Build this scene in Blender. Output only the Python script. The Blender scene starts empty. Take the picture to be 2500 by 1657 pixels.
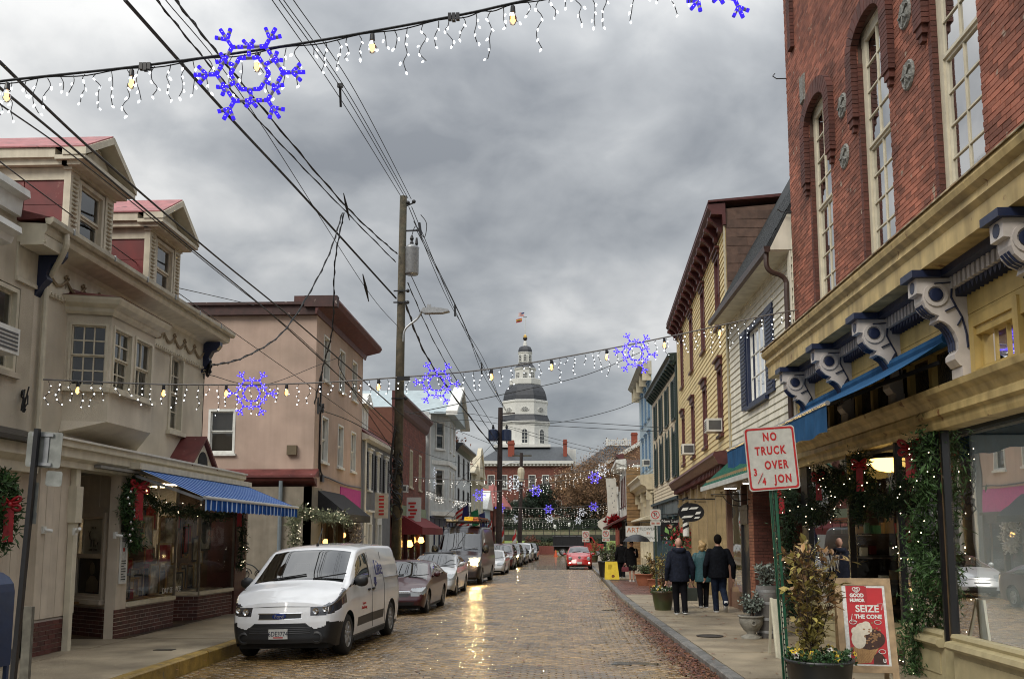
import bpy, bmesh, math, random
import numpy as np
from mathutils import Vector, Matrix
random.seed(7); RNG = np.random.default_rng(11)
scene = bpy.context.scene
COL = scene.collection
R = math.radians
# - camera
FPX, PITCH, CAMZ = 2300.0, R(7), 2.05
YAW = math.atan(92*math.cos(PITCH)/FPX)
SHIFT = (1308-828.5) - FPX*math.tan(PITCH)
cd = bpy.data.cameras.new('camera'); cam = bpy.data.objects.new('camera', cd); COL.objects.link(cam)
cam.location = (0, 0, CAMZ); cam.rotation_euler = (R(90)+PITCH, 0, YAW)
cd.sensor_width = 36; cd.lens = 36*FPX/2500; cd.shift_y = SHIFT/2500; cd.clip_start = .1; cd.clip_end = 3000
scene.camera = cam
# - render, world, sun
scene.render.engine = 'CYCLES'
scene.cycles.use_denoising = True
scene.cycles.max_bounces = 8; scene.cycles.transparent_max_bounces = 24
scene.cycles.sample_clamp_indirect = 12.0; scene.cycles.filter_width = 1.05
scene.view_settings.view_transform = 'Standard'; scene.view_settings.look = 'None'
scene.view_settings.exposure = 0.52; scene.view_settings.gamma = 1
SUN_EL, SUN_ROT = R(42), R(218)
world = bpy.data.worlds.new('World'); scene.world = world; world.use_nodes = True
def make_world():
 nt = world.node_tree; nt.nodes.clear(); N = nt.nodes.new; Lk = nt.links.new
 out = N('ShaderNodeOutputWorld'); bg = N('ShaderNodeBackground'); bg.inputs['Strength'].default_value = .1
 sky = N('ShaderNodeTexSky'); sky.sky_type = 'NISHITA'; sky.sun_disc = False
 sky.sun_elevation = SUN_EL; sky.sun_rotation = SUN_ROT
 tc = N('ShaderNodeTexCoord'); sep = N('ShaderNodeSeparateXYZ'); Lk(tc.outputs['Generated'], sep.inputs[0])
 def math_(op, a, b=None, clamp=False):
  n = N('ShaderNodeMath'); n.operation = op; n.use_clamp = clamp
  for i, x in enumerate((a, b)):
   if x is None: continue
   if isinstance(x, (int, float)): n.inputs[i].default_value = x
   else: Lk(x, n.inputs[i])
  return n.outputs[0]
 zc = math_('MAXIMUM', sep.outputs['Z'], 0.0)
 d = math_('ADD', zc, .42)
 px, py = math_('DIVIDE', sep.outputs['X'], d), math_('DIVIDE', sep.outputs['Y'], d)
 cmb = N('ShaderNodeCombineXYZ'); Lk(px, cmb.inputs[0]); Lk(py, cmb.inputs[1])
 def noise(sc, det, rough, off, dist=0.0):
  mp = N('ShaderNodeMapping'); mp.inputs['Location'].default_value = off; Lk(cmb.outputs[0], mp.inputs[0])
  n = N('ShaderNodeTexNoise'); n.inputs['Scale'].default_value = sc; n.inputs['Detail'].default_value = det
  n.inputs['Roughness'].default_value = rough; n.inputs['Distortion'].default_value = dist
  Lk(mp.outputs[0], n.inputs['Vector']); return n.outputs['Fac']
 n1 = noise(2.0, 5, .45, (3.3, 1.7, 0)); n2 = noise(5.5, 6, .5, (8.1, 4.2, 0), .3)
 n3 = noise(11, 5, .5, (1.1, 9.2, 0), .5); s = math_('ADD', math_('ADD', math_('MULTIPLY', n1, .60), math_('MULTIPLY', n2, .28)), math_('MULTIPLY', n3, .12))
 cr = N('ShaderNodeValToRGB'); Lk(s, cr.inputs[0]); e = cr.color_ramp.elements
 e[0].position = .39; e[0].color = (2.0, 2.12, 2.28, 1)
 e[1].position = .62; e[1].color = (6.0, 6.0, 5.9, 1)
 m = e.new(.5); m.color = (3.5, 3.62, 3.72, 1)
 # overcast gradient, boosted overhead beyond a real sky as added fill light
 k = math_('ADD', math_('MULTIPLY', math_('POWER', zc, 3.0), 4.0), .80)
 sc = N('ShaderNodeVectorMath'); sc.operation = 'SCALE'; Lk(cr.outputs[0], sc.inputs[0]); Lk(k, sc.inputs['Scale'])
 mx = N('ShaderNodeMixRGB'); mx.inputs[0].default_value = .93
 Lk(sky.outputs[0], mx.inputs[1]); Lk(sc.outputs[0], mx.inputs[2])
 Lk(mx.outputs[0], bg.inputs['Color']); Lk(bg.outputs[0], out.inputs[0])
make_world()
sl = bpy.data.lights.new('sun', 'SUN'); sl.energy = 1.5; sl.angle = R(25); sl.color = (1, .94, .84)
so = bpy.data.objects.new('sun', sl); COL.objects.link(so)
so.rotation_euler = (-Vector((math.sin(SUN_ROT)*math.cos(SUN_EL), math.cos(SUN_ROT)*math.cos(SUN_EL), math.sin(SUN_EL)))).to_track_quat('-Z', 'Y').to_euler()
# - projection helpers (photo pixel <-> street)
_r = Vector((math.cos(YAW), math.sin(YAW), 0))
_f = Vector((-math.sin(YAW)*math.cos(PITCH), math.cos(YAW)*math.cos(PITCH), math.sin(PITCH)))
_u = Vector((math.sin(YAW)*math.sin(PITCH), -math.cos(YAW)*math.sin(PITCH), math.cos(PITCH)))
CAM = Vector((0, 0, CAMZ))
def P(u, v, X=None, Y=None, Z=None):
 d = _f + _r*((u-1250)/FPX) + _u*((828.5-v+SHIFT)/FPX)
 t = X/d.x if X is not None else Y/d.y if Y is not None else (Z-CAMZ)/d.z
 return CAM + d*t
def Q(p):
 w = Vector(p)-CAM; c = w.dot(_f)
 return (1250+FPX*w.dot(_r)/c, 828.5+SHIFT-FPX*w.dot(_u)/c) if c > .1 else (-9e9, 9e9)
def zr(y):                                   # the street dips a little in its far half
 return -.0065*max(0, min(y, 95)-45)
def camber(x): return -.034*max(0, -2.6-x)
# - materials
_mc = {}
def mat(name, col, rough=.6, var=.12, scale=6, metal=0, bump=0, bscale=60, coat=0, island=0, emit=None, es=1, streak=0, spots=None, alpha=None, spec=.5, col2=None):
 if name in _mc: return _mc[name]
 m = bpy.data.materials.new(name); m.use_nodes = True; nt = m.node_tree; b = nt.nodes['Principled BSDF']; N = nt.nodes.new; Lk = nt.links.new
 b.inputs['Roughness'].default_value = rough; b.inputs['Metallic'].default_value = metal; b.inputs['Coat Weight'].default_value = coat
 b.inputs['Coat Roughness'].default_value = .05; b.inputs['Specular IOR Level'].default_value = spec
 geo = N('ShaderNodeNewGeometry')
 def noise(sc, det=4, vec=None):
  n = N('ShaderNodeTexNoise'); n.inputs['Scale'].default_value = sc; n.inputs['Detail'].default_value = det
  Lk(vec or geo.outputs['Position'], n.inputs['Vector']); return n.outputs['Fac']
 base = N('ShaderNodeMixRGB'); base.blend_type = 'MULTIPLY'; base.inputs[0].default_value = 1
 base.inputs[1].default_value = (*col, 1)
 if col2:
  mm = N('ShaderNodeMixRGB'); mm.inputs[1].default_value = (*col, 1); mm.inputs[2].default_value = (*col2, 1)
  rp = N('ShaderNodeValToRGB'); rp.color_ramp.elements[0].position = .45; rp.color_ramp.elements[1].position = .62
  Lk(noise(scale*.6, 6), rp.inputs[0]); Lk(rp.outputs[0], mm.inputs[0]); Lk(mm.outputs[0], base.inputs[1])
 mr = N('ShaderNodeMapRange'); mr.inputs['From Min'].default_value = .25; mr.inputs['From Max'].default_value = .75
 mr.inputs['To Min'].default_value = 1-var*1.6; mr.inputs['To Max'].default_value = 1+var
 Lk(noise(scale, 5), mr.inputs['Value']); Lk(mr.outputs[0], base.inputs[2]); cur = base.outputs[0]
 if island:
  oi = N('ShaderNodeObjectInfo'); ad = N('ShaderNodeMath'); ad.operation = 'ADD'; fr = N('ShaderNodeMath'); fr.operation = 'FRACT'
  Lk(oi.outputs['Random'], ad.inputs[0]); Lk(geo.outputs['Random Per Island'], ad.inputs[1]); Lk(ad.outputs[0], fr.inputs[0])
  m2 = N('ShaderNodeMapRange'); m2.inputs['To Min'].default_value = 1-island; m2.inputs['To Max'].default_value = 1+island*.8
  Lk(fr.outputs[0], m2.inputs['Value'])
  mu = N('ShaderNodeMixRGB'); mu.blend_type = 'MULTIPLY'; mu.inputs[0].default_value = 1; Lk(cur, mu.inputs[1]); Lk(m2.outputs[0], mu.inputs[2]); cur = mu.outputs[0]
 if streak:                               # rain streaks and grime that run down the face
  mp = N('ShaderNodeMapping'); mp.inputs['Scale'].default_value = (3.2, 3.2, .22); Lk(geo.outputs['Position'], mp.inputs[0])
  rp = N('ShaderNodeValToRGB'); rp.color_ramp.elements[0].position = .42; rp.color_ramp.elements[1].position = .72
  Lk(noise(1.6, 6, mp.outputs[0]), rp.inputs[0]); mu = N('ShaderNodeMixRGB'); mu.blend_type = 'MULTIPLY'
  sc = N('ShaderNodeMath'); sc.operation = 'MULTIPLY'; sc.inputs[1].default_value = streak; Lk(rp.outputs[0], sc.inputs[0])
  Lk(sc.outputs[0], mu.inputs[0]); Lk(cur, mu.inputs[1]); mu.inputs[2].default_value = (.42, .38, .33, 1); cur = mu.outputs[0]
 if spots:                                # chipped or stained patches of another colour
  rp = N('ShaderNodeValToRGB'); rp.color_ramp.elements[0].position = .66; rp.color_ramp.elements[1].position = .70
  Lk(noise(spots[1], 6), rp.inputs[0]); mu = N('ShaderNodeMixRGB'); Lk(rp.outputs[0], mu.inputs[0]); Lk(cur, mu.inputs[1]); mu.inputs[2].default_value = (*spots[0], 1); cur = mu.outputs[0]
 Lk(cur, b.inputs['Base Color'])
 if rough < .9 and not coat and not metal:
  m3 = N('ShaderNodeMapRange'); m3.inputs['To Min'].default_value = max(.02, rough-.12); m3.inputs['To Max'].default_value = min(1, rough+.12)
  Lk(noise(scale*2.3, 3), m3.inputs['Value']); Lk(m3.outputs[0], b.inputs['Roughness'])
 if bump:
  bp = N('ShaderNodeBump'); bp.inputs['Strength'].default_value = bump; bp.inputs['Distance'].default_value = .02
  Lk(noise(bscale, 5), bp.inputs['Height']); Lk(bp.outputs[0], b.inputs['Normal'])
 if emit: b.inputs['Emission Color'].default_value = (*emit, 1); b.inputs['Emission Strength'].default_value = es
 _mc[name] = m; return m
def glass_mat(name, tint=(.75, .8, .8), rough=.02, ior=1.5, boost=1.0, wav=0):
 m = bpy.data.materials.new(name); m.use_nodes = True; nt = m.node_tree; nt.nodes.clear(); N = nt.nodes.new; Lk = nt.links.new
 out = N('ShaderNodeOutputMaterial'); mx = N('ShaderNodeMixShader'); tr = N('ShaderNodeBsdfTransparent'); gl = N('ShaderNodeBsdfGlossy')
 tr.inputs[0].default_value = (*tint, 1); gl.inputs['Roughness'].default_value = rough; gl.inputs[0].default_value = (1, 1, 1, 1)
 fr = N('ShaderNodeFresnel'); fr.inputs[0].default_value = ior; mu = N('ShaderNodeMath'); mu.operation = 'MULTIPLY'; mu.inputs[1].default_value = boost; mu.use_clamp = True
 Lk(fr.outputs[0], mu.inputs[0]); Lk(mu.outputs[0], mx.inputs[0]); Lk(tr.outputs[0], mx.inputs[1]); Lk(gl.outputs[0], mx.inputs[2]); Lk(mx.outputs[0], out.inputs[0])
 if wav:
  geo = N('ShaderNodeNewGeometry'); n = N('ShaderNodeTexNoise'); n.inputs['Scale'].default_value = 1.7; n.inputs['Detail'].default_value = 1; Lk(geo.outputs['Position'], n.inputs['Vector'])
  bp = N('ShaderNodeBump'); bp.inputs['Strength'].default_value = wav; bp.inputs['Distance'].default_value = .05; Lk(n.outputs['Fac'], bp.inputs['Height']); Lk(bp.outputs[0], gl.inputs['Normal'])
 return m
def emat(name, col, s):
 if name in _mc: return _mc[name]
 m = bpy.data.materials.new(name); m.use_nodes = True; nt = m.node_tree; nt.nodes.clear()
 o = nt.nodes.new('ShaderNodeOutputMaterial'); e = nt.nodes.new('ShaderNodeEmission'); e.inputs[0].default_value = (*col, 1); e.inputs[1].default_value = s
 nt.links.new(e.outputs[0], o.inputs[0]); _mc[name] = m; return m
GLASS = glass_mat('window glass', (.62, .68, .68), .03, 1.55, 1.5, .06)
SHOPGLASS = glass_mat('shop glass', (.9, .92, .9), .01, 1.5, .75, .012)
CARGLASS = glass_mat('car glass', (.13, .18, .17), .02, 1.55, 1.7)
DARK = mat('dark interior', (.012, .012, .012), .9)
WHITE = mat('white paint', (.68, .68, .64), .5, .08, 5, streak=.25)
CREAMT = mat('cream trim', (.56, .50, .36), .5, .1, 5, streak=.35)
BLACK = mat('black metal', (.012, .012, .014), .35, .1)
WIREM = mat('black cable', (.012, .012, .013), .6, 0)
STEEL = mat('galvanised steel', (.34, .35, .36), .45, .15, 9, .6)
RUBBER = mat('rubber', (.012, .012, .012), .75)
CHROME = mat('chrome', (.6, .6, .6), .15, .02, metal=1)
# - mesh builder
class MB:
 def __init__(s): s.v = []; s.f = []; s.m = []; s.mi = 0
 def add(s, vs, fs, mi=None):
  o = len(s.v); s.v.extend([tuple(p) for p in vs]); s.f.extend([tuple(i+o for i in f) for f in fs]); s.m.extend([s.mi if mi is None else mi]*len(fs)); return s
 def box(s, x0, x1, y0, y1, z0, z1, mi=None):
  if x0 > x1: x0, x1 = x1, x0
  if y0 > y1: y0, y1 = y1, y0
  if z0 > z1: z0, z1 = z1, z0
  return s.add([(x0,y0,z0),(x1,y0,z0),(x1,y1,z0),(x0,y1,z0),(x0,y0,z1),(x1,y0,z1),(x1,y1,z1),(x0,y1,z1)],
    [(0,3,2,1),(4,5,6,7),(0,1,5,4),(1,2,6,5),(2,3,7,6),(3,0,4,7)], mi)
 def obox(s, c, a, b, d, mi=None):         # centre and three half-axis vectors
  c, a, b, d = map(Vector, (c, a, b, d))
  vs = [c+a*i+b*j+d*k for k in (-1, 1) for i, j in ((-1,-1),(1,-1),(1,1),(-1,1))]
  return s.add(vs, [(0,3,2,1),(4,5,6,7),(0,1,5,4),(1,2,6,5),(2,3,7,6),(3,0,4,7)], mi)
 def bar(s, p, q, w, h=None, mi=None):
  p, q = Vector(p), Vector(q); d = (q-p); L = d.length; d.normalize()
  up = Vector((0,0,1)) if abs(d.z) < .95 else Vector((1,0,0)); a = d.cross(up).normalized(); b = a.cross(d)
  return s.obox((p+q)/2, a*w/2, b*(h or w)/2, d*L/2, mi)
 def tube(s, pts, r, n=6, caps=True, mi=None):
  pts = [Vector(p) for p in pts]; rr = r if isinstance(r, (list, tuple)) else [r]*len(pts); vs = []; fs = []; pa = None
  for i, p in enumerate(pts):
   d = (pts[min(i+1, len(pts)-1)]-pts[max(i-1, 0)])
   d = d.normalized() if d.length > 1e-9 else Vector((0,0,1))
   if pa is None: a = d.cross(Vector((0,0,1)) if abs(d.z) < .9 else Vector((1,0,0))).normalized()
   else:
    a = pa - d*pa.dot(d); a = a.normalized() if a.length > 1e-6 else d.orthogonal().normalized()
   pa = a; b = d.cross(a)
   for k in range(n):
    t = 2*math.pi*k/n; vs.append(p + (a*math.cos(t)+b*math.sin(t))*rr[i])
  for i in range(len(pts)-1):
   for k in range(n):
    fs.append((i*n+k, i*n+(k+1) % n, (i+1)*n+(k+1) % n, (i+1)*n+k))
  if caps: fs.append(tuple(range(n))[::-1]); fs.append(tuple((len(pts)-1)*n+k for k in range(n)))
  return s.add(vs, fs, mi)
 def lathe(s, prof, c=(0,0,0), n=16, mi=None, ax='z', caps=True):
  vs = []; fs = []
  for r, z in prof:
   for k in range(n):
    t = 2*math.pi*k/n; a, b = r*math.cos(t), r*math.sin(t)
    q = (a, b, z) if ax == 'z' else (z, a, b) if ax == 'x' else (b, z, a)
    vs.append((c[0]+q[0], c[1]+q[1], c[2]+q[2]))
  for i in range(len(prof)-1):
   for k in range(n): fs.append((i*n+k, i*n+(k+1) % n, (i+1)*n+(k+1) % n, (i+1)*n+k))
  if caps: fs.append(tuple(range(n))[::-1]); fs.append(tuple((len(prof)-1)*n+k for k in range(n)))
  return s.add(vs, fs, mi)
 def prism(s, poly, fn, t0, t1, mi=None):  # poly of (a,b); fn(a,b,t) -> xyz
  n = len(poly); vs = [fn(a, b, t0) for a, b in poly]+[fn(a, b, t1) for a, b in poly]
  return s.add(vs, [tuple(range(n))[::-1], tuple(range(n, 2*n))]+[(i, (i+1) % n, n+(i+1) % n, n+i) for i in range(n)], mi)
 def quad(s, a, b, c, d, mi=None): return s.add([a, b, c, d], [(0,1,2,3)], mi)
 def ball(s, c, r, nu=8, nv=6, sc=(1,1,1), mi=None):
  pr = [(r*math.sin(math.pi*i/nv), -r*math.cos(math.pi*i/nv)) for i in range(nv+1)]
  o = len(s.v); s.lathe([(max(a, 1e-4), z) for a, z in pr], (0,0,0), nu, mi, caps=False)
  for i in range(o, len(s.v)): p = s.v[i]; s.v[i] = (c[0]+p[0]*sc[0], c[1]+p[1]*sc[1], c[2]+p[2]*sc[2])
  return s
 def build(s, name, m, parent=None, smooth=False, label=None, kind=None, mesh=None):
  me = bpy.data.meshes.new(name)
  off = wloc(parent) if parent else Vector((0,0,0))
  me.from_pydata([(p[0]-off.x, p[1]-off.y, p[2]-off.z) for p in s.v], [], s.f)
  ms = m if isinstance(m, (list, tuple)) else [m]
  for x in ms: me.materials.append(x)
  if len(ms) > 1: me.polygons.foreach_set('material_index', s.m)
  if smooth: me.shade_smooth()
  return link(name, me, parent, label, kind)
_loc = {}
def wloc(o):
 v = Vector((0,0,0))
 while o: v += o.location; o = o.parent
 return v
def link(name, me, parent=None, label=None, kind=None, loc=None):
 o = bpy.data.objects.new(name, me); COL.objects.link(o)
 if parent: o.parent = parent
 if label: o['label'] = label
 if kind: o['kind'] = kind
 if loc is not None: o.location = loc
 return o
def tag(o, label, cat, group=None, kind=None):
 o['label'] = label; o['category'] = cat
 if group: o['group'] = group
 if kind: o['kind'] = kind
 return o
def thing(name, label, cat, loc=(0,0,0), group=None):
 o = bpy.data.objects.new(name, None); COL.objects.link(o); o.location = loc; o.empty_display_size = .2
 return tag(o, label, cat, group)
def copy_tree(o, parent=None):
 c = o.copy(); COL.objects.link(c); c.parent = parent
 for ch in list(o.children): copy_tree(ch, c)
 return c
def np_mesh(name, V, F, m, smooth=False):
 me = bpy.data.meshes.new(name); V = np.asarray(V, dtype=np.float32); F = np.asarray(F, dtype=np.int32)
 me.vertices.add(len(V)); me.vertices.foreach_set('co', V.ravel())
 k = F.shape[1]; me.loops.add(F.size); me.loops.foreach_set('vertex_index', F.ravel())
 me.polygons.add(len(F)); me.polygons.foreach_set('loop_start', np.arange(0, F.size, k, dtype=np.int32))
 me.materials.append(m); me.update(calc_edges=True); me.validate()
 if smooth: me.shade_smooth()
 return me
def text(name, body, m, parent, origin, right, up, size, extrude=.002, align='CENTER', spacing=1.0, xs=1.0, bold=0):
 cu = bpy.data.curves.new(name, 'FONT'); cu.body = body; cu.size = size; cu.extrude = extrude; cu.align_x = align; cu.align_y = 'CENTER'; cu.space_character = spacing
 cu.resolution_u = 3; cu.offset = bold
 t = bpy.data.objects.new('tmp', cu); COL.objects.link(t); bpy.context.view_layer.update()
 me = bpy.data.meshes.new_from_object(t.evaluated_get(bpy.context.evaluated_depsgraph_get())); me.name = name
 bpy.data.objects.remove(t); bpy.data.curves.remove(cu); me.materials.clear(); me.materials.append(m)
 x = Vector(right).normalized(); z = x.cross(Vector(up)).normalized(); y = z.cross(x)
 M4 = Matrix((x*xs, y, z)).transposed().to_4x4(); M4.translation = Vector(origin)-(wloc(parent) if parent else Vector((0,0,0)))
 me.transform(M4); o = link(name, me, parent, kind='stuff' if parent else None); return o
def curve3(a, b, sag=0, n=12):
 a, b = Vector(a), Vector(b); return [a.lerp(b, t/n)-Vector((0,0,sag*4*(t/n)*(1-t/n))) for t in range(n+1)]
def through(pts, n=8):                        # Catmull-Rom through 3-D points
 pts = [Vector(p) for p in pts]; out = []
 for i in range(len(pts)-1):
  p0, p1, p2, p3 = pts[max(i-1, 0)], pts[i], pts[i+1], pts[min(i+2, len(pts)-1)]
  for k in range(n):
   t = k/n; out.append(.5*((2*p1)+(p2-p0)*t+(2*p0-5*p1+4*p2-p3)*t*t+(3*p1-p0-3*p2+p3)*t**3))
 return out+[pts[-1]]
def leaf_cloud(name, pts, size, m, parent=None, aspect=.5, up=.3, kind=None, jitter=.35):
 """many small leaf-shaped faces around given points"""
 pts = np.asarray(pts, dtype=np.float64); n = len(pts)
 d = RNG.normal(size=(n, 3)); d[:, 2] += up; d /= np.linalg.norm(d, axis=1)[:, None]
 t = np.cross(d, RNG.normal(size=(n, 3))); t /= np.linalg.norm(t, axis=1)[:, None]
 nn = np.cross(d, t); s = size*(1+jitter*RNG.uniform(-1, 1, size=(n, 1)))
 a = pts; b = pts+d*s*.5+t*s*aspect*.5+nn*s*.08; c = pts+d*s; e = pts+d*s*.5-t*s*aspect*.5+nn*s*.08
 V = np.stack([a, b, c, e], 1).reshape(-1, 3)
 if parent: w = wloc(parent); V = V-np.array([w.x, w.y, w.z])
 F = np.arange(4*n).reshape(-1, 4)
 return link(name, np_mesh(name, V, F, m), parent, kind=kind)
# - facade helpers: 'o' is distance out from the wall plane into the street
class Fc:                                      # a wall along the street, through (X, y0), drifting sideways by 'sl' per metre
 def __init__(s, X, sg, sl=0, y0=0): s.X = X; s.sg = sg; s.sl = sl; s.y0 = y0
 def x(s, y): return s.X+s.sl*(y-s.y0)
 def pt(s, y, z, o=0): return Vector((s.x(y)+s.sg*o, y, z))
 def box(s, mb, y0, y1, z0, z1, o0, o1, mi=None):
  vs = [s.pt(y, z, o) for z in (z0, z1) for y, o in ((y0, o0), (y1, o0), (y1, o1), (y0, o1))]
  return mb.add(vs, [(0,3,2,1),(4,5,6,7),(0,1,5,4),(1,2,6,5),(2,3,7,6),(3,0,4,7)], mi)
 def prof(s, mb, poly, y0, y1, mi=None):   # extrude an (o,z) profile along the street
  return mb.prism(poly, lambda a, b, t: s.pt(t, b, a), y0, y1, mi)
class Fy:                                      # a wall facing the camera: plane Y, 'o' towards the camera, first coordinate is X
 def __init__(s, Y): s.Y = Y
 def pt(s, x, z, o=0): return Vector((x, s.Y-o, z))
 def box(s, mb, x0, x1, z0, z1, o0, o1, mi=None): return mb.box(x0, x1, s.Y-o0, s.Y-o1, z0, z1, mi)
 def prof(s, mb, poly, x0, x1, mi=None): return mb.prism(poly, lambda a, b, t: (t, s.Y-a, b), x0, x1, mi)
class Fa:                                      # an angled wall: from point a to b (xy), outward normal n
 def __init__(s, a, b, n): s.a = Vector((*a, 0)); d = Vector((*b, 0))-s.a; s.L = d.length; s.d = d.normalized(); s.n = Vector((*n, 0)).normalized()
 def pt(s, t, z, o=0): return s.a+s.d*t+s.n*o+Vector((0, 0, z))
 def box(s, mb, t0, t1, z0, z1, o0, o1, mi=None):
  return mb.obox(s.pt((t0+t1)/2, (z0+z1)/2, (o0+o1)/2), s.d*(t1-t0)/2, s.n*(o1-o0)/2, Vector((0,0,(z1-z0)/2)), mi)
def each(name, m, parent, F, boxes, **k):
 """every box its own part; a box may be a list of boxes"""
 for b in boxes:
  g = MB()
  for q in (b if isinstance(b, list) else [b]): F.box(g, *q)
  g.build(name, m, parent, **k)
class XYZ:
 def pt(s, x, y, z=0): return Vector((x, y, z))
 def box(s, mb, *a): return mb.box(*a)
W3 = XYZ()
def wall_open(mb, F, y0, y1, z0, z1, ops, depth=.2, mi=None):
 """a wall face with real openings and reveals"""
 ys = sorted({y0, y1, *[min(max(a, y0), y1) for o in ops for a in o[:2]]}); zs = sorted({z0, z1, *[min(max(a, z0), z1) for o in ops for a in o[2:]]})
 def inside(y, z): return any(o[0] < y < o[1] and o[2] < z < o[3] for o in ops)
 for i in range(len(ys)-1):
  for k in range(len(zs)-1):
   if not inside((ys[i]+ys[i+1])/2, (zs[k]+zs[k+1])/2):
    mb.quad(F.pt(ys[i], zs[k]), F.pt(ys[i+1], zs[k]), F.pt(ys[i+1], zs[k+1]), F.pt(ys[i], zs[k+1]), mi)
 for a, b, c, d in ops:
  for (p, q, r_, s_) in (((a,c),(a,d),0,0), ((b,c),(b,d),0,0), ((a,c),(b,c),0,0), ((a,d),(b,d),0,0)):
   mb.quad(F.pt(*p), F.pt(*q), F.pt(*q, -depth), F.pt(*p, -depth), mi)
 return mb
def window(bld, F, yc, zb, w, h, cols=1, rows=1, frame=None, fw=.09, rec=.1, proud=.03, sill=True, curtain=None, lites=False, sashes=2, split=.5, sillmat=None, head=None, name='window', shade=0, glass=None, sashm=None):
 """window > pane(s), sill, curtain; frame with muntins is the window's own mesh"""
 frame = frame or WHITE; y0, y1, z1 = yc-w/2, yc+w/2, zb+h
 mb = MB()
 for a, b, c, d in ((y0, y0+fw, zb, z1), (y1-fw, y1, zb, z1), (y0+fw, y1-fw, z1-fw, z1), (y0+fw, y1-fw, zb, zb+fw*.8)):
  F.box(mb, a, b, c, d, -rec-.04, proud)
 iy0, iy1, iz0, iz1 = y0+fw, y1-fw, zb+fw*.8, z1-fw
 bands = [(iz0, iz1, 0)] if sashes == 1 else [(iz0, iz0+(iz1-iz0)*split, -.03), (iz0+(iz1-iz0)*split, iz1, 0)]
 panes = []; st = min(.045, fw*.6)
 for a, b, dz in bands:
  o0, o1 = -rec+dz-.035, -rec+dz+.02
  for q in ((iy0, iy0+st, a, b), (iy1-st, iy1, a, b), (iy0+st, iy1-st, b-st, b), (iy0+st, iy1-st, a, a+st)): F.box(mb, *q, o0, o1, 1 if sashm else 0)
  gy0, gy1, gz0, gz1 = iy0+st, iy1-st, a+st, b-st
  for i in range(1, cols): yy = gy0+(gy1-gy0)*i/cols; F.box(mb, yy-.012, yy+.012, gz0, gz1, o0+.01, o1-.005, 1 if sashm else 0)
  for k in range(1, rows):
   zz = gz0+(gz1-gz0)*k/rows; F.box(mb, gy0, gy1, zz-.012, zz+.012, o0+.012, o1-.007, 1 if sashm else 0)
  if lites:
   for i in range(cols):
    for k in range(rows): panes.append((gy0+(gy1-gy0)*i/cols, gy0+(gy1-gy0)*(i+1)/cols, gz0+(gz1-gz0)*k/rows, gz0+(gz1-gz0)*(k+1)/rows, (o0+o1)/2))
  else: panes.append((gy0, gy1, gz0, gz1, (o0+o1)/2))
 win = mb.build(name, [frame, sashm] if sashm else frame, bld)
 for a, b, c, d, o in panes:
  g = MB(); t = random.uniform(-.003, .003)
  g.quad(F.pt(a, c, o), F.pt(b, c, o+t), F.pt(b, d, o+t), F.pt(a, d, o)); g.build('pane', glass or GLASS, win)
 if sill:
  g = MB(); F.box(g, y0-.06, y1+.06, zb-.09, zb-.002, -rec, proud+.07); g.build('sill', sillmat or frame, win)
 if head:
  g = MB(); F.box(g, y0-.08, y1+.08, z1+.002, z1+head, -rec, proud+.05); F.box(g, y0-.13, y1+.13, z1+head, z1+head+.06, -rec, proud+.12); g.build('window_head', frame, win)
 if curtain:
  g = MB(); n = 14; zz0 = zb+h*shade; o = -rec-.1
  for side in (0, 1) if shade == 0 else (2,):
   a, b = ((iy0, iy0+w*.3) if side == 0 else (iy1-w*.3, iy1)) if side < 2 else (iy0, iy1)
   ys = [a+(b-a)*i/n for i in range(n+1)]
   for i in range(n):
    oa, ob = (o+.02*(i % 2), o+.02*((i+1) % 2)) if side < 2 else (o, o)
    g.quad(F.pt(ys[i], zz0, oa), F.pt(ys[i+1], zz0, ob), F.pt(ys[i+1], iz1, ob), F.pt(ys[i], iz1, oa))
  g.build('curtain' if shade == 0 else 'blind', curtain, win)
 return win
def unit_board(name, m, h, lap=.02, thick=.022):
 """a clapboard one metre long (along y), thicker at its lower edge"""
 me = bpy.data.meshes.new(name)
 v = [(x, y, z) for y in (0, 1) for x, z in ((0, 0), (thick+lap*.4, 0), (.006, h), (0, h))]
 me.from_pydata(v, [], [(0,3,2,1),(4,5,6,7),(1,2,6,5),(0,1,5,4),(2,3,7,6)]); me.materials.append(m); return me
def clad(bld, F, y0, y1, z0, z1, h, m, ops, name='clapboard', top=None):
 """courses of real boards, cut at the openings"""
 me = unit_board(name, m, h); w = wloc(bld); n = int((z1-z0)/h)
 for k in range(n):
  z = z0+k*h; segs = [(y0, y1)]
  for a, b, c, d in ops:
   if c < z+h*.5 < d:
    segs = [s for (p, q) in segs for s in ((p, min(q, a)), (max(p, b), q)) if s[1]-s[0] > .03]
  for p, q in segs:
   if q-p < .03: continue
   o = link(name, me, bld); o.location = F.pt(p, z)-w; o.rotation_euler.z = -math.atan(F.sl); o.scale = (F.sg*random.uniform(.9, 1.15), q-p, 1)
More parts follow.
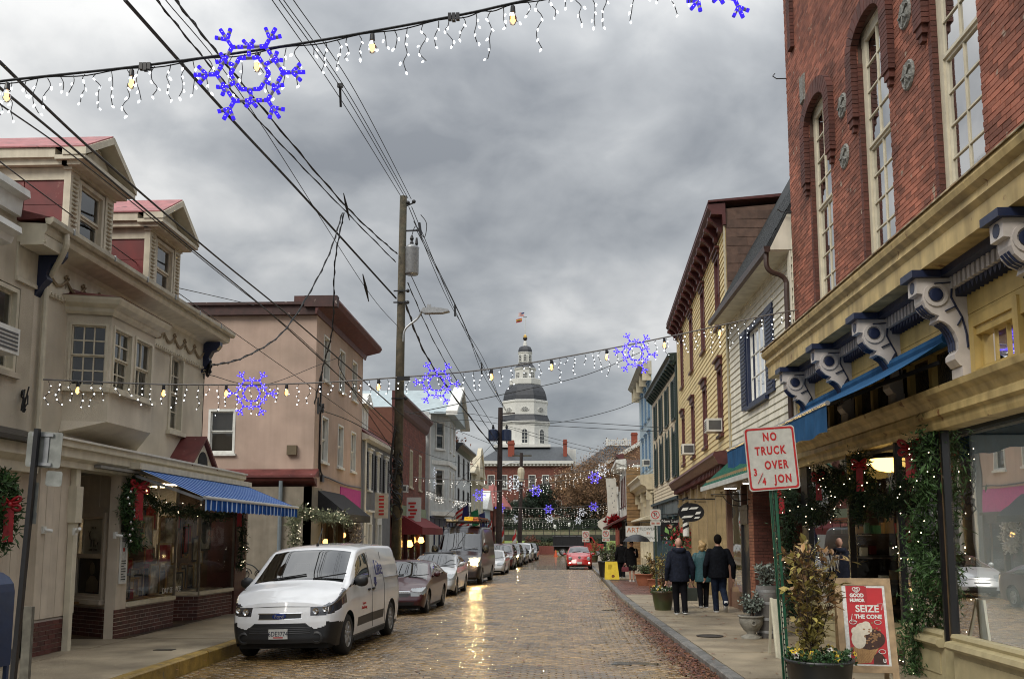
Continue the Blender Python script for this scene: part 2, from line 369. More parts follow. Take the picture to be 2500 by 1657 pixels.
def brick_wall(bld, F, y0, y1, z0, z1, m, mortar, ops, bw=.205, bh=.066, gap=.011, proud=.012, singles=300, extra=None, axis=None, view=True):
 """every brick its own piece; the ones that show largest are objects, the rest one mesh"""
 rows = int((z1-z0)/(bh+gap)); items = []
 for k in range(rows):
  z = z0+k*(bh+gap); y = y0-(bw+gap)*(.5 if k % 2 else 0)
  while y < y1:
   segs = [(max(y, y0), min(y+bw, y1))]
   for a, b, c, d in ops:
    if c < z+bh*.5 < d: segs = [s for (p, q) in segs for s in ((p, min(q, a)), (max(p, b), q))]
   for p, q in segs:
    if q-p > .025 and not (extra and extra((p+q)/2, z+bh/2)): items.append((p, q, z))
   y += bw+gap
 full = [t for t in items if t[1]-t[0] > bw-.002]; rest = [t for t in items if t[1]-t[0] <= bw-.002]
 def vis(t):
  u, v = Q(F.pt((t[0]+t[1])/2, t[2])); return -20 < u < 2520 and -20 < v < 1680
 cand = sorted([t for t in full if not view or vis(t)], key=lambda t: (F.pt(t[0], t[2])-CAM).length)[:singles]
 cs = set(cand); w = wloc(bld)
 if isinstance(F, Fc): me0 = MB(); me0.box(0, F.sg*proud, -bw/2, bw/2, -bh/2, bh/2)
 elif isinstance(F, Fy): me0 = MB(); me0.box(-bw/2, bw/2, 0, -proud, -bh/2, bh/2)
 else: me0 = MB(); me0.obox((0,0,0), F.d*bw/2, F.n*proud/2, Vector((0,0,bh/2)))
 me = bpy.data.meshes.new('brick'); me.from_pydata(me0.v, [], me0.f); me.materials.append(m)
 for t in cand:
  o = link('brick', me, bld); o.location = F.pt((t[0]+t[1])/2, t[2]+bh/2, random.uniform(-.003, .003))-w
 mb = MB()
 for t in items:
  if t in cs: continue
  j = random.uniform(-.003, .003); F.box(mb, t[0], t[1], t[2], t[2]+bh, -.004, proud+j)
 if mb.v: mb.build('brickwork', m, bld, kind='stuff')
# = THE SETTING
def lerp_tab(tab):
 def f(y):
  if y <= tab[0][0]: return tab[0][1]
  for (a, p), (b, q) in zip(tab, tab[1:]):
   if y <= b: return p+(q-p)*(y-a)/(b-a)
  return tab[-1][1]
 return f
xr = lerp_tab([(5, 2.5), (13.3, 2.46), (26, 2.3), (32, 2.28), (62, 2.75), (95, 3.5), (128, 4.6)])
xl = lerp_tab([(5, -5.85), (13, -5.8), (20, -5.72), (30, -5.45), (42, -4.95), (52, -4.6), (62, -4.25), (80, -3.6), (95, -3.1), (128, -2.2)])
m_brickroad = mat('wet paving brick', (.19, .12, .05), .26, .3, 1.3, coat=.45, bump=.2, bscale=45, island=.42, col2=(.23, .145, .055), spec=.55)
m_joint = mat('wet joint sand', (.03, .024, .018), .35, .2, 4)
m_conc = mat('wet sandy concrete', (.31, .255, .175), .45, .3, 1.1, bump=.4, bscale=70, island=.16, col2=(.235, .19, .13))
m_granite = mat('granite kerb', (.17, .165, .155), .5, .3, 7, bump=.6, bscale=40, island=.2, col2=(.11, .11, .105))
m_yel = mat('worn yellow kerb paint', (.33, .21, .045), .45, .3, 5, bump=.5, bscale=40, spots=((.13, .11, .085), 2.2), island=.15)
m_earth = mat('earth', (.06, .055, .04), .9)
m_grass = mat('lawn grass', (.15, .22, .05), .9, .35, 2.5, bump=.6, bscale=25, col2=(.16, .18, .05))
m_leaflitter = mat('leaf strewn grass', (.11, .085, .04), .9, .4, 3, bump=.6, bscale=20, col2=(.07, .09, .03))
# ground to the horizon, then the road sheet, then single bricks
g = MB(); g.quad((-1500,-300,-.55),(1500,-300,-.55),(1500,2600,-.55),(-1500,2600,-.55)); o = g.build('ground', m_earth, kind='structure')
ys = [4]+list(range(6, 132, 2))
g = MB()
for a, b in zip(ys, ys[1:]):
 xs = lambda t: (xl(t)-.05, -2.6, xr(t)+.05)
 for i in (0, 1): g.quad(*[(xs(t)[j], t, zr(t)+camber(xs(t)[j])-.035) for t, j in ((a, i), (a, i+1), (b, i+1), (b, i))])
road = g.build('road', m_joint, kind='structure')
def paving():
 items = []; y = 10.6; k = 0; bl, bd, gp = .205, .098, .012
 while y < 62:
  x = xl(y)+.02-(bl+gp)*(.5 if k % 2 else 0)
  x1 = xr(y)-.02
  while x < x1:
   a, b = max(x, xl(y)), min(x+bl, x1)
   if b-a > .05: items.append((a, b, y))
   x += bl+gp
  y += bd+gp; k += 1
 def vis(t):
  u, v = Q(((t[0]+t[1])/2, t[2], 0)); return -10 < u < 2510 and -10 < v < 1662
 full = sorted([t for t in items if t[1]-t[0] > bl-.002 and vis(t)], key=lambda t: (Vector((t[0], t[2], 0))-CAM).length)[:300]; fs = set(full)
 def hull(cx, cy, z, w, d, tx, ty):
  c = .016; v = []
  for (i, j, q, h) in [(-1,-1,0,-.05),(1,-1,0,-.05),(1,1,0,-.05),(-1,1,0,-.05),(-1,-1,0,-.010),(1,-1,0,-.010),(1,1,0,-.010),(-1,1,0,-.010),(-1,-1,c,0),(1,-1,c,0),(1,1,c,0),(-1,1,c,0)]:
   X, Y = i*(w/2-q), j*(d/2-q); v.append((cx+X, cy+Y, z+h+tx*X+ty*Y))
  return v
 F0 = [(0,1,5,4),(1,2,6,5),(2,3,7,6),(3,0,4,7),(4,5,9,8),(5,6,10,9),(6,7,11,10),(7,4,8,11),(8,9,10,11)]
 me = bpy.data.meshes.new('paving_brick'); me.from_pydata(hull(0, 0, 0, bl, bd, 0, 0), [], F0); me.materials.append(m_brickroad)
 for a, b, y in full:
  o = link('paving_brick', me, road); o.location = ((a+b)/2, y+bd/2, zr(y)+camber((a+b)/2)+random.gauss(0, .0022)); o.rotation_euler = (random.gauss(0, .012), random.gauss(0, .012), random.gauss(0, .01))
 V = []; F = []; n = 0; base = np.array(F0)
 for t in items:
  if t in fs: continue
  a, b, y = t; cx = (a+b)/2
  lf = .006*math.sin(cx*1.7+y*.6)+.004*math.sin(cx*.8-y*1.3)
  V += hull(cx, y+bd/2, zr(y)+camber(cx)+lf+random.gauss(0, .0025), b-a, bd, random.gauss(0, .011), random.gauss(0, .012)); F.append(base+n); n += 12
 link('brick_paving', np_mesh('brick_paving', V, np.concatenate(F), m_brickroad), road, kind='stuff')
 # beyond that the courses are too small to tell apart
 g = MB()
 for a, b in zip(range(62, 130, 2), range(64, 132, 2)):
  xs = lambda t: (xl(t), -2.6, xr(t))
  for i in (0, 1): g.quad(*[(xs(t)[j], t, zr(t)+camber(xs(t)[j])-.004) for t, j in ((a, i), (a, i+1), (b, i+1), (b, i))])
 g.build('far_paving', m_brickroad, road)
paving()
m_water = mat('standing water', (.02, .018, .014), .03, 0, spec=.6)
for i, (u, v, rx, ry) in enumerate([(1545, 1618, .4, .22), (1500, 1488, .3, .25)]):
 p = P(u, v, Z=0); g = MB(); n = 26; ph = random.random()*6
 pts = [(p.x+rx*math.cos(t)*(1+.25*math.sin(3*t+ph)), p.y+ry*math.sin(t)*(1+.2*math.sin(2*t+ph)), zr(p.y)-.001) for t in [2*math.pi*k/n for k in range(n)]]
 g.add(pts, [tuple(range(n))]); o = g.build('puddle', m_water, kind='structure')
# pavements: bed, slabs, kerb stones
def pavement(name, xin, xout, y0, y1, slab, sidebrick=None):
 g = MB()
 for a, b in zip(range(y0, y1, 2), range(y0+2, y1+2, 2)):
  g.add([(xin(a), a, zr(a)+.09), (xout(a), a, zr(a)+.09), (xout(b), b, zr(b)+.09), (xin(b), b, zr(b)+.09)], [(0,1,2,3)])
 pv = g.build(name, m_joint, kind='structure')
 y = y0; w = wloc(pv)
 while y < y1:
  d = slab*random.uniform(.92, 1.08) if y < 40 else slab*2.2; n = 2 if abs(xout(y)-xin(y)) > 2 else 1
  if not (sidebrick and sidebrick[0] < y < sidebrick[1]):
   for i in range(n):
    a0 = xin(y)+(xout(y)-xin(y))*i/n; a1 = xin(y)+(xout(y)-xin(y))*(i+1)/n; b0 = xin(y+d)+(xout(y+d)-xin(y+d))*i/n; b1 = xin(y+d)+(xout(y+d)-xin(y+d))*(i+1)/n
    s = .007 if a1 > a0 else -.007; z = zr(y)+.13+random.uniform(-.004, .004); z2 = zr(y+d)+.13+random.uniform(-.004, .004); m = MB()
    v = [(a0+s, y+.007, z), (a1-s, y+.007, z+random.uniform(-.003,.003)), (b1-s, y+d-.007, z2), (b0+s, y+d-.007, z2)]
    m.add([(p[0], p[1], p[2]-.05) for p in v]+v, [(4,5,6,7),(0,1,5,4),(1,2,6,5),(2,3,7,6),(3,0,4,7)]); m.build('slab', m_conc, pv)
  y += d
 return pv
def kerb(name, xf, sgn, y0, y1, mats):
 root = None; y = y0; root = MB().box(xf(y0), xf(y0)+sgn*.01, y0, y0+.02, -.1, -.05).build(name, m_granite, kind='structure')
 while y < y1:
  d = random.uniform(1.1, 1.7) if y < 50 else 4; m = MB(); j = random.uniform(-.008, .008); e = y+d-.012
  def ring(t, q):
   x = xf(t)+j
   return [(x-sgn*.0, t, zr(t)-.2), (x+sgn*.0, t, zr(t)+.105+q), (x+sgn*.025, t, zr(t)+.132+q), (x+sgn*.17, t, zr(t)+.134+q), (x+sgn*.17, t, zr(t)-.2)]
  q = random.uniform(-.004, .004); v = ring(y, q)+ring(e, q)
  m.add(v, [(0,1,6,5),(1,2,7,6),(2,3,8,7),(3,4,9,8),(0,4,3,2,1),(5,6,7,8,9)]); m.build('kerb_stone', mats(y), root); y += d
 return root
kerb('right_kerb', xr, 1, 6, 126, lambda y: m_granite)
kerb('left_kerb', xl, -1, 6, 126, lambda y: m_yel if y < 19 else m_granite)
XRo = lambda y: 5.3+max(0, y-27)*.045; XLo = lambda y: -8.7
pr_ = pavement('right_pavement', lambda y: xr(y)+.185, lambda y: XRo(y)+(2.5 if y < 24 else .3), 6, 126, 1.45, (31.5, 42))
pl_ = pavement('left_pavement', lambda y: xl(y)-.185, lambda y: XLo(y)-(1.2 if y < 31 else 0), 6, 126, 1.5)
def side_bricks():                             # the red brick stretch of the right pavement
 m = mat('red pavement brick', (.16, .075, .055), .4, .25, 3, island=.3, bump=.3); items = []
 y = 31.6; k = 0
 while y < 42:
  x = xr(y)+.19-(.11 if k % 2 else 0)
  while x < XRo(y)+.2: items.append((max(x, xr(y)+.19), min(x+.2, XRo(y)+.2), y)); x += .212
  y += .112; k += 1
 me = bpy.data.meshes.new('paving_brick'); b = MB(); b.box(-.1, .1, -.05, .05, -.05, 0); me.from_pydata(b.v, [], b.f); me.materials.append(m)
 full = [t for t in items if t[1]-t[0] > .199]; random.shuffle(full); full = sorted(full, key=lambda t: t[2])[:300]; fs = set(full); rest = MB()
 for a, c, y in items:
  z = zr(y)+.13+random.uniform(-.003, .003)
  if (a, c, y) in fs: link('paving_brick', me, pr_, loc=((a+c)/2, y+.05, z))
  elif c-a > .03: rest.box(a, c, y, y+.1, z-.05, z)
 rest.build('brick_paving', m, pr_, kind='stuff')
side_bricks()
m_iron = mat('rusty iron', (.035, .028, .022), .5, .3, 20)
p = P(1733, 1551, Z=.14); g = MB(); g.lathe([(.26, 0), (.26, .012), (.2, .012), (.2, .007), (.05, .007)], (p.x, p.y, .134), 22)
tag(g.build('utility_cover', m_iron), 'round rusty iron utility cover set in the right pavement', 'manhole cover')
p = P(402, 1586, Z=.13); g = MB(); g.box(p.x-.16, p.x+.16, p.y-.1, p.y+.1, .13, .142)
tag(g.build('valve_cover', m_iron), 'small dark iron cover in the left pavement near yellow kerb', 'manhole cover')
# fallen leaves in the right gutter and on the pavement
def leaves():
 pts = []
 for i in range(5200):
  y = 12.6+abs(random.gauss(0, 1))*7.5 if i % 3 else random.uniform(12.6, 36)
  x = xr(y)-abs(random.gauss(0, .24))-.015; pts.append((x, y, zr(y)+.012+random.random()*.03*max(0, 1-(xr(y)-x)*3)))
 for i in range(420):
  y = random.uniform(13, 36); pts.append((random.uniform(xl(y), xr(y)), y, zr(y)+.012))
 for i in range(320):
  y = random.uniform(13, 40); pts.append((xr(y)+.05+abs(random.gauss(0, .8)) if i % 2 else random.uniform(3.4, 5.1), y, zr(y)+.142))
 pts = np.array(pts); n = len(pts); a = RNG.uniform(0, 6.28, n); s = RNG.uniform(.02, .048, n); tilt = RNG.normal(0, .35, (n, 2))
 V = []
 for (i, j) in ((1, 0), (.1, .5), (-1, 0), (.1, -.5)):
  X = (i*np.cos(a)-j*np.sin(a))*s; Y = (i*np.sin(a)+j*np.cos(a))*s; V.append(np.stack([pts[:,0]+X, pts[:,1]+Y, pts[:,2]+np.abs(X*tilt[:,0]+Y*tilt[:,1])], 1))
 V = np.stack(V, 1).reshape(-1, 3)
 m = mat('wet fallen leaf', (.15, .05, .028), .4, .3, 8, island=.6, col2=(.2, .085, .03))
 o = link('fallen_leaves', np_mesh('fallen_leaves', V, np.arange(4*n).reshape(-1, 4), m)); tag(o, 'wet red brown leaves heaped in the right gutter', 'leaves', kind='stuff')
leaves()
# far end: circle road, bank of lawn with terraces
g = MB(); g.quad((-30, 128, -.34), (40, 128, -.34), (40, 141, -.32), (-30, 141, -.32)); g.build('circle_road', mat('wet asphalt', (.05, .05, .05), .35), kind='structure')
prof = [(141, -.3), (141.01, -.1), (146, .4), (152, 1.4), (152.02, 2.1), (160, 3.0), (172, 4.8), (185, 5.6), (210, 6.2), (300, 6.5)]
g = MB()
for k, ((a, p), (b, q)) in enumerate(zip(prof, prof[1:])):
 xs = list(range(-60, 81, 5))
 for x, x2 in zip(xs, xs[1:]): g.quad((x, a, p), (x2, a, p), (x2, b, q), (x, b, q), 0 if b <= 152.1 else 1)
g.build('hill', [m_grass, m_leaflitter], kind='structure')
# = RIGHT SIDE
m_rb = mat('old red brick', (.30, .108, .068), .8, .35, 1.2, island=.4, bump=.4, bscale=50, spots=((.34, .26, .2), 5.5))
m_rbd = mat('dark red brick', (.10, .030, .020), .7, .2, 4, island=.25, bump=.3)
m_mort = mat('grey mortar', (.11, .07, .055), .9, .2, 8)
m_yt = mat('yellow ochre paint', (.52, .38, .13), .5, .12, 4, streak=.4)
m_yl = mat('stained tan paint', (.54, .41, .18), .5, .2, 3, streak=.75, spots=((.2, .1, .04), 4.5))
m_navy = mat('navy paint', (.012, .02, .055), .4, .1)
m_lil = mat('lilac grey paint', (.54, .50, .47), .5, .12, 5, streak=.2)
m_crw = mat('cream window paint', (.62, .57, .44), .5, .1, 6, streak=.3)
m_stone = mat('weathered grey sill', (.16, .13, .10), .8, .3, 9, bump=.4)
FR = Fc(5.2, -1)
b1 = thing('brick_building', 'tall red brick building with blue bracketed ochre shopfront, nearest on the right', 'building', (5.2, 19.7, 0))
TALLGLASS = glass_mat('tall window glass', (.55, .56, .52), .04, 1.5, .6, .1)
wins = [(17.45, 1.28), (14.5, 1.3), (11.58, 1.3), (8.65, 1.3)]
ops = [(y-w/2, y+w/2, 6.32, 10.4) for y, w in wins]
g = MB(); wall_open(g, FR, 6.5, 19.7, 5.9, 14.6, ops, .24); g.box(5.6, 17, 6.5, 19.7, 3.95, 14.6); g.box(5.2, 5.55, 19.69, 19.7, 3.95, 14.6); g.build('wall', m_mort, b1)
def hoodskip(y, z):
 return any(abs(y-c) < w/2+.32 and 9.0 < z < 10.1+.75*math.sqrt(max(0, 1-((y-c)/(w/2+.32))**2)) for c, w in wins)
brick_wall(b1, FR, 6.5, 19.68, 5.95, 14.55, m_rb, m_mort, ops)
# quoin end of the wall towards the street end
for yc, w in wins:
 h = window(b1, FR, yc, 6.36, w, 4.0, 2, 4, m_crw, .12, .09, -.07, True, lites=True, glass=TALLGLASS, sillmat=m_stone, curtain=None)
 g = MB()                                    # arched head of the frame
 n = 8; pts = [(yc+w/2*math.cos(math.pi*i/n), 10.02+.34*math.sin(math.pi*i/n)) for i in range(n+1)]
 for (a, p), (b, q) in zip(pts, pts[1:]): FR.prof(g, [(-.12, max(p, q)), (-.06, max(p, q)), (-.06, 10.42), (-.12, 10.42)], min(a, b), max(a, b))
 g.build('arched_head', m_crw, h)
 g = MB(); r0, r1 = w/2+.03, w/2+.33
 for sd in (-1, 1):
  for k in range(14):
   z = 8.98+k*.077
   a, b = sorted((yc+sd*r0, yc+sd*r1)); FR.box(g, a, b, z, z+.066, 0, .12+random.uniform(-.004, .004))
  FR.box(g, *sorted((yc+sd*(r0+.05), yc+sd*(r1-.04))), 8.86, 8.98, 0, .1); FR.box(g, *sorted((yc+sd*(r0+.1), yc+sd*(r1-.09))), 8.76, 8.86, 0, .08)
 n = 15
 for k in range(n):
  t0, t1 = math.pi*(k+.06)/n, math.pi*(k+.94)/n
  def e(r, t): return (yc+r*math.cos(t), 10.05+(.36 if r < r1 else .66)*math.sin(t))
  q = [e(r0, t0), e(r1, t0), e(r1, t1), e(r0, t1)]
  g.add([FR.pt(a, b, o) for o in (0, .12) for a, b in q], [(4,5,6,7),(0,1,5,4),(1,2,6,5),(2,3,7,6),(3,0,4,7)])
 g.build('hood_mould', m_rbd, b1, kind='stuff')
 g = MB()
 for k in range(46): z = 6.36+k*.077; FR.box(g, yc+w/2-.006, yc+w/2+.1, z, z+.066, -.2, .016)
 g.build('jamb_brick', m_rbd, b1, kind='stuff')
g = MB()
for k in range(28): z = 12.25+k*.077; FR.box(g, 18.9, 19.15, z, z+.066, 0, .1)
g.build('brick_pilaster', m_rbd, b1, kind='stuff')
m_cast = mat('weathered cast iron', (.24, .24, .22), .8, .4, 25, bump=.8, bscale=40)
for yc in (15.98, 13.05, 10.1):
 for z in (9.55, 8.62):
  g = MB(); g.lathe([(.0, .05), (.1, .05), (.13, .03), (.2, .045), (.22, .02), (.22, 0)], (0, 0, 0), 14, ax='x')
  for k in range(5): t = 2*math.pi*k/5; g.bar((.05, 0, 0), (.05, .17*math.cos(t), .17*math.sin(t)), .04, .03)
  g.v = [(5.2-p[0], yc+p[1], z+p[2]) for p in g.v]; g.build('anchor_plate', m_cast, b1)
g = MB(); FR.prof(g, [(0, 0), (.06, .02), (.06, .55), (0, .6)], 18.25, 18.5); g.v = [(p[0], p[1], p[2]+10.75) for p in g.v]; g.build('shield_plaque', m_cast, b1)
for z in (8.9, 11.9):
 g = MB(); g.tube([(5.2, 19.62, z), (4.98, 19.66, z+.02), (4.9, 19.66, z+.08), (4.95, 19.66, z+.14)], .012); g.build('wall_hook', BLACK, b1)
# shopfront: cornice, frieze boards, dentils, brackets
g = MB(); FR.prof(g, [(0, 5.97), (.60, 5.93), (.70, 5.90), (.72, 5.84), (.70, 5.77), (.62, 5.72), (.64, 5.62), (.58, 5.56), (.58, 5.33), (0, 5.33)], 6.5, 19.78); g.build('cornice', m_yl, b1)
g = MB(); FR.prof(g, [(0, 5.972), (.61, 5.935), (.735, 5.91), (.735, 5.89), (.60, 5.93)], 6.5, 19.8); g.build('flashing', mat('rusted flashing', (.30, .2, .1), .7, .5, 6, spots=((.2, .07, .02), 6), col2=(.45, .38, .25)), b1)
for k in range(3): g = MB(); FR.box(g, 6.5, 19.7, 4.47+k*.29, 4.755+k*.29, -.1, .02+k*.004); g.build('fascia_board', m_yt, b1)
g = MB(); FR.box(g, 6.5, 19.7, 5.24, 5.329, .02, .34); g.build('blue_strip', m_navy, b1)
me = bpy.data.meshes.new('dentil'); d = MB(); d.box(-.22, -.03, -.035, .035, 0, .15); me.from_pydata(d.v, [], d.f); me.materials.append(m_lil)
y = 6.6
while y < 19.6: link('dentil', me, b1, loc=FR.pt(y, 5.09)-wloc(b1)); y += .125
g = MB(); y = 6.6
while y < 19.6: g.prism([(0, 5.088), (.11, 5.088), (.055, 4.99)], lambda a, b, t: FR.pt(y+a, b, t), .02, .16); y += .115
g.build('saw_trim', m_navy, b1)
def bracket(yc):
 sh = [(0,0),(.62,0),(.62,-.19),(.55,-.2),(.55,-.28),(.52,-.37),(.45,-.44),(.36,-.475),(.38,-.53),(.31,-.55),(.24,-.6),(.18,-.69),(.145,-.8),(.15,-.9),(.2,-.96),(.2,-1.02),(.14,-1.1),(0,-1.12)]
 g = MB(); z = 5.23
 g.prism(sh, lambda a, b, t: FR.pt(t, z+b, a+.01), yc-.14, yc+.14)
 FR.box(g, yc-.16, yc+.16, 4.0, 4.12, 0, .13); FR.box(g, yc-.13, yc+.13, 3.95, 4.1, 0, .09)
 br = g.build('bracket', m_lil, b1)
 g = MB(); FR.box(g, yc-.2, yc+.2, z+.001, z+.09, .345, .7); g.build('bracket_cap', m_navy, br)
 g = MB(); s = yc-.14                      # side that faces down the street: eye, scroll inlays; front: three blue flutes
 g.lathe([(.085, 0), (.085, -.02), (.055, -.025)], (FR.pt(0, 0, .4).x, s, z-.21), 14, ax='y');
 for a, b, c, e_ in ((.2,-.06,.42,-.075),(.2,-.06,.22,-.25),(.22,-.25,.17,-.36),(.17,-.36,.3,-.42),(.17,-.36,.1,-.5),(.1,-.5,.16,-.6),(.1,-.5,.06,-.7),(.06,-.7,.05,-.88)):
  g.bar(FR.pt(s-.006, z+b, a), FR.pt(s-.006, z+e_, c), .045, .014)
 g.build('bracket_eye', m_navy, br)
 g = MB(); g.lathe([(.15, 0), (.15, -.02), (.105, -.02), (.105, 0)], (FR.pt(0, 0, .4).x, s, z-.21), 18, ax='y', caps=False); g.build('eye_ring', m_lil, br)
 g = MB(); cv = [(.535,-.33),(.46,-.425),(.37,-.47)]; cv2 = [(.32,-.552),(.25,-.6),(.19,-.69),(.155,-.8),(.155,-.9)]
 for q in (-.07, 0, .07):
  for c in (cv, cv2): g = MB(); g.tube([FR.pt(yc+q, z+b, a+.03) for a, b in c], .017, 4); g.build('flute', m_navy, br)
 g = MB(); g.lathe([(.075, 0), (.075, .03), (.03, .05)], (FR.pt(0, 0, .635).x, yc, z-.095), 12, ax='x'); g.build('bracket_boss', m_navy, br)
for yc in (18.5, 16.25, 14.0, 11.75, 9.5, 7.25): bracket(yc)
# transom lights, beam
m_dglass = mat('dark ribbed glass', (.02, .022, .025), .12, .1, spec=.7, bump=.6, bscale=30)
g = MB(); FR.box(g, 11.9, 19.7, 3.92, 4.47, -.2, -.14); g.build('transom_back', DARK, b1)
for k in range(10):
 y = 11.95+k*.775; g = MB(); FR.box(g, y, y+.11, 3.92, 4.47, -.1, .05); g.build('mullion', m_yt, b1)
 g = MB(); g.quad(FR.pt(y+.11, 3.92, -.03), FR.pt(y+.775, 3.92, -.03), FR.pt(y+.775, 4.47, -.03), FR.pt(y+.11, 4.47, -.03)); g.build('pane', m_dglass, b1)
for yc in (10.95, 9.6, 8.25): window(b1, FR, yc, 3.95, 1.2, .74, 3, 1, m_yt, .12, .06, .05, False, sashes=1, lites=True)
g = MB(); FR.box(g, 6.5, 11.9, 3.92, 4.69, -.2, -.15); g.build('transom_back', DARK, b1)
g = MB(); FR.box(g, 6.5, 7.6, 3.92, 4.47, -.15, .02); g.box(5.22, 5.6, 11.56, 11.94, 3.92, 4.47); FR.box(g, 11.56, 11.9, 3.92, 4.47, -.1, .02); g.build('fascia_panel', m_yt, b1)
g = MB(); FR.prof(g, [(-.1, 3.44), (.1, 3.44), (.12, 3.5), (.12, 3.57), (.18, 3.6), (.18, 3.68), (.15, 3.71), (.2, 3.8), (.28, 3.86), (.3, 3.93), (-.1, 3.95)], 6.5, 19.7); g.build('shopfront_beam', m_yl, b1)
# shop windows
m_sill = mat('cream sill paint', (.44, .38, .22), .45, .12, 5, streak=.2)
for a, b in ((6.5, 12.6), (12.86, 14.3), (16.7, 19.2)):
 g = MB(); FR.prof(g, [(-.12, .8), (.03, .8), (.05, .76), (.03, .72), (.12, .7), (.14, .64), (.1, .6), (-.12, .6)], a, b); s_ = g.build('window_sill', m_sill, b1)
 g = MB(); FR.box(g, a, b, .13, .6, -.12, .02); FR.box(g, a+.15, b-.15, .24, .52, .02, .035); g.build('stall_riser', m_sill, b1)
 g = MB(); g.quad(FR.pt(a, .8, -.03), FR.pt(b, .8, -.03), FR.pt(b, 3.44, -.03), FR.pt(a, 3.44, -.03)); g.build('shop_window', SHOPGLASS, b1)
each('shop_post', BLACK, b1, FR, [(12.6, 12.65, .62, 3.44, -.06, .02), (12.81, 12.86, .62, 3.44, -.06, .02), (19.2, 19.68, .13, 3.44, -.3, .02), (16.62, 16.7, .13, 3.44, -.08, .02), (14.3, 14.38, .13, 3.44, -.08, .02)])
g = MB(); FR.box(g, 12.65, 12.81, .62, 3.44, -.06, -.03); g.build('corner_strip', mat('worn brown strip', (.16, .10, .05), .5, .3, 5), b1)
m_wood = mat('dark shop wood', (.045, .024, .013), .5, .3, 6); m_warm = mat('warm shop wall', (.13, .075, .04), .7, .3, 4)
m_wht = mat('white shop panelling', (.60, .62, .60), .6, .05, 3)
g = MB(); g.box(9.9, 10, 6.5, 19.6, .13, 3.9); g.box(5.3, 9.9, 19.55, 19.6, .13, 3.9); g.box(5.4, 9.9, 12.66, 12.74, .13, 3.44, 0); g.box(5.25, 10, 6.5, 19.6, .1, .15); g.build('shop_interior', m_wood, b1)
g = MB(); g.box(5.3, 9.9, 6.4, 19.6, 3.38, 3.44); g.build('shop_ceiling', mat('shop ceiling', (.2, .19, .17), .8), b1)
g = MB(); g.box(7.1, 7.16, 6.5, 12.5, .65, 3.36)
for y in (7.2, 8.0, 8.8, 9.6, 10.4, 11.2, 12.0): g.box(7.04, 7.1, y, y+.1, .65, 3.36)
g.box(5.35, 7.1, 6.5, 12.5, .62, .66); g.box(5.5, 7.1, 12.46, 12.52, .66, 3.36); g.build('display_panel', m_wht, b1)
g = MB()                                          # display behind the near glass of the entrance side
random.seed(5)
for k in range(40):
 x, y, z = random.uniform(5.5, 6.4), random.uniform(12.95, 14.2), random.choice((.82, 1.25, 1.7)); s = random.uniform(.05, .16); g.box(x, x+s, y, y+s, z, z+s*random.uniform(.8, 2.4), random.randrange(4))
for k in range(34):
 x, y, z = random.uniform(5.5, 6.6), random.uniform(16.8, 19.1), random.choice((.82, 1.25, 1.7, 2.1)); s = random.uniform(.06, .16); g.box(x, x+s, y, y+s, z, z+s*random.uniform(.8, 2.4), random.randrange(4))
for z in (1.24, 1.68, 2.08): g.box(5.6, 6.7, 16.75, 19.2, z-.025, z-.002, 4); g.box(5.6, 6.5, 12.9, 14.25, z-.025, z-.002, 4)
g.box(5.35, 6.7, 12.9, 14.28, .75, .8, 4); g.box(5.35, 6.7, 16.72, 19.2, .75, .8, 4)
g.build('display_goods', [mat('goods red', (.3, .03, .02), .5), mat('goods gold', (.35, .2, .06), .5), mat('goods cream', (.45, .4, .3), .5), mat('goods green', (.03, .1, .04), .5), m_wood], b1, kind='stuff')
g = MB(); g.box(6.75, 6.8, 14.38, 16.62, .15, 3.4); g.box(6.7, 6.75, 14.9, 15.95, .15, 2.5); eb = g.build('shop_door', m_wood, b1)
g = MB(); g.quad((6.69, 15.02, .6), (6.69, 15.83, .6), (6.69, 15.83, 2.35), (6.69, 15.02, 2.35)); g.build('pane', SHOPGLASS, eb)
for (a, b) in (((5.25, 14.34), (6.72, 14.7)), ((5.25, 16.66), (6.72, 16.3))):
 g = MB(); g.quad((*a, .6), (*b, .6), (*b, 3.4), (*a, 3.4)); g.build('side_glass', SHOPGLASS, b1)
 g = MB(); g.quad((*a, .13), (*b, .13), (*b, .6), (*a, .6)); g.build('side_panel', m_sill, b1)
# goods of the bright left display: papers taped on the glass
paper = mat('white paper', (.6, .6, .57), .6, .15, 30)
for (y, z, w, h) in ((16.0, 2.42, .3, .4), (15.9, 1.72, .36, .62)):
 g = MB(); g.box(6.655, 6.66, y-w/2, y+w/2, z-h/2, z+h/2); o = g.build('shop_notice', paper); tag(o, 'sheet of white printed paper taped high inside the shop entrance' if z > 2 else 'larger white printed menu sheet taped at eye level in the shop entrance', 'notice')
 g = MB()
 for k in range(9): g.box(6.65, 6.654, y-w*.4, y+w*(.4 if k % 3 else .1), z-h*.42+k*h*.095, z-h*.42+k*h*.095+h*.03)
 g.build('printed_lines', mat('print ink', (.05, .05, .05), .7), o)
lampm = emat('lit lamp glass', (1, .62, .16), 3.2)
each('ceiling_light', emat('shop ceiling light', (1, .8, .55), 16), b1, W3, [(5.9, 6.3, y, y+.3, 3.36, 3.375) for y in (13.3, 17.6)])
each('display_light', emat('display light', (.9, .95, 1), 24), b1, W3, [(6.0, 6.5, y, y+.3, 3.36, 3.375) for y in (8, 10.6)])
o = thing('ceiling_lamp', 'glowing yellow glass bowl lamp on the shop entrance ceiling', 'lamp', (5.55, 15.6, 3.36)); g = MB(); g.lathe([(.3, 3.3), (.28, 3.2), (.2, 3.12), (.02, 3.08)], (5.55, 15.6, 0), 18); g.build('lamp_shade', lampm, o, True)
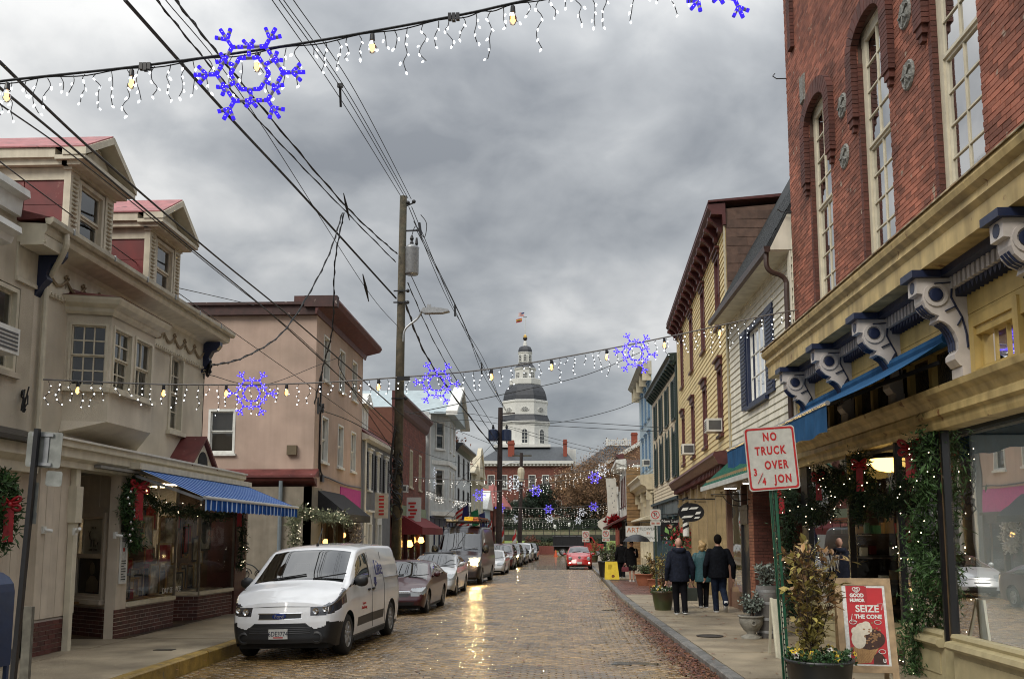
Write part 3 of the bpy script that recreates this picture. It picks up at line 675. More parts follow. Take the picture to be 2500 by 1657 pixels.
g = MB(); g.lathe([(.32, 3.3), (.32, 3.33), (.2, 3.375)], (5.55, 15.6, 0), 18); g.build('lamp_mount', BLACK, o)
text('window_lettering', 'JJNW', mat('white lettering', (.7, .7, .68), .5), b1, (5.225, 17.9, 1.55), (0, -1, .0), (0, 0, 1), .42)
for (y, x) in ((11.3, 5.9),):
 o = thing('spotlight', 'small dark spotlight on ceiling track behind the big shop window', 'spotlight', (x, y, 3.36)); g = MB(); g.bar((x-.02, y-.16, 3.36), (x-.02, y+.16, 3.36), .03); g.tube([(x, y, 3.36), (x, y, 3.28)], .012); g.lathe([(.045, 3.28), (.06, 3.2), (.07, 3.1), (.07, 3.08)], (x, y, 0), 10); g.build('lamp_head', BLACK, o)
# blue roller awning
m_awn = mat('blue awning canvas', (.025, .09, .20), .9, .15, 4, streak=.25, spec=.1)
aw = thing('blue_awning', 'plain blue roller awning under the brackets of the brick building', 'awning', (5.1, 15.4, 4.5))
g = MB(); a0, a1 = 12.04, 18.8
for i in range(8):
 t, t2 = i/8, (i+1)/8; f = lambda t: (5.08-1.54*t, 4.55-.82*t-.06*math.sin(math.pi*t))
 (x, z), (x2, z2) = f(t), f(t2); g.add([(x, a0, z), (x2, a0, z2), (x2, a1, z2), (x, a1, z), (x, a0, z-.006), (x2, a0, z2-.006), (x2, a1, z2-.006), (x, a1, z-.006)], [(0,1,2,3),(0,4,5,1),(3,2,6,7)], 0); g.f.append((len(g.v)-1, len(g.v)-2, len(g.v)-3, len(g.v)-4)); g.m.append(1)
g.build('canvas', [m_awn, mat('shaded awning underside', (.008, .009, .012), .95, spec=.05)], aw)  # underside faces take a near-black colour that paints in the shade
g = MB(); n = 40
for i in range(n):
 y, y2 = a0+(a1-a0)*i/n, a0+(a1-a0)*(i+1)/n; w0, w1 = .012*math.sin(i*1.9), .012*math.sin((i+1)*1.9)
 g.quad((3.53, y, 3.72), (3.53, y2, 3.72), (3.53+w1, y2, 3.36+.02*math.sin(i+1)), (3.53+w0, y, 3.36+.02*math.sin(i)))
g.build('valance', m_awn, aw)
g = MB(); g.tube([(3.54, a0-.03, 3.73), (3.54, a1+.03, 3.73)], .032, 8); g.build('front_bar', mat('aluminium', (.5, .5, .5), .35, metal=1), aw)
g = MB(); g.tube([(5.08, a0-.06, 4.55), (5.08, a1+.05, 4.55)], .09, 10); g.build('roller', m_awn, aw)
g = MB()
for y in (a0+.3, a1-.3): g.bar((5.1, y, 4.3), (4.4, y+.5, 4.05), .05); g.bar((4.4, y+.5, 4.05), (3.56, y, 3.72), .05)
g.build('arm', BLACK, aw)
# - white clapboard house
m_wc = mat('white clapboard paint', (.70, .67, .56), .55, .12, 2, island=.08, streak=.3)
m_slate = mat('dark slate shingle', (.016, .019, .021), .75, .25, 6, bump=.6, bscale=14, island=.2)
m_brown = mat('brown gutter paint', (.05, .026, .02), .35, .2)
b2 = thing('white_house', 'white clapboard house with steep slate roof and navy shutters', 'house', (5.2, 26.9, 0))
F2 = Fc(5.2, -1)
ops = [(22.2, 24.45, 5.3, 7.45)]
g = MB(); wall_open(g, F2, 19.72, 26.85, 4.0, 8.35, ops, .2); g.box(5.45, 14, 19.75, 26.85, 3.6, 8.3); g.build('wall', m_wc, b2)
clad(b2, F2, 19.75, 26.85, 4.05, 8.2, .17, m_wc, ops)
window(b2, F2, 23.32, 5.35, 2.2, 2.05, 4, 3, m_navy, .12, .05, .05, True, sashes=1, lites=True, sashm=WHITE)
for a, b in ((21.5, 22.18), (24.47, 25.15)):
 g = MB(); F2.box(g, a, b, 5.35, 7.42, .03, .07); [F2.box(g, a+.06, b-.06, z, z+.05, .07, .085) for z in [5.45+k*.1 for k in range(19)]]; g.build('shutter', m_navy, b2)
g = MB(); g.prism([(4.68, 8.2), (8.3, 14.6), (8.45, 14.6), (4.83, 8.12)], lambda a, b, t: (a, t, b), 19.76, 26.88); rf = g.build('roof', m_slate, b2)
me = bpy.data.meshes.new('roof_shingle'); q = MB(); s60 = Vector((3.62, 0, 6.4)).normalized(); nrm = Vector((-s60.z, 0, s60.x)); q.obox(s60*.14+nrm*.012, s60*.15, Vector((0, .115, 0)), nrm*.008); me.from_pydata(q.v, [], q.f); me.materials.append(m_slate)
for k in range(11):
 for j in range(27):
  link('roof_shingle', me, rf, loc=Vector((4.68, 19.92+j*.253+(.12 if k % 2 else 0), 8.2))+s60*(k*.24)+nrm*(.002+.004*(j % 2))-wloc(b2))
g = MB(); g.box(4.72, 5.2, 19.78, 26.85, 8.1, 8.13); g.prism([(4.72, 8.12), (5.2, 8.12), (5.2, 8.9), (5.12, 8.9)], lambda a, b, t: (a, t, b), 19.74, 19.8); F2.box(g, 19.75, 19.95, 4.0, 8.1, .03, .06); g.build('eave_soffit', m_wc, b2)
g = MB(); g.prism([(4.6, 8.2), (4.62, 8.08), (4.7, 8.06), (4.74, 8.1), (4.74, 8.2)], lambda a, b, t: (a, t, b), 19.74, 26.9); g.build('gutter', m_brown, b2)
g = MB(); g.tube(through([(4.68, 19.86, 8.1), (4.68, 19.86, 7.8), (4.78, 19.86, 7.66), (4.98, 19.86, 7.58), (5.08, 19.86, 7.45), (5.08, 19.86, 7.2), (5.08, 19.86, 5.9), (5.08, 19.86, 4.2)], 4), .055, 8); g.build('downspout', m_brown, b2)
# its shop floor: recessed entrance, brick pier facing down the street, ribbed teal canopy
m_tanw = mat('tan shop paint', (.27, .20, .10), .55, .15, 4, streak=.3)
m_teal = mat('teal sheet metal', (.03, .14, .10), .4, .15, 5)
F2y = Fy(23.0)
g = MB(); g.box(4.9, 7.2, 23.0, 23.5, .1, 3.3); pier = g.build('pier', m_mort, b2)
brick_wall(b2, F2y, 4.9, 6.2, .16, 3.3, m_rbd, m_mort, [], singles=240)
brick_wall(b2, Fc(4.9, -1), 23.0, 23.5, .16, 3.3, mat('lit pier brick', (.28, .11, .06), .7, .2, island=.2), m_mort, [], singles=60)  # street side of the pier: lighter brick colour stands in for light
g = MB(); g.box(7.2, 7.3, 19.75, 23, .1, 3.6); g.box(5.25, 7.3, 19.7, 19.76, .1, 3.95); g.box(4.4, 7.3, 20.4, 26.8, 3.34, 3.4); g.box(4.42, 7.3, 20.4, 26.8, 3.4, 3.6); g.build('entrance_lining', m_tanw, b2)
g = MB(); g.box(4.95, 5.0, 23.5, 24.6, .13, 2.75); g.box(4.9, 4.95, 23.52, 23.62, .13, 2.7); g.box(4.9, 4.95, 24.48, 24.58, .13, 2.7); g.box(4.86, 4.95, 23.48, 24.62, 2.7, 2.82); g.box(4.88, 4.94, 23.6, 24.5, 2.35, 2.7); g.build('door', mat('dark door paint', (.018, .018, .02), .45), b2)
g = MB(); g.box(5.0, 5.6, 24.6, 26.8, .13, .6); g.box(4.95, 5.1, 24.62, 24.72, .13, 3.34); g.box(4.95, 5.1, 26.6, 26.8, .13, 3.34); g.build('shop_frame', mat('rust brown post', (.15, .075, .05), .6), b2)
g = MB(); g.quad((5.02, 24.7, .6), (5.02, 26.6, .6), (5.02, 26.6, 3.3), (5.02, 24.7, 3.3)); g.build('shop_window', SHOPGLASS, b2)
g = MB(); g.box(5.5, 5.55, 24.7, 26.6, .6, 3.3); g.build('window_backdrop', mat('pale display cloth', (.45, .45, .44), .8, .4, 5), b2)
g = MB(); n = 26; y0, y1 = 20.4, 26.9
g.prism([(4.32, 3.42), (5.2, 4.2), (5.2, 4.16), (4.32, 3.38)], lambda a, b, t: (a, t, b), y0, y1); cn = g.build('canopy', m_teal, b2)
g = MB()
for k in range(n+1): y = y0+(y1-y0)*k/n; g.bar((4.32, y, 3.43), (5.19, y, 4.21), .03, .03)
g.build('canopy_rib', m_teal, b2); g = MB(); g.box(4.27, 4.33, y0, y1, 3.3, 3.42); g.build('canopy_gutter', mat('pale gutter', (.5, .52, .5), .5), b2)
lm = emat('lit tube', (1, .9, .8), 4)
for y in (22.6, 25.0):
 o = thing('tube_light', 'lit tube light under the teal canopy, ' + ('nearer one by the brick pier' if y < 23 else 'farther one over the display window'), 'light', (4.75, y, 3.3)); g = MB(); g.box(4.6, 4.9, y-.04, y+.04, 3.28, 3.3); g.build('tube', lm, o); g = MB(); g.box(4.58, 4.92, y-.06, y+.06, 3.3, 3.34); g.build('lamp_housing', WHITE, o)
g = MB(); g.tube(through([(4.9, 23.3, 2.95), (4.6, 23.3, 2.9), (4.45, 23.3, 3.0), (4.4, 23.3, 3.2)], 4), .014); g.tube([(5.0, 24.2, 3.1), (4.1, 24.2, 3.1)], .014); g.tube(through([(4.95, 24.2, 2.8), (4.6, 24.2, 2.85), (4.4, 24.2, 3.05)], 5), .012); tag(g.build('iron_sign_bracket', BLACK), 'scrolled black iron bracket over the dark door by the pier', 'sign bracket')
g = MB(); [g.box(4.405, 4.42, 20.5+k*.14, 20.6+k*.14, 3.43, 3.58-.03*(k % 3)) for k in range(8)]; g.build('gilt_marks', mat('gilt lettering', (.5, .28, .05), .5), b2, kind='stuff')
# - yellow clapboard building
m_yc = mat('yellow clapboard paint', (.74, .60, .30), .5, .1, 2, island=.07, streak=.25)
m_mar = mat('maroon trim', (.085, .022, .02), .5, .2, 6)
b3 = thing('yellow_building', 'tall yellow clapboard building with maroon cornice and window trim', 'building', (5.2, 43, 0))
F3 = Fc(5.2, -1, .0469, 27.0)
yw = [28.9, 32.9, 36.9, 40.9]; ops = [(y-.55, y+.55, 8.5, 10.75) for y in yw]+[(y-.55, y+.55, 5.1, 7.25) for y in yw]
g = MB(); wall_open(g, F3, 27.0, 43.0, 4.3, 11.3, ops, .2); g.box(5.95, 15, 27.0, 43, 0, 11.2); g.prism([(5.2, 4.2), (15, 4.2), (15, 12.4), (5.2, 11.6)], lambda a, b, t: (a, t, b), 26.98, 27.2); g.box(6.2, 6.6, 27.0, 43, 0, 4.4); g.build('wall', m_yc, b3)
clad(b3, F3, 27.0, 43.0, 4.45, 11.2, .172, m_yc, ops)
for i, y in enumerate(yw):
 window(b3, F3, y, 8.5, 1.05, 2.2, 1, 1, m_mar, .1, .05, .05, True, curtain=None if i % 2 else mat('lace', (.5, .5, .48), .9), head=.12)
 window(b3, F3, y, 5.12, 1.05, 2.1, 1, 1, m_mar, .1, .05, .05, True, curtain=mat('lace', (.5, .5, .48), .9), head=.2, shade=.35 if i % 2 else 0)
each('corner_board', CREAMT, b3, F3, [(26.97, 27.1, 4.3, 11.3, .02, .06), (42.85, 43, 4.3, 11.3, .02, .06)])
g = MB(); F3.prof(g, [(0, 11.75), (.5, 11.72), (.52, 11.6), (.42, 11.5), (.42, 11.42), (.1, 11.4), (.08, 11.1), (0, 11.1)], 26.9, 43.1); g.build('cornice', m_mar, b3)
me = bpy.data.meshes.new('modillion'); q = MB(); q.prism([(0, 0), (.4, 0), (.4, -.1), (.25, -.16), (.12, -.3), (.12, -.42), (0, -.46)], lambda a, b, t: (-a, t, b), -.09, .09); me.from_pydata(q.v, [], q.f); me.materials.append(m_mar)
for k in range(17): link('modillion', me, b3, loc=F3.pt(27.3+k*.97, 11.42, .08)-wloc(b3))
g = MB(); F3.prof(g, [(0, 4.5), (.5, 4.44), (.55, 4.34), (.5, 4.28), (.4, 4.1), (.12, 4.05), (.1, 3.85), (0, 3.85)], 26.95, 43.05); g.build('shop_cornice', m_mar, b3)
me = bpy.data.meshes.new('dentil'); q = MB(); q.box(-.34, -.1, -.05, .05, 0, .16); me.from_pydata(q.v, [], q.f); me.materials.append(m_mar)
for k in range(40): link('dentil', me, b3, loc=F3.pt(27.1+k*.4, 3.9)-wloc(b3))
# brown siding on the flank that shows over the slate roof
m_bs = mat('brown shingle siding', (.105, .062, .045), .8, .2, 6, island=.25, bump=.3)
me = bpy.data.meshes.new('siding_shingle'); q = MB(); q.add([(0, -.01, 0), (.6, -.01, 0), (.6, 0, .27), (0, 0, .27), (0, .004, 0), (.6, .004, 0)], [(0,1,2,3), (0,4,5,1)]); me.from_pydata(q.v, [], q.f); me.materials.append(m_bs)
for k in range(18):
 z = 7.3+k*.265
 for j in range(7):
  x = 5.22+j*.61-(.3 if k % 2 else 0)
  if z+.2 < 11.55+(x-5.2)*.08 and x > 5.1 and (x-5.2)*1.77 < z-7.2+1.4: link('siding_shingle', me, b3, loc=Vector((x, 26.972, z))-wloc(b3))
g = MB(); g.add([(5.2, 26.974, 7), (15, 26.974, 7), (15, 26.974, 12.4), (5.2, 26.974, 11.6)], [(0,1,2,3)], 1); g.prism([(.5, 11.76), (-9.8, 12.5), (-9.8, 12.7), (.5, 11.82)], lambda a, b, t: F3.pt(t, b, a), 26.85, 43.1); g.build('roof', [m_mar, m_bs], b3)
# shop floor
each('column', m_tanw, b3, F3, [[(y-.13, y+.13, .13, 3.9, .0, .16), (y-.17, y+.17, 3.3, 3.45, .0, .2), (y-.17, y+.17, .13, .5, 0, .2)] for y in (27.3, 29.6, 31.9, 34.6, 37.2, 39.8, 42.4)])
g = MB(); F3.box(g, 27, 43, .1, .7, -.1, .05); F3.box(g, 27, 43, 3.4, 3.9, -.1, .05); g.build('shop_frame', m_tanw, b3)
for a, b in ((27.45, 29.45), (29.75, 31.75), (32.05, 34.45), (34.75, 37.05), (37.35, 39.65), (39.95, 42.2)):
 g = MB(); g.quad(F3.pt(a, .7), F3.pt(b, .7), F3.pt(b, 3.4), F3.pt(a, 3.4)); g.build('shop_window', GLASS, b3)
def ac(F, bld, y, z):
 o = thing('air_conditioner', 'pending', 'air conditioner', F.pt(y, z, .3)); g = MB(); F.box(g, y-.3, y+.3, z, z+.4, .03, .5); g.build('casing', WHITE, o)
 g = MB(); [F.box(g, y-.25, y+.25, z+.05+k*.06, z+.085+k*.06, .5, .506) for k in range(5)]
 g.box(*sorted((F.pt(y, 0, .08).x, F.pt(y, 0, .45).x)), y-.306, y-.3, z+.06, z+.34); g.build('grille', mat('ac grille', (.08, .08, .08), .6), o); return o
ac(F3, b3, 28.9, 5.2)['label'] = 'white air conditioner in lower window of yellow building, nearer one'
ac(F3, b3, 36.9, 5.2)['label'] = 'white air conditioner in lower window of yellow building, farther one above the barber sign'
# = RIGHT SIDE, FARTHER
def shopfront(bld, F, y0, y1, top, m, n, base=.6, glass=None, fascia=.5, name='shop_window', depth=.05):
 """posts, stall riser, fascia and glass of a small shop"""
 each('shop_post', m, bld, F, [(y0+(y1-y0-.16)*i/n, y0+(y1-y0-.16)*i/n+.16, .1, top, -.1, .1) for i in range(n+1)])
 g = MB(); F.box(g, y0, y1, .1, base, -.12, .06); g.build('stall_riser', m, bld); g = MB(); F.box(g, y0, y1, top-fascia, top, -.12, .07); F.box(g, y0-.05, y1+.05, top, top+.12, -.12, .2); g.build('fascia', m, bld)
 for i in range(n):
  a, b = y0+(y1-y0-.16)*i/n+.16, y0+(y1-y0-.16)*(i+1)/n
  g = MB(); g.quad(F.pt(a, base, -depth), F.pt(b, base, -depth), F.pt(b, top-fascia, -depth), F.pt(a, top-fascia, -depth)); g.build(name, glass or GLASS, bld)
def shutters(bld, F, yc, zb, w, h, m, sw=.4, arch=False):
 for a, b in ((yc-w/2-sw-.02, yc-w/2-.02), (yc+w/2+.02, yc+w/2+sw+.02)):
  g = MB(); F.box(g, a, b, zb, zb+h, .03, .07); z = zb+.08
  while z < zb+h-.1: F.box(g, a+.05, b-.05, z, z+.06, .07, .085); z += .12
  if arch: g.prism([(a, zb+h), (b, zb+h), (a+(b-a)*.8, zb+h+.25), ((a+b)/2, zb+h+.33), (a+(b-a)*.2, zb+h+.25)], lambda p, q, t: F.pt(p, q, t), .03, .07)
  g.build('shutter', m, bld)
m_dkg = mat('dark green paint', (.012, .028, .024), .45, .15)
m_cc = mat('cream clapboard paint', (.70, .60, .43), .5, .1, 2, island=.07, streak=.25)
b4 = thing('cream_building', 'cream clapboard building with dark arched shutters and green shopfront', 'building', (5.95, 56, 0))
F4 = Fc(5.95, -1, .016, 43.0)
cw = [44.9, 47.9, 50.9, 53.9]; ops = [(y-.5, y+.5, z, z+h) for y in cw for z, h in ((7.6, 1.9), (4.9, 2.1))]
g = MB(); wall_open(g, F4, 43.0, 56, 3.9, 9.9, ops, .2); g.box(6.5, 15, 43.02, 56, 3.9, 9.9); g.box(6.9, 15, 43.02, 56, -.4, 3.9); g.build('wall', m_cc, b4)
clad(b4, F4, 43.0, 56, 3.95, 9.8, .172, m_cc, ops)
for y in cw:
 window(b4, F4, y, 7.6, 1.0, 1.9, 1, 1, m_dkg, .08, .05, .04); shutters(b4, F4, y, 7.6, 1.0, 1.9, m_dkg)
 window(b4, F4, y, 4.9, 1.0, 2.1, 1, 1, m_dkg, .08, .05, .04); shutters(b4, F4, y, 4.9, 1.0, 2.1, m_dkg, arch=True)
g = MB(); F4.prof(g, [(-.1, 10.45), (.45, 10.42), (.5, 10.3), (.38, 10.2), (.36, 10.08), (.1, 10.02), (.06, 9.8), (-.1, 9.8)], 42.98, 56.1); g.build('cornice', m_dkg, b4)
me = bpy.data.meshes.new('modillion'); q = MB(); q.prism([(0, 0), (.34, 0), (.34, -.1), (.12, -.3), (0, -.36)], lambda a, b, t: (-a, t, b), -.07, .07); me.from_pydata(q.v, [], q.f); me.materials.append(m_dkg)
for k in range(16): link('modillion', me, b4, loc=F4.pt(43.3+k*.82, 10.1, .05)-wloc(b4))
g = MB(); g.tube([F4.pt(43.12, 10.0, .1), F4.pt(43.12, 4.0, .1)], .06, 8); g.lathe([(.1, 9.9), (.16, 10.1), (.16, 10.3)], F4.pt(43.12, 0, .2), 8); g.build('downspout', m_dkg, b4)
shopfront(b4, F4, 43.05, 55.9, 3.75, mat('dark teal shop paint', (.02, .045, .055), .5, .15), 5, fascia=.75)
g = MB(); F4.box(g, 43.6, 49, 3.12, 3.66, .07, .1); g.build('fascia_panel', mat('grey green panel', (.10, .13, .14), .5), b4)
m_bc = mat('pale blue clapboard paint', (.36, .46, .52), .5, .1, 2, island=.07, streak=.2); m_bt = mat('blue trim', (.10, .19, .30), .5)
b5 = thing('blue_building', 'narrow pale blue clapboard building with cream bracketed shopfront', 'building', (6.2, 66, 0))
F5 = Fc(6.16, -1, .02, 56.0)
bw_ = [58, 60.6, 63.2]; ops = [(y-.5, y+.5, z, z+2) for y in bw_ for z in (6.3, 9.3)]
g = MB(); wall_open(g, F5, 56.1, 66, 5.2, 11.8, ops, .2); g.box(6.8, 15, 56.12, 66, -.4, 11.8); g.build('wall', m_bc, b5)
clad(b5, F5, 56.1, 66, 5.9, 11.8, .2, m_bc, ops)
for y in bw_:
 for z in (6.3, 9.3): window(b5, F5, y, z, 1.0, 2.0, 1, 1, m_bt, .1, .05, .05, head=.15)
g = MB(); F5.prof(g, [(0, 12.5), (.75, 12.45), (.8, 12.3), (.6, 12.1), (.3, 12.0), (.2, 11.7), (0, 11.7)], 56.05, 66.1); g.build('cornice', mat('grey cream trim', (.40, .38, .31), .6, .2, 4, streak=.4), b5)
each('cornice_bracket', CREAMT, b5, F5, [(y, y+.22, 11.35, 12.05, 0, .55) for y in (56.2, 58.6, 61.2, 63.8, 65.7)])
g = MB(); F5.prof(g, [(-.1, 5.75), (.9, 5.62), (.95, 5.5), (.8, 5.35), (.75, 5.1), (.5, 5.0), (.4, 4.8), (-.1, 4.8)], 56.1, 66.05); g.build('shop_cornice', CREAMT, b5)
each('scroll_bracket', CREAMT, b5, F5, [[(y, y+.25, 4.2, 4.8, 0, .42), (y+.02, y+.23, 3.9, 4.2, 0, .25)] for y in (56.25, 60.9, 65.6)])
shopfront(b5, F5, 56.15, 65.95, 4.6, CREAMT, 4, fascia=1.3)
g = MB(); F5.prof(g, [(0, 3.35), (.7, 3.1), (.75, 3.0), (0, 3.05)], 56.2, 65.9); g.build('window_hood', CREAMT, b5)
ac(F5, b5, 58, 6.3)['label'] = 'small air conditioner in window of pale blue building'
m_tb = mat('tan shingle', (.25, .15, .065), .8, .2, 5, island=.2)
b6 = thing('tan_building', 'low tan sided building with white front that juts past the blue one', 'building', (5.5, 76, 0))
F6 = Fc(5.35, -1, .03, 66.0)
ops = [(y-.5, y+.5, 4.2, 6.3) for y in (67.6, 70.4, 73.2)]
g = MB(); wall_open(g, F6, 66.1, 76, 3.2, 7.0, ops, .2); g.box(5.9, 14, 66.1, 76, -.4, 7.0); g.build('wall', WHITE, b6)
for y in (67.6, 70.4, 73.2): window(b6, F6, y, 4.2, 1.0, 2.1, 1, 1, m_mar, .12, .05, .05)
me = bpy.data.meshes.new('clapboard'); q = MB(); q.add([(0, -.03, 0), (1.9, -.03, 0), (1.9, 0, .24), (0, 0, .24)], [(0,1,2,3)]); q.box(0, 1.9, -.03, 0, 0, .004); me.from_pydata(q.v, [], q.f); me.materials.append(m_tb)
for k in range(27): link('clapboard', me, b6, loc=Vector((5.36, 66.08, .1+k*.25))-wloc(b6))
g = MB(); F6.prof(g, [(0, 7.4), (.7, 7.35), (.7, 7.15), (.3, 7.0), (0, 6.9)], 65.9, 76.1); g.build('cornice', WHITE, b6)
g = MB(); g.box(4.7, 5.4, 66, 66.1, 6.7, 7.3); g.build('cornice_return', WHITE, b6)
shopfront(b6, F6, 66.2, 75.8, 3.1, mat('dark shop paint', (.03, .03, .03), .5), 4)
g = MB(); F6.prof(g, [(.0, 3.5), (1.5, 2.7), (1.5, 2.6), (0, 3.3)], 66.1, 75.6); tag(g.build('maroon_awning', m_mar), 'maroon shop awning at the foot of the tan sided building', 'awning')
def far_building(name, label, F, y0, y1, h, m, wn, trim, gable=False, shopm=None, rows=((1.05, .3), (.58, .28)), wmat=None, cat='building', roofm=None):
 b = thing(name, label, cat, (F.x(y1), y1, 0)); zs = [(h*a-h*.02*0, h*q) for a, q in ()]
 ops = []; n = wn; levels = []; z = 3.9
 while z+2.4 < h+.3: levels.append(z+.5); z += 2.9
 for i in range(n):
  yc = y0+(y1-y0)*(i+.5)/n
  for z in levels: ops.append((yc-.5, yc+.5, z, z+1.8))
 g = MB(); wall_open(g, F, y0, y1, 3.2, h, ops, .2); s = F.sg; xs = sorted((F.x(y0)-s*.6, F.x(y0)-s*9)); g.box(xs[0], xs[1], y0+.02, y1, -.5, h-.02); xs = sorted((F.x(y0)-s*.1, F.x(y0)-s*9)); g.box(xs[0], xs[1], y0, y0+.3, -.5, h-.02); g.build('wall', m, b)
 for a, c, z, z2 in ops: window(b, F, (a+c)/2, z, 1.0, 1.8, 1, 1, wmat or WHITE, .1, .05, .05)
 if gable:
  g = MB(); ym = (y0+y1)/2; g.prism([(y0-.3, h), (y1+.3, h), (ym, h+2.2)], lambda a, b_, t: F.pt(a, b_, t), -8, .35); g.build('roof', roofm or m_slate, b)
 else:
  g = MB(); F.prof(g, [(0, h+.45), (.6, h+.4), (.6, h+.25), (.3, h), (.1, h-.3), (0, h-.3)], y0-.05, y1+.05); g.build('cornice', trim, b)
 shopfront(b, F, y0+.1, y1-.1, 3.1, shopm or trim, max(2, wn))
 return b
F7 = Fc(6.0, -1, .045, 76)
b7 = far_building('dark_roofed_building', 'dim brown building with maroon roof edge past the white stocking', F7, 76.2, 88, 8.2, mat('dull brown wall', (.13, .08, .06), .8, .2), 3, m_mar)
b7b = far_building('white_gabled_building', 'small white building with projecting eave, last of the right row', Fc(6.4, -1, .05, 88), 88.2, 100, 6.2, WHITE, 3, WHITE, shopm=mat('brick red shop', (.2, .05, .03), .6))
# = LEFT SIDE
m_stuc = mat('beige stucco', (.52, .46, .36), .85, .14, 1.2, col2=(.43, .38, .29), bump=.5, bscale=70, streak=.14)
m_cs = mat('cream stucco', (.60, .54, .43), .85, .14, 1.1, col2=(.50, .445, .35), bump=.5, bscale=70, streak=.12)
m_redm = mat('weathered red sheet roof', (.10, .018, .016), .55, .2, 3, spots=((.26, .17, .16), 4), col2=(.14, .034, .03))
m_pinkroof = mat('faded red sheet roof', (.34, .10, .10), .5, .25, 4, spots=((.12, .01, .01), 5))
m_dormred = mat('dark red dormer cladding', (.15, .014, .014), .5, .25, 2.5, spots=((.2, .06, .05), 5))
m_lt = mat('pale cream trim', (.58, .53, .41), .5, .1, 5, streak=.3)
m_lb = mat('left shop board paint', (.58, .50, .40), .55, .1, 3, streak=.25)
m_bb = mat('brown base brick', (.085, .026, .02), .6, .2, 4, island=.35, bump=.3); m_lm = mat('light mortar', (.36, .31, .27), .9)
FL = Fc(-8.5, 1)
l1 = thing('dormered_house', 'cream stucco building with two red dormers over a framing shop', 'building', (-8.5, 23.4, 0))
ops = [(20.5, 21.3, 4.35, 6.15)]
g = MB(); wall_open(g, FL, 14.9, 22.65, 3.3, 7.0, ops, .2); g.box(-18, -8.75, 14.9, 22.65, 3.3, 6.9); g.box(-8.75, -8.5, 22.6, 22.65, 3.3, 6.9); g.box(-18, -10.6, 14.9, 22.65, .1, 3.3); g.build('wall', m_cs, l1)
window(l1, FL, 20.9, 4.4, .8, 1.75, 2, 2, m_lt, .07, .08, .03, curtain=mat('lace', (.5,.5,.48), .9))
# oriel: two small sashes in front, one facing down the street
ob = thing  # (short name kept below for readability)
g = MB(); A0, A1, B0, B1 = (-8.5, 15.98), (-7.8, 16.2), (-7.8, 18.05), (-8.5, 18.75)
FA = Fa(A0, A1, (A1[1]-A0[1], -(A1[0]-A0[0]))); FB = Fc(-7.8, 1)
wall_open(g, FA, 0, FA.L, 4.05, 6.0, [(.05, .69, 4.66, 5.8)], .12); wall_open(g, FB, 16.2, 18.05, 4.05, 6.0, [(16.29, 17.06, 4.66, 5.8), (17.17, 17.96, 4.66, 5.8)], .12)
g.quad((*B0, 4.05), (*B1, 4.05), (*B1, 6.0), (*B0, 6.0))
g.add([(*A0, 4.05), (*A1, 4.05), (*B0, 4.05), (*B1, 4.05), (-8.49, 18.95, 3.76), (-8.49, 15.9, 3.84)], [(1,2,4,5), (0,1,5), (2,3,4)]); g.add([(-8.45, 16.05, 5.98), (-7.85, 16.25, 5.98), (-7.85, 18.0, 5.98), (-8.45, 18.65, 5.98)], [(0,1,2,3)]); orl = g.build('oriel_wall', m_cs, l1)
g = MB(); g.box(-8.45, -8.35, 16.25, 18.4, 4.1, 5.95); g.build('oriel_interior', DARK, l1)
class FaX(Fa): pass
window(l1, FA, .37, 4.66, .64, 1.14, 3, 2, m_lt, .04, .06, .02, curtain=None, lites=True)
window(l1, FB, 16.675, 4.66, .77, 1.14, 2, 2, m_lt, .05, .06, .02, curtain=mat('lace', (.5,.5,.48), .9)); window(l1, FB, 17.565, 4.66, .79, 1.14, 2, 1, m_lt, .05, .06, .02, curtain=mat('lace', (.5,.5,.48), .9), shade=.1)
def ring(o, z): return [(-8.5, 15.95-o*.95, z), (-7.8+o, 16.18-o*.85, z), (-7.8+o, 18.07+o*.75, z), (-8.5, 18.8+o*.9, z)]
g = MB(); prev = None
for o, z in ((.02, 5.95), (.08, 6.0), (.08, 6.06), (.2, 6.12), (.24, 6.2), (.24, 6.24)):
 r_ = ring(o, z)
 if prev: [g.quad(prev[i], prev[i+1], r_[i+1], r_[i]) for i in range(3)]
 prev = r_
g.build('oriel_cornice', m_lt, l1)
g = MB(); r0, r1 = ring(.26, 6.24), [(-8.5, 15.9, 6.42), (-8.42, 16.3, 6.42), (-8.42, 17.9, 6.42), (-8.5, 18.5, 6.42)]; [g.quad(r0[i], r0[i+1], r1[i+1], r1[i]) for i in range(3)]; g.add(r0, [(3,2,1,0)]); g.build('oriel_roof', m_redm, l1)
# frieze with plaster garlands, eave, gutter, navy end brackets
g = MB(); FL.prof(g, [(0, 6.1), (.05, 6.1), (.05, 6.16), (.03, 6.18), (.03, 6.72), (.1, 6.78), (.45, 6.86), (.48, 6.92), (.48, 7.02), (0, 7.05)], 14.3, 23.0); g.build('eave', m_lt, l1)
g = MB()
for k in range(70): y = 15.2+k*.105; FL.box(g, y, y+.05, 6.12, 6.16, .05, .075)
g.build('bead_moulding', m_lt, l1, kind='stuff')
m_pl = mat('plaster ornament', (.26, .20, .12), .7, .15)
g = MB()
for k in range(12):
 y0 = 15.2+k*.6
 g.tube([FL.pt(y0+.61*t, 6.5-.17*math.sin(math.pi*t), .05) for t in [i/8 for i in range(9)]], [.016+.02*math.sin(math.pi*i/8) for i in range(9)], 5)
 for q in range(4): t = math.pi*2*q/4; g.ball(FL.pt(y0+.05*math.cos(t), 6.53+.04*math.sin(t), .05), .03, 6, 4)
 g.tube([FL.pt(y0, 6.5, .05), FL.pt(y0-.02, 6.34, .05)], [.02, .006], 5)
g.build('plaster_garland', m_pl, l1, kind='stuff')
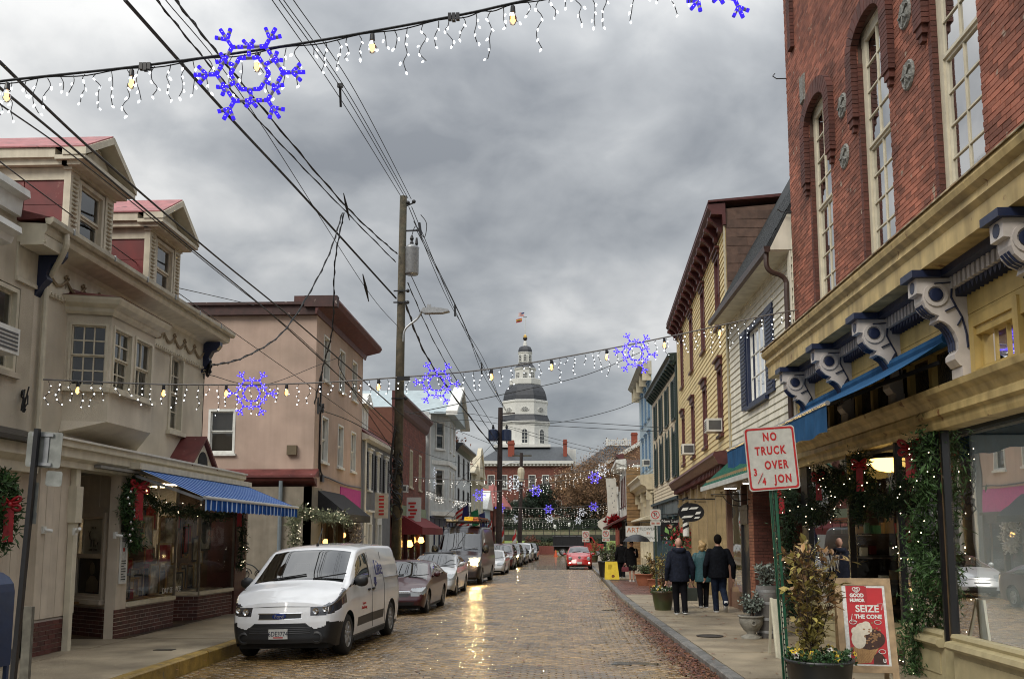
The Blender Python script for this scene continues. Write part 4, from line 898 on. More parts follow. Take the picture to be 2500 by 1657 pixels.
g = MB(); FL.prof(g, [(.46, 7.11), (.48, 7.0), (.56, 6.99), (.6, 7.04), (.6, 7.11)], 14.25, 23.05); g.build('gutter', mat('grey cream gutter', (.42, .38, .29), .5, .2, 4, streak=.4), l1)
each('gutter_strap', STEEL, l1, FL, [(y, y+.03, 7.02, 7.125, .44, .615) for y in (14.9, 16.4, 17.8, 19.2, 20.6, 22.0)])
for y in (14.98, 22.5):
 g = MB(); g.prism([(0, 0), (.44, 0), (.44, -.1), (.36, -.2), (.25, -.24), (.17, -.4), (.2, -.5), (.1, -.62), (0, -.78)], lambda a, b, t: FL.pt(t, 6.78+b, a), y-.09, y+.09); g.build('eave_bracket', m_navy, l1)
g = MB()
for k in range(9): FL.box(g, 14.31, 14.35, 6.72, 6.78, .08+k*.045, .105+k*.045)
FL.box(g, 14.28, 14.85, 6.67, 6.72, .06, .44); FL.box(g, 14.29, 14.88, 6.72, 6.85, 0, .44); g.build('eave_return', m_lt, l1)
g = MB(); g.tube(through([(-7.97, 14.8, 7.02), (-7.98, 14.82, 6.78), (-8.25, 15.0, 6.45), (-8.4, 15.08, 6.25), (-8.42, 15.1, 5.6), (-8.42, 15.1, 3.6)], 5), .05, 8); g.build('downspout', m_lt, l1)
g = MB(); g.prism([(-7.92, 7.1), (-8.9, 7.36), (-11.6, 8.0), (-11.6, 6.9)], lambda a, b, t: (a, t, b), 14.25, 23.05); g.build('roof', m_redm, l1)
def dormer(y0, y1):
 d = []; X = -9.0; D = Fc(X, 1); zb, ze, zp = 7.75, 9.05, 9.82; ym = (y0+y1)/2
 wl = MB(); wl.box(-12, X-.36, y0+.06, y1-.06, 7.2, ze-.12); wl.box(X-.36, X-.02, y0+.06, y0+.3, 7.2, ze-.12); wl.box(X-.36, X-.02, y1-.3, y1-.06, 7.2, ze-.12); wl.prism([(y0-.1, ze+.0), (y1+.1, ze+.0), (ym, zp-.06)], lambda a, b, t: (t, a, b), -12, X-.1); dw = wl.build('dormer', m_dormred, l1)
 each('dormer_sheet', m_dormred, dw, W3, [(-9.04-.85*i, -9.87-.85*i, y0+.045, y0+.06, 7.3+.47*k, 7.76+.47*k) for i in range(3) for k in range(4)])
 for a, b in ((y0, y0+.34), (y1-.34, y1)):
  g = MB(); D.box(g, a, b, 7.5, ze-.14, -.1, .03); g.build('dormer_pilaster', m_lt, dw)
  me = bpy.data.meshes.new('louvre'); q = MB(); q.box(0, .03, a-ym+.09, b-ym-.09, -.012, .012); me.from_pydata(q.v, [], q.f); me.materials.append(mat('louvre', (.40, .36, .26), .6))
  for k in range(15): l_ = link('louvre', me, dw, loc=D.pt(ym, 7.62+k*.083, .03)-wloc(l1)); l_.rotation_euler.y = .5
 g = MB(); D.box(g, y0-.04, y1+.04, ze-.16, ze-.02, -.1, .06); D.box(g, y0-.2, y1+.2, ze-.02, ze+.06, -.2, .38); D.box(g, y0-.12, y1+.12, ze-.1, ze-.02, -.1, .25)
 g.box(-12, X-.2, y0-.19, y0+.1, ze+.02, ze+.2); g.box(-12, X, y0-.12, y0, ze-.1, ze+.02); g.box(-12, X, y0+.02, y0+.06, ze-.34, ze-.1)
 g.build('dormer_cornice', m_lt, dw)
 g = MB(); g.prism([(y0+.05, ze+.06), (y1-.05, ze+.06), (ym, zp-.16)], lambda a, b, t: D.pt(a, b, t), -.1, .1); g.build('gable_panel', m_lt, dw)
 for s, e in ((y0-.22, ym), (y1+.22, ym)):
  g = MB(); g.prism([(s, ze+.06), (s, ze+.2), (e, zp+.08), (e, zp-.06)], lambda a, b, t: D.pt(a, b, t), -.05, .4); g.build('raking_cornice', m_lt, dw)
  g = MB(); g.prism([(s, ze+.201), (s, ze+.23), (e, zp+.11), (e, zp+.081)], lambda a, b, t: D.pt(a, b, t), -3, .37); g.build('dormer_roof', m_pinkroof, dw)
 # a window of its own in the dormer front
 window(l1, D, ym, 7.55, y1-y0-.74, ze-.2-7.55, 1, 1, m_lt, .08, .06, .02, True)
 # dark opening behind the sash
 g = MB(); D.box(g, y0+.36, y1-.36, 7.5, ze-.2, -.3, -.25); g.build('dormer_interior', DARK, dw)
dormer(16.7, 18.45); dormer(20.25, 22.0)
# shop: canopy board, boarded flank, recessed poster window, brick base, bay glazing
g = MB(); FL.prof(g, [(0, 3.2), (.42, 3.2), (.42, 3.3), (.5, 3.36), (.5, 3.5), (.56, 3.52), (.56, 3.64), (0, 3.72)], 14.9, 24.4); g.build('shop_beam', m_lt, l1)
g = MB(); FL.box(g, 14.9, 24.42, 3.63, 3.665, .3, .6); g.build('beam_flashing', mat('white drip edge', (.62, .6, .54), .4), l1)
def boards(F, a, b, z0, z1, n, m, par):
 for i in range(n): q = MB(); F.box(q, a+(b-a)*i/n+.004, a+(b-a)*(i+1)/n-.004, z0, z1, -.03, .012+.003*(i % 2)); q.build('board', m, par)
FS = Fc(-8.25, 1)
boards(FS, 14.95, 16.05, .72, 3.2, 5, m_lb, l1)
g = MB(); FS.box(g, 14.95, 16.05, .1, 3.2, -.5, -.03); FS.box(g, 16.0, 16.06, .1, 3.2, -1.3, 0); g.build('flank_wall', m_lb, l1)
brick_wall(l1, FS, 14.95, 16.06, .14, .7, m_bb, m_lm, [], singles=60)
g = MB(); FS.box(g, 14.95, 16.05, .13, .7, -.3, .003); g.build('brick_bed', m_lm, l1)
g = MB(); FS.box(g, 15.9, 16.05, .75, 3.35, .02, .12); FS.box(g, 15.86, 16.09, 2.28, 2.9, .0, .16); FS.box(g, 15.9, 16.02, .13, .75, .02, .12); g.build('square_downspout', m_lt, l1)
FP = Fa((-9.55, 18.62), (-8.2, 17.75), (-.9, -1.4))
g = MB(); wall_open(g, FP, -.6, FP.L, .7, 3.3, [(.07, 1.2, .84, 2.5)], .1); g.build('poster_wall', m_lb, l1)
boards(FP, -.5, 1.3, 2.62, 3.3, 5, m_lb, l1)
wp = window(l1, FP, .635, .84, 1.13, 1.66, 1, 1, m_lb, .07, .02, .05, True, glass=SHOPGLASS)
g = MB(); FP.box(g, .0, 1.3, .8, 2.5, -.4, -.35); g.build('poster_backing', DARK, l1)
g = MB(); FP.box(g, -.5, FP.L-.01, .13, .7, -.01, .003); g.build('brick_bed', m_lm, l1); brick_wall(l1, FP, -.5, FP.L, .14, .7, m_bb, m_lm, [], singles=60)
def framed(F, tc, z, w, h, o, fm, pm, label, cat='picture', art=None):
 r = thing('framed_picture', label, cat, F.pt(tc, z, o)); g = MB(); t = .035
 for q in ((tc-w/2, tc-w/2+t, z, z+h), (tc+w/2-t, tc+w/2, z, z+h), (tc-w/2+t, tc+w/2-t, z, z+t), (tc-w/2+t, tc+w/2-t, z+h-t, z+h)): F.box(g, *q, o-.01, o+.015)
 g.build('frame', fm, r); g = MB(); F.box(g, tc-w/2+t, tc+w/2-t, z+t, z+h-t, o-.008, o+.002); g.build('picture_sheet', pm, r)
 if art: art(r)
 return r
ink = mat('print ink', (.05, .05, .05), .7); gp = mat('grey print', (.62, .62, .58), .6); silv = mat('silver frame', (.4, .41, .42), .4)
def stag(r):
 g = MB(); c = lambda a, b: FP.pt(.6+a, 1.98+b, -.09)
 for p, q, w in (((-.08,0),(.06,0),.06),((-.07,0),(-.075,-.14),.016),((-.04,0),(-.045,-.14),.016),((.03,0),(.03,-.14),.016),((.055,0),(.06,-.14),.016),((-.08,0),(-.12,.1),.035),((-.12,.1),(-.16,.17),.012),((-.12,.1),(-.08,.18),.012),((.1,-.1),(.16,-.1),.035),((.1,-.1),(.1,-.15),.012),((.16,-.1),(.16,-.15),.012),((.16,-.1),(.19,-.04),.02)): g.bar(c(*p), c(*q), w, .004)
 g.build('picture_print', ink, r, kind='stuff'); text('picture_lettering', 'LIFE IS', ink, r, c(0, .23), FP.d, (0,0,1), .07); text('picture_lettering', 'GIVE LOVE', ink, r, c(.02, -.2), FP.d, (0,0,1), .06)
framed(FP, .6, 1.66, .74, .74, -.1, silv, gp, 'grey print of animals in silver frame, upper one in the poster window', art=stag)
def port(r):
 g = MB(); c = lambda a, b: FP.pt(.76+a, 1.05+b, -.09)
 g.prism([(.085*math.cos(t), .12*math.sin(t)) for t in [k*.5236 for k in range(12)]], lambda a, b, t: FP.pt(.63+a, 1.42+b, t), -.1, -.09); g.prism([(-.2, -.13), (.22, -.13), (.2, .1), (.08, .2), (-.05, .2), (-.18, .08)], lambda a, b, t: FP.pt(.63+a, 1.08+b, t), -.1, -.092); g.build('picture_print', mat('dim figure print', (.26, .21, .15), .6), r, kind='stuff')
framed(FP, .63, .93, .92, .70, -.1, BLACK, mat('black print', (.01, .01, .012), .4), 'dark portrait print in black frame, lower one in the poster window', art=port)
FW = Fa((-8.2, 17.75), (-8.12, 20.35), (2.6, -.08))
for nm, F, a, b in (('one', FW, 0, 2.6),):
 g = MB(); F.box(g, a, .42, .1, 3.3, -.2, .0); g.build('pier', m_lb, l1); g = MB(); F.box(g, .42, b, .1, .7, -.2, .003); g.build('brick_bed', m_lm, l1)
 brick_wall(l1, F, a, b, .14, .7, m_bb, m_lm, [], singles=80)
 g = MB(); F.box(g, .42, b, .7, .78, -.1, .05); g.build('window_sill', m_lt, l1)
 g = MB(); g.quad(F.pt(.42, .78, -.03), F.pt(b, .78, -.03), F.pt(b, 3.25, -.03), F.pt(.42, 3.25, -.03)); g.build('shop_window', SHOPGLASS, l1)
FW2 = Fa((-8.12, 21.75), (-7.95, 23.6), (1.85, -.17)); FW1 = Fa((-9.0, 21.4), (-8.12, 21.75), (.35, -.88)); FW0 = Fa((-8.12, 20.35), (-9.0, 20.8), (.45, .88))
for F in (FW2, FW1):
 g = MB(); F.box(g, 0, F.L, .1, .7, -.2, .003); g.build('brick_bed', m_lm, l1); brick_wall(l1, F, 0, F.L, .14, .7, m_bb, m_lm, [], singles=60)
 g = MB(); F.box(g, 0, F.L, .7, .78, -.1, .05); g.build('window_sill', m_lt, l1)
 g = MB(); g.quad(F.pt(0, .78, -.03), F.pt(F.L, .78, -.03), F.pt(F.L, 3.25, -.03), F.pt(0, 3.25, -.03)); g.build('shop_window', SHOPGLASS, l1)
g = MB(); g.quad(FW0.pt(0, .4), FW0.pt(FW0.L, .4), FW0.pt(FW0.L, 3.25), FW0.pt(0, 3.25)); g.build('side_glass', SHOPGLASS, l1)
each('glazing_bar', mat('dull bronze bar', (.10, .085, .07), .4), l1, W3, [(p[0]-.025, p[0]+.025, p[1]-.025, p[1]+.025, .7, 3.25) for p in ((-8.12, 20.35), (-8.12, 21.75), (-7.95, 23.6), (-9.0, 21.4))])
g = MB(); g.box(-12, -11.9, 17, 24, .1, 3.3); g.box(-12, -8, 23.9, 24, .1, 3.3); g.box(-12, -10.4, 17, 17.1, .1, 3.3); g.box(-12, -8, 17.8, 24, .12, .14); g.build('shop_interior', mat('brown shop wall', (.045, .026, .015), .7, .4, 1.5, col2=(.09, .05, .022)), l1)
g = MB(); g.box(-12, -7.95, 16.4, 24.55, 3.25, 3.3); g.build('shop_ceiling', mat('shop ceiling', (.2,.19,.17), .8), l1)
g = MB(); g.box(-8.6, -7.9, 23.62, 24.5, .1, 3.25); g.build('end_pier', m_bb, l1)
each('ceiling_light', emat('shop ceiling light', (1, .8, .55), 16), l1, W3, [(-9.6, -9.2, y, y+.4, 3.22, 3.24) for y in (18.6, 20.0, 22.3)])
# goods in the framing shop window
m_fr = [mat('oak frame', (.22, .12, .04), .5), mat('gilt frame', (.35, .22, .07), .4), mat('dark frame', (.03, .02, .015), .5), mat('cream mount', (.5, .45, .34), .7, .5, 5, col2=(.16, .12, .07)), mat('red cloth', (.3, .02, .02), .8)]
g = MB(); random.seed(12)
for k in range(62):
 y = random.uniform(18.2, 23.0); x = -8.42-random.random()*(.5 if k % 3 else 1.4); w, h = random.uniform(.25, .6), random.uniform(.3, .7); z = .8 if k % 2 else random.uniform(1.2, 2.3); mi = k % 3
 for q in ((y, y+w, z, z+.04), (y, y+w, z+h-.04, z+h), (y, y+.04, z, z+h), (y+w-.04, y+w, z, z+h)): g.box(x, x+.03, *q, mi)
 g.box(x+.005, x+.015, y, y+w, z, z+h, 3 if k % 4 else 4)
g.box(-8.3, -9.4, 18.2, 20.3, .74, .79, 0); g.box(-8.15, -9.3, 21.8, 23.5, .74, .79, 3); g.box(-8.5, -8.9, 18.3, 19.2, .79, .98, 4); g.box(-11.8, -11.7, 20, 23.5, 1.0, 2.8, 0)
g.build('display_goods', m_fr, l1, kind='stuff')
text('window_lettering', 'DAY SERVICE', mat('white lettering', (.7, .7, .68), .5), l1, FW.pt(2.0, .9, -.01)+Vector((0, .55, 0)), (0, 1, 0), (0, 0, 1), .17); text('window_lettering', 'Est. Framing & Frames', mat('white lettering', (.7,.7,.68), .5), l1, FW.pt(1.45, 2.72, .0), FW.d, (0, 0, 1), .2)
o = link('framed_oval', None) if 0 else framed(FW2, .55, 1.72, .62, .85, -.15, m_fr[2], m_fr[3], 'cream picture with dark oval hanging in the framing shop window')
g = MB(); g.prism([(.2*math.cos(t), .28*math.sin(t)) for t in [k*.3927 for k in range(16)]], lambda a, b, t: FW2.pt(.55+a, 2.145+b, t), -.149, -.14); g.build('oval_print', mat('sepia print', (.07, .05, .025), .6, .4, 9), o)
o = framed(FW, .2, 1.15, .27, .95, .02, WHITE, paper, 'white notice sheet posted on the pier beside the framing shop window', 'notice')
text('notice_lettering', 'Home of the\nRed Leaf Day', ink, o, FW.pt(.2, 1.98, .03), FW.d, (0,0,1), .045)
g = MB()
for k in range(8): FW.box(g, .1, .3-(.08 if k % 3 == 2 else 0), 1.22+k*.05, 1.24+k*.05, .023, .027)
g.build('printed_lines', ink, o, kind='stuff'); g = MB(); FW.box(g, .17, .23, 1.76, 1.83, .023, .028); g.build('red_logo', mat('sign red', (.45, .02, .02), .5), o)
o = framed(FW, .2, 2.13, .24, .17, .02, BLACK, BLACK, 'small black plaque above the white notice sheet', 'plaque')
# striped awning of the framing shop
m_bstr = [mat('royal blue canvas', (.012, .075, .30), .9, .1, spec=.1), mat('white stripe canvas', (.42, .54, .70), .9, .1, spec=.1), mat('deep blue canvas', (.008, .04, .17), .9, spec=.1)]
aw = thing('striped_awning', 'blue and white striped roller awning over the framing shop window', 'awning', (-8, 21, 3.3))
g = MB(); n = 110; y0, y1 = 17.75, 24.35
for i in range(n):
 a, b = y0+(y1-y0)*i/n, y0+(y1-y0)*(i+1)/n; mi = (1, 0, 0, 2, 0)[i % 5]
 g.quad((-7.95, a, 3.36), (-7.95, b, 3.36), (-6.55, b, 2.78), (-6.55, a, 2.78), mi)
 g.quad((-6.55, a, 2.76), (-6.55, b, 2.76), (-6.55+.012*math.sin(i+1), b, 2.52+.03*abs(math.sin((i+1)*.785))), (-6.55+.012*math.sin(i), a, 2.52+.03*abs(math.sin(i*.785))), mi)
g.build('canvas', m_bstr, aw); g = MB(); g.tube([(-6.55, y0-.05, 2.78), (-6.55, y1+.05, 2.78)], .035, 8); g.build('front_bar', mat('grey bar', (.4, .4, .4), .4), aw)
g = MB(); g.box(-8.05, -7.8, y0-.1, y1+.1, 3.32, 3.44); g.build('cassette', m_lt, aw); g = MB(); g.bar((-7.95, y0+.1, 3.2), (-6.6, y0+.02, 2.74), .05); g.build('arm', STEEL, aw)
# little red gable on the canopy
gb = thing('small_gable', 'little red roofed gable with arched opening on the shop canopy', 'gable', (-8.2, 21.4, 3.66))
g = MB(); g.prism([(20.75, 3.66), (22.05, 3.66), (21.4, 4.2)], lambda a, b, t: (t, a, b), -8.9, -8.0); g.build('gable_panel', m_lt, gb)
for s in (20.6, 22.2):
 g = MB(); g.prism([(s, 3.6), (s, 3.68), (21.4, 4.34), (21.4, 4.26)], lambda a, b, t: (t, a, b), -9.0, -7.92); g.build('gable_roof', m_redm, gb)
g = MB(); g.prism([(21.4+.3*math.cos(t), 3.68+.3*math.sin(t)) for t in [math.pi*k/10 for k in range(11)]], lambda a, b, t: (t, a, b), -8.0, -7.985); g.build('arched_opening', DARK, gb)
# - stucco neighbour at the left edge
l0 = thing('stucco_building', 'beige stucco building at left edge with window air conditioner', 'building', (-8.5, 15.4, 0))
ops = [(12.5, 14.5, 4.6, 6.0)]
g = MB(); wall_open(g, FL, 8, 14.9, .1, 7.15, ops, .18); g.box(-18, -8.75, 8, 14.9, .1, 7.15); g.build('wall', m_stuc, l0)
window(l0, FL, 13.5, 4.62, 1.96, 1.36, 2, 1, m_lt, .07, .1, .0, True, sillmat=m_stuc, curtain=mat('lace', (.5,.5,.48), .9))
g = MB(); FL.prof(g, [(0, 7.55), (.22, 7.52), (.24, 7.4), (.12, 7.36), (.1, 7.1), (0, 7.1)], 8, 14.2); g.build('parapet_cornice', WHITE, l0)
g = MB(); FL.prof(g, [(0, 6.75), (.5, 6.7), (.52, 6.6), (.4, 6.55), (.36, 6.45), (.1, 6.4), (0, 6.2)], 8, 13.55); g.build('window_cornice', WHITE, l0)
o = ac(FL, l0, 13.4, 4.75); o['label'] = 'boxy air conditioner in the window at left edge'
g = MB(); FL.prof(g, [(0, 3.75), (.55, 3.55), (.55, 3.48), (0, 3.5)], 8, 14.88); g.build('shop_roof_edge', BLACK, l0)
g = MB(); FL.prof(g, [(0, 3.48), (.4, 3.48), (.42, 3.3), (.3, 3.2), (.3, 3.05), (0, 3.05)], 8, 14.8); g.build('shop_cornice', m_lt, l0)
boards(Fc(-8.42, 1), 13.9, 14.93, .3, 3.05, 5, m_lb, l0)
window(l0, Fc(-8.44, 1), 12.9, .8, 2.3, 2.1, 2, 1, m_lt, .1, .02, .05, True, sashes=1)
# - pink building
m_pink = mat('pink stucco', (.46, .34, .275), .85, .12, .9, col2=(.40, .30, .24), bump=.4, bscale=60, streak=.13)
m_gst = mat('grey tan stucco', (.23, .20, .155), .85, .12, 3, bump=.4, streak=.3)
l2 = thing('pink_building', 'pink stucco corner building with dark red eave', 'building', (-8.5, 42.2, 0))
F2s = Fy(33.6); F2f = Fc(-8.5, 1)
ops1 = [(-12.4, -11.4, 5.0, 6.65)]; ops = [(y-.5, y+.5, z, z+1.75) for y in (35.2, 37.9, 40.4) for z in (4.8, 7.9)]
g = MB(); wall_open(g, F2s, -20, -8.5, .1, 10.3, ops1, .18); wall_open(g, F2f, 33.6, 42.2, 3.0, 10.3, ops, .18); g.box(-20, -8.8, 33.9, 42.2, 3.0, 10.3); g.box(-20, -10.2, 33.9, 42.2, .1, 3.0); g.box(-8.8, -8.5, 42.15, 42.2, .1, 10.3); g.build('wall', m_pink, l2)
window(l2, F2s, -11.9, 5.02, 1.0, 1.62, 1, 1, WHITE, .08, .08, .02, True)
for i, y in enumerate((35.2, 37.9, 40.4)):
 for z in (4.82, 7.92): window(l2, F2f, y, z, 1.0, 1.72, 1 if z < 6 else 1, 1, WHITE, .07, .1, .02, True, curtain=mat('lace', (.5,.5,.48), .9) if (i+int(z)) % 2 else None, shade=.55 if i == 1 else 0)
m_dr = mat('dark red eave paint', (.10, .022, .018), .5, .2, 4)
g = MB(); F2f.prof(g, [(0, 10.75), (.75, 10.72), (.8, 10.6), (.7, 10.45), (.1, 10.3), (.05, 10.1), (0, 10.1)], 33.3, 42.6); g.build('eave', m_dr, l2)
g = MB(); g.box(-20, -8.5, 33.4, 33.62, 10.1, 10.45); g.box(-20, -8.4, 33.3, 42, 10.45, 10.55); g.box(-8.9, -7.7, 33.25, 33.6, 10.35, 10.76); g.build('parapet', mat('peeling dark trim', (.05, .018, .015), .6, .3, 6, spots=((.3, .25, .22), 5)), l2)
g = MB(); g.box(-9.6, -9.1, 34.4, 35, 10.5, 11.05); g.build('chimney', m_bb, l2)
g = MB(); g.prism([(0, 4.45), (.5, 4.2), (.5, 4.12), (0, 4.15)], lambda a, b, t: (t, 33.6-a, b), -16, -8.3); g.build('pent_roof', m_redm, l2)
g = MB(); g.prism([(0, 4.12), (.46, 4.1), (.4, 4.0), (.2, 3.9), (0, 3.82)], lambda a, b, t: (t, 33.6-a, b), -16, -8.35); g.build('pent_cornice', m_dr, l2)
Fg = Fy(33.3)
g = MB(); wall_open(g, Fg, -15, -8.45, .1, 3.8, [(-12.6, -10.75, .9, 3.0)], .2); g.box(-8.75, -8.45, 33.3, 34.8, .1, 3.8); g.build('shop_wall', m_gst, l2)
window(l2, Fg, -11.68, .9, 1.85, 2.1, 1, 1, WHITE, .1, .06, .03, True, sashes=1, glass=SHOPGLASS)
g = MB(); g.box(-13, -10.4, 34.6, 34.7, .5, 3.4); g.build('shop_interior', DARK, l2)
g = MB(); g.tube([(-9.55, 33.2, 4.0), (-9.55, 33.2, .15)], .075, 8); g.build('downspout', mat('grey blue pipe', (.16, .19, .21), .4), l2)
m_cush = mat('patterned cushion', (.42, .38, .26), .9, .4, 9, col2=(.15, .2, .09))
for i, (x, z, rz) in enumerate(((-11.9, 1.75, .3), (-11.35, 1.5, -.3), (-11.5, 2.15, .1))):
 g = MB(); g.ball((0, 0, 0), .3, 10, 8, (1, .35, .8)); o = g.build('cushion', m_cush, None, True); o.location = (x, 33.85, z); o.rotation_euler = (.2, rz, 0); tag(o, ('leftmost patterned cushion in the shop window beside the alley', 'lower patterned cushion in the shop window beside the alley', 'topmost patterned cushion in the shop window beside the alley')[i], 'cushion', 'cushions in the side shop window')
g = MB(); g.box(-12.5, -10.8, 33.55, 34.5, .9, 1.25); g.build('display_shelf', m_fr[2], l2)
g = MB(); F2f.box(g, 38.0, 42.1, 2.6, 4.05, 0, .03); g.build('magenta_panel', mat('magenta panel', (.40, .035, .22), .7, .1), l2)
g = MB(); F2f.box(g, 33.7, 42.1, .1, 3.0, -1.6, -1.5); g.build('shop_back', mat('warm shop wall', (.13,.075,.04), .7), l2)
shopfront(l2, Fc(-8.52, 1), 34.8, 42.1, 2.95, m_wood, 4, fascia=.35, glass=SHOPGLASS)
aw = thing('black_awning', 'black canvas awning on the corner of the pink building', 'awning', (-8.4, 36, 3.2)); g = MB(); g.prism([(0, 3.75), (1.15, 2.85), (1.15, 2.6), (0, 2.6)], lambda a, b, t: F2f.pt(t, b, a), 34.2, 38.6); g.build('canvas', mat('black canvas', (.012, .012, .014), .8), aw)
g = MB(); F2f.box(g, 34.6, 34.9, 4.05, 4.3, .02, .1); F2f.box(g, 34.3, 34.34, 4.2, 8.0, 0, .06); g.tube(through([F2f.pt(34.3, 5.4, .06), F2f.pt(34.5, 4.4, .06), F2f.pt(36, 4.25, .06), F2f.pt(39, 4.15, .06), F2f.pt(42, 4.2, .06)], 5), .03, 5); g.build('cable_conduit', BLACK, l2)
g = MB(); F2s.box(g, -9.45, -9.1, 4.95, 5.3, 0, .15); g.build('meter_box', mat('brown meter box', (.12, .09, .05), .6), l2)
# - farther left row
m_grey = mat('slate grey paint', (.15, .155, .16), .6, .12, 3, streak=.2)
l3 = thing('grey_house', 'slate grey house with black shutters and red sided dormer', 'house', (-8.5, 50.2, 0)); F = Fc(-8.5, 1)
ys_ = (44.2, 46.3, 48.6); ops = [(y-.4, y+.4, 4.2, 5.95) for y in ys_]
g = MB(); wall_open(g, F, 42.25, 50.2, -.2, 6.4, ops, .15); g.box(-18, -8.8, 42.25, 50.2, -.2, 6.4); g.build('wall', m_grey, l3)
for y in ys_: window(l3, F, y, 4.2, .8, 1.75, 1, 1, WHITE, .08, .08, .03, True, head=.15); shutters(l3, F, y, 4.2, .85, 1.75, BLACK, .38)
for y in (44.0, 46.6):
 g = MB(); [F.box(g, *q) for q in ((y-.6, y-.42, .1, 2.6, 0, .12), (y+.42, y+.6, .1, 2.6, 0, .12), (y-.6, y+.6, 2.6, 3.15, 0, .1), (y-.7, y+.7, 3.15, 3.25, 0, .2))]; d_ = g.build('door_surround', WHITE, l3); g = MB(); F.box(g, y-.42, y+.42, .1, 2.6, -.05, .03); F.box(g, y-.3, y+.3, .4, 1.2, .03, .05); F.box(g, y-.3, y+.3, 1.4, 2.4, .03, .05); g.build('door', mat('grey door', (.3, .3, .28), .5), l3)
g = MB(); F.prof(g, [(0, 6.4), (.3, 6.45), (.35, 6.6), (0, 6.75)], 42.25, 50.3); g.build('gutter', WHITE, l3); g = MB(); g.prism([(-8.15, 6.62), (-12, 9.4), (-12, 6.3)], lambda a, b, t: (a, t, b), 42.3, 50.3); g.build('roof', m_redm, l3)
g = MB(); g.tube([F.pt(42.6, 6.5, .12), F.pt(42.6, .2, .12)], .06, 8); g.build('downspout', WHITE, l3)
D = Fc(-9.0, 1); g = MB(); g.box(-12, -9.02, 44.2, 46.0, 6.9, 8.25); d_ = g.build('dormer', m_dormred, l3); g = MB(); D.box(g, 44.2, 46, 7.0, 8.3, 0, .05); g.prism([(44, 8.3), (46.2, 8.3), (45.1, 8.95)], lambda a, b, t: D.pt(a, b, t), -2.5, .3); g.build('dormer_front', WHITE, l3); window(l3, D, 45.1, 7.1, .85, 1.1, 1, 1, WHITE, .06, -.05, .08, False)
g = MB(); F.box(g, 45.15, 45.2, 2.9, 4.1, .1, .75); o = g.build('blade_sign', mat('sign cream', (.5, .46, .4), .6)); tag(o, 'tall narrow cream blade sign hung on the grey house', 'sign'); g = MB(); [g.box(F.pt(0, 0, .3).x, F.pt(0, 0, .55).x, 45.14, 45.148, 3.05+k*.17, 3.15+k*.17-.02*(k % 2)) for k in range(6)]; g.build('red_marks', mat('sign red', (.45,.02,.02), .5), o, kind='stuff')
l3b = thing('metal_roofed_house', 'house set back under a big pale blue sheet metal roof', 'house', (-14, 60, 0)); m_pr = mat('pale blue sheet roof', (.33, .40, .42), .4, .12, 2, bump=.1)
g = MB(); g.box(-22, -11, 46, 72, 0, 8.2); g.build('wall', mat('pale cream wall', (.45, .42, .3), .7), l3b); g = MB(); g.prism([(-10.4, 8.0), (-15.5, 13.2), (-20.6, 8.0)], lambda a, b, t: (a, t, b), 45.5, 73); g.build('roof', m_pr, l3b);
for k in range(46): q = MB(); y = 45.5+k*.6; q.bar((-10.42, y, 8.04), (-15.48, y, 13.2), .04, .06); q.build('roof_seam', m_pr, l3b)
m_rb2 = mat('bright red brick', (.17, .046, .028), .75, .2, 2, island=.3)
l4 = thing('brick_shop', 'two storey red brick shop with dark red cornice behind the pole', 'building', (-8.5, 64.2, 0)); ops = [(y-.6, y+.6, 5.0, 7.3) for y in (53, 57.5, 61.5)]
g = MB(); wall_open(g, F, 50.3, 64.2, 3.6, 9.0, ops, .2); g.box(-18, -8.85, 50.3, 64.2, -.4, 9.0); g.box(-8.85, -8.5, 50.3, 50.5, 0, 9); g.build('wall', mat('brick mortar', (.14, .06, .04), .9), l4)
brick_wall(l4, F, 50.3, 64.2, 3.7, 9.0, m_rb2, m_mort, ops, bw=.41, bh=.142, gap=.022, singles=120)
for y in (53, 57.5, 61.5): window(l4, F, y, 5.0, 1.2, 2.3, 2, 2, mat('cream sash', (.5, .45, .33), .5), .1, .1, .04, True)
g = MB(); F.prof(g, [(0, 9.9), (.5, 9.85), (.52, 9.7), (.3, 9.5), (.2, 9.1), (.1, 8.95), (0, 8.9)], 50.2, 64.3); g.build('cornice', m_mar, l4)
g = MB(); F.box(g, 50.4, 64.1, 3.1, 3.8, 0, .12); g.build('sign_band', mat('sage green board', (.22, .28, .17), .6, .2), l4); shopfront(l4, F, 50.4, 64.1, 3.05, m_mar, 5, fascia=.5, glass=SHOPGLASS); g = MB(); F.box(g, 50.5, 64, -.2, 3.05, -.34, -.3); g.build('shop_back', mat('red display', (.2, .02, .02), .7, .5, 3, col2=(.3, .2, .1)), l4)
aw = thing('red_awning', 'dark red canvas awning over the brick shop', 'awning', (-8.4, 58, 3)); g = MB(); g.prism([(0, 3.3), (1.3, 2.55), (1.3, 2.15), (0, 2.15)], lambda a, b, t: F.pt(t, b, a), 53.5, 63.8); g.build('canvas', mat('red canvas', (.16, .012, .014), .8), aw)
ac(F, l4, 53, 4.5)['label'] = 'air conditioner on the brick shop beside the utility pole'
o = MB(); F.box(o, 55.0, 55.06, 2.9, 4.3, .15, 1.0); o = o.build('shop_sign', paper); tag(o, 'white hanging sign with red letters on the brick shop', 'sign'); g = MB(); [g.box(F.pt(0, 0, .25+.1*(k % 2)).x, F.pt(0, 0, .62+.08*(k % 3)).x, 54.98, 54.99, 3.1+k*.2, 3.22+k*.2) for k in range(5)]; g.build('red_marks', mat('sign red', (.45,.02,.02), .5), o, kind='stuff')
m_wh2 = mat('grey white clapboard', (.50, .53, .53), .6, .08, 3, streak=.25)
l5 = thing('white_bay_house', 'white gabled house with two storey bay above blue shopfront', 'house', (-8.5, 80, 0)); F5l = Fc(-8.3, 1)
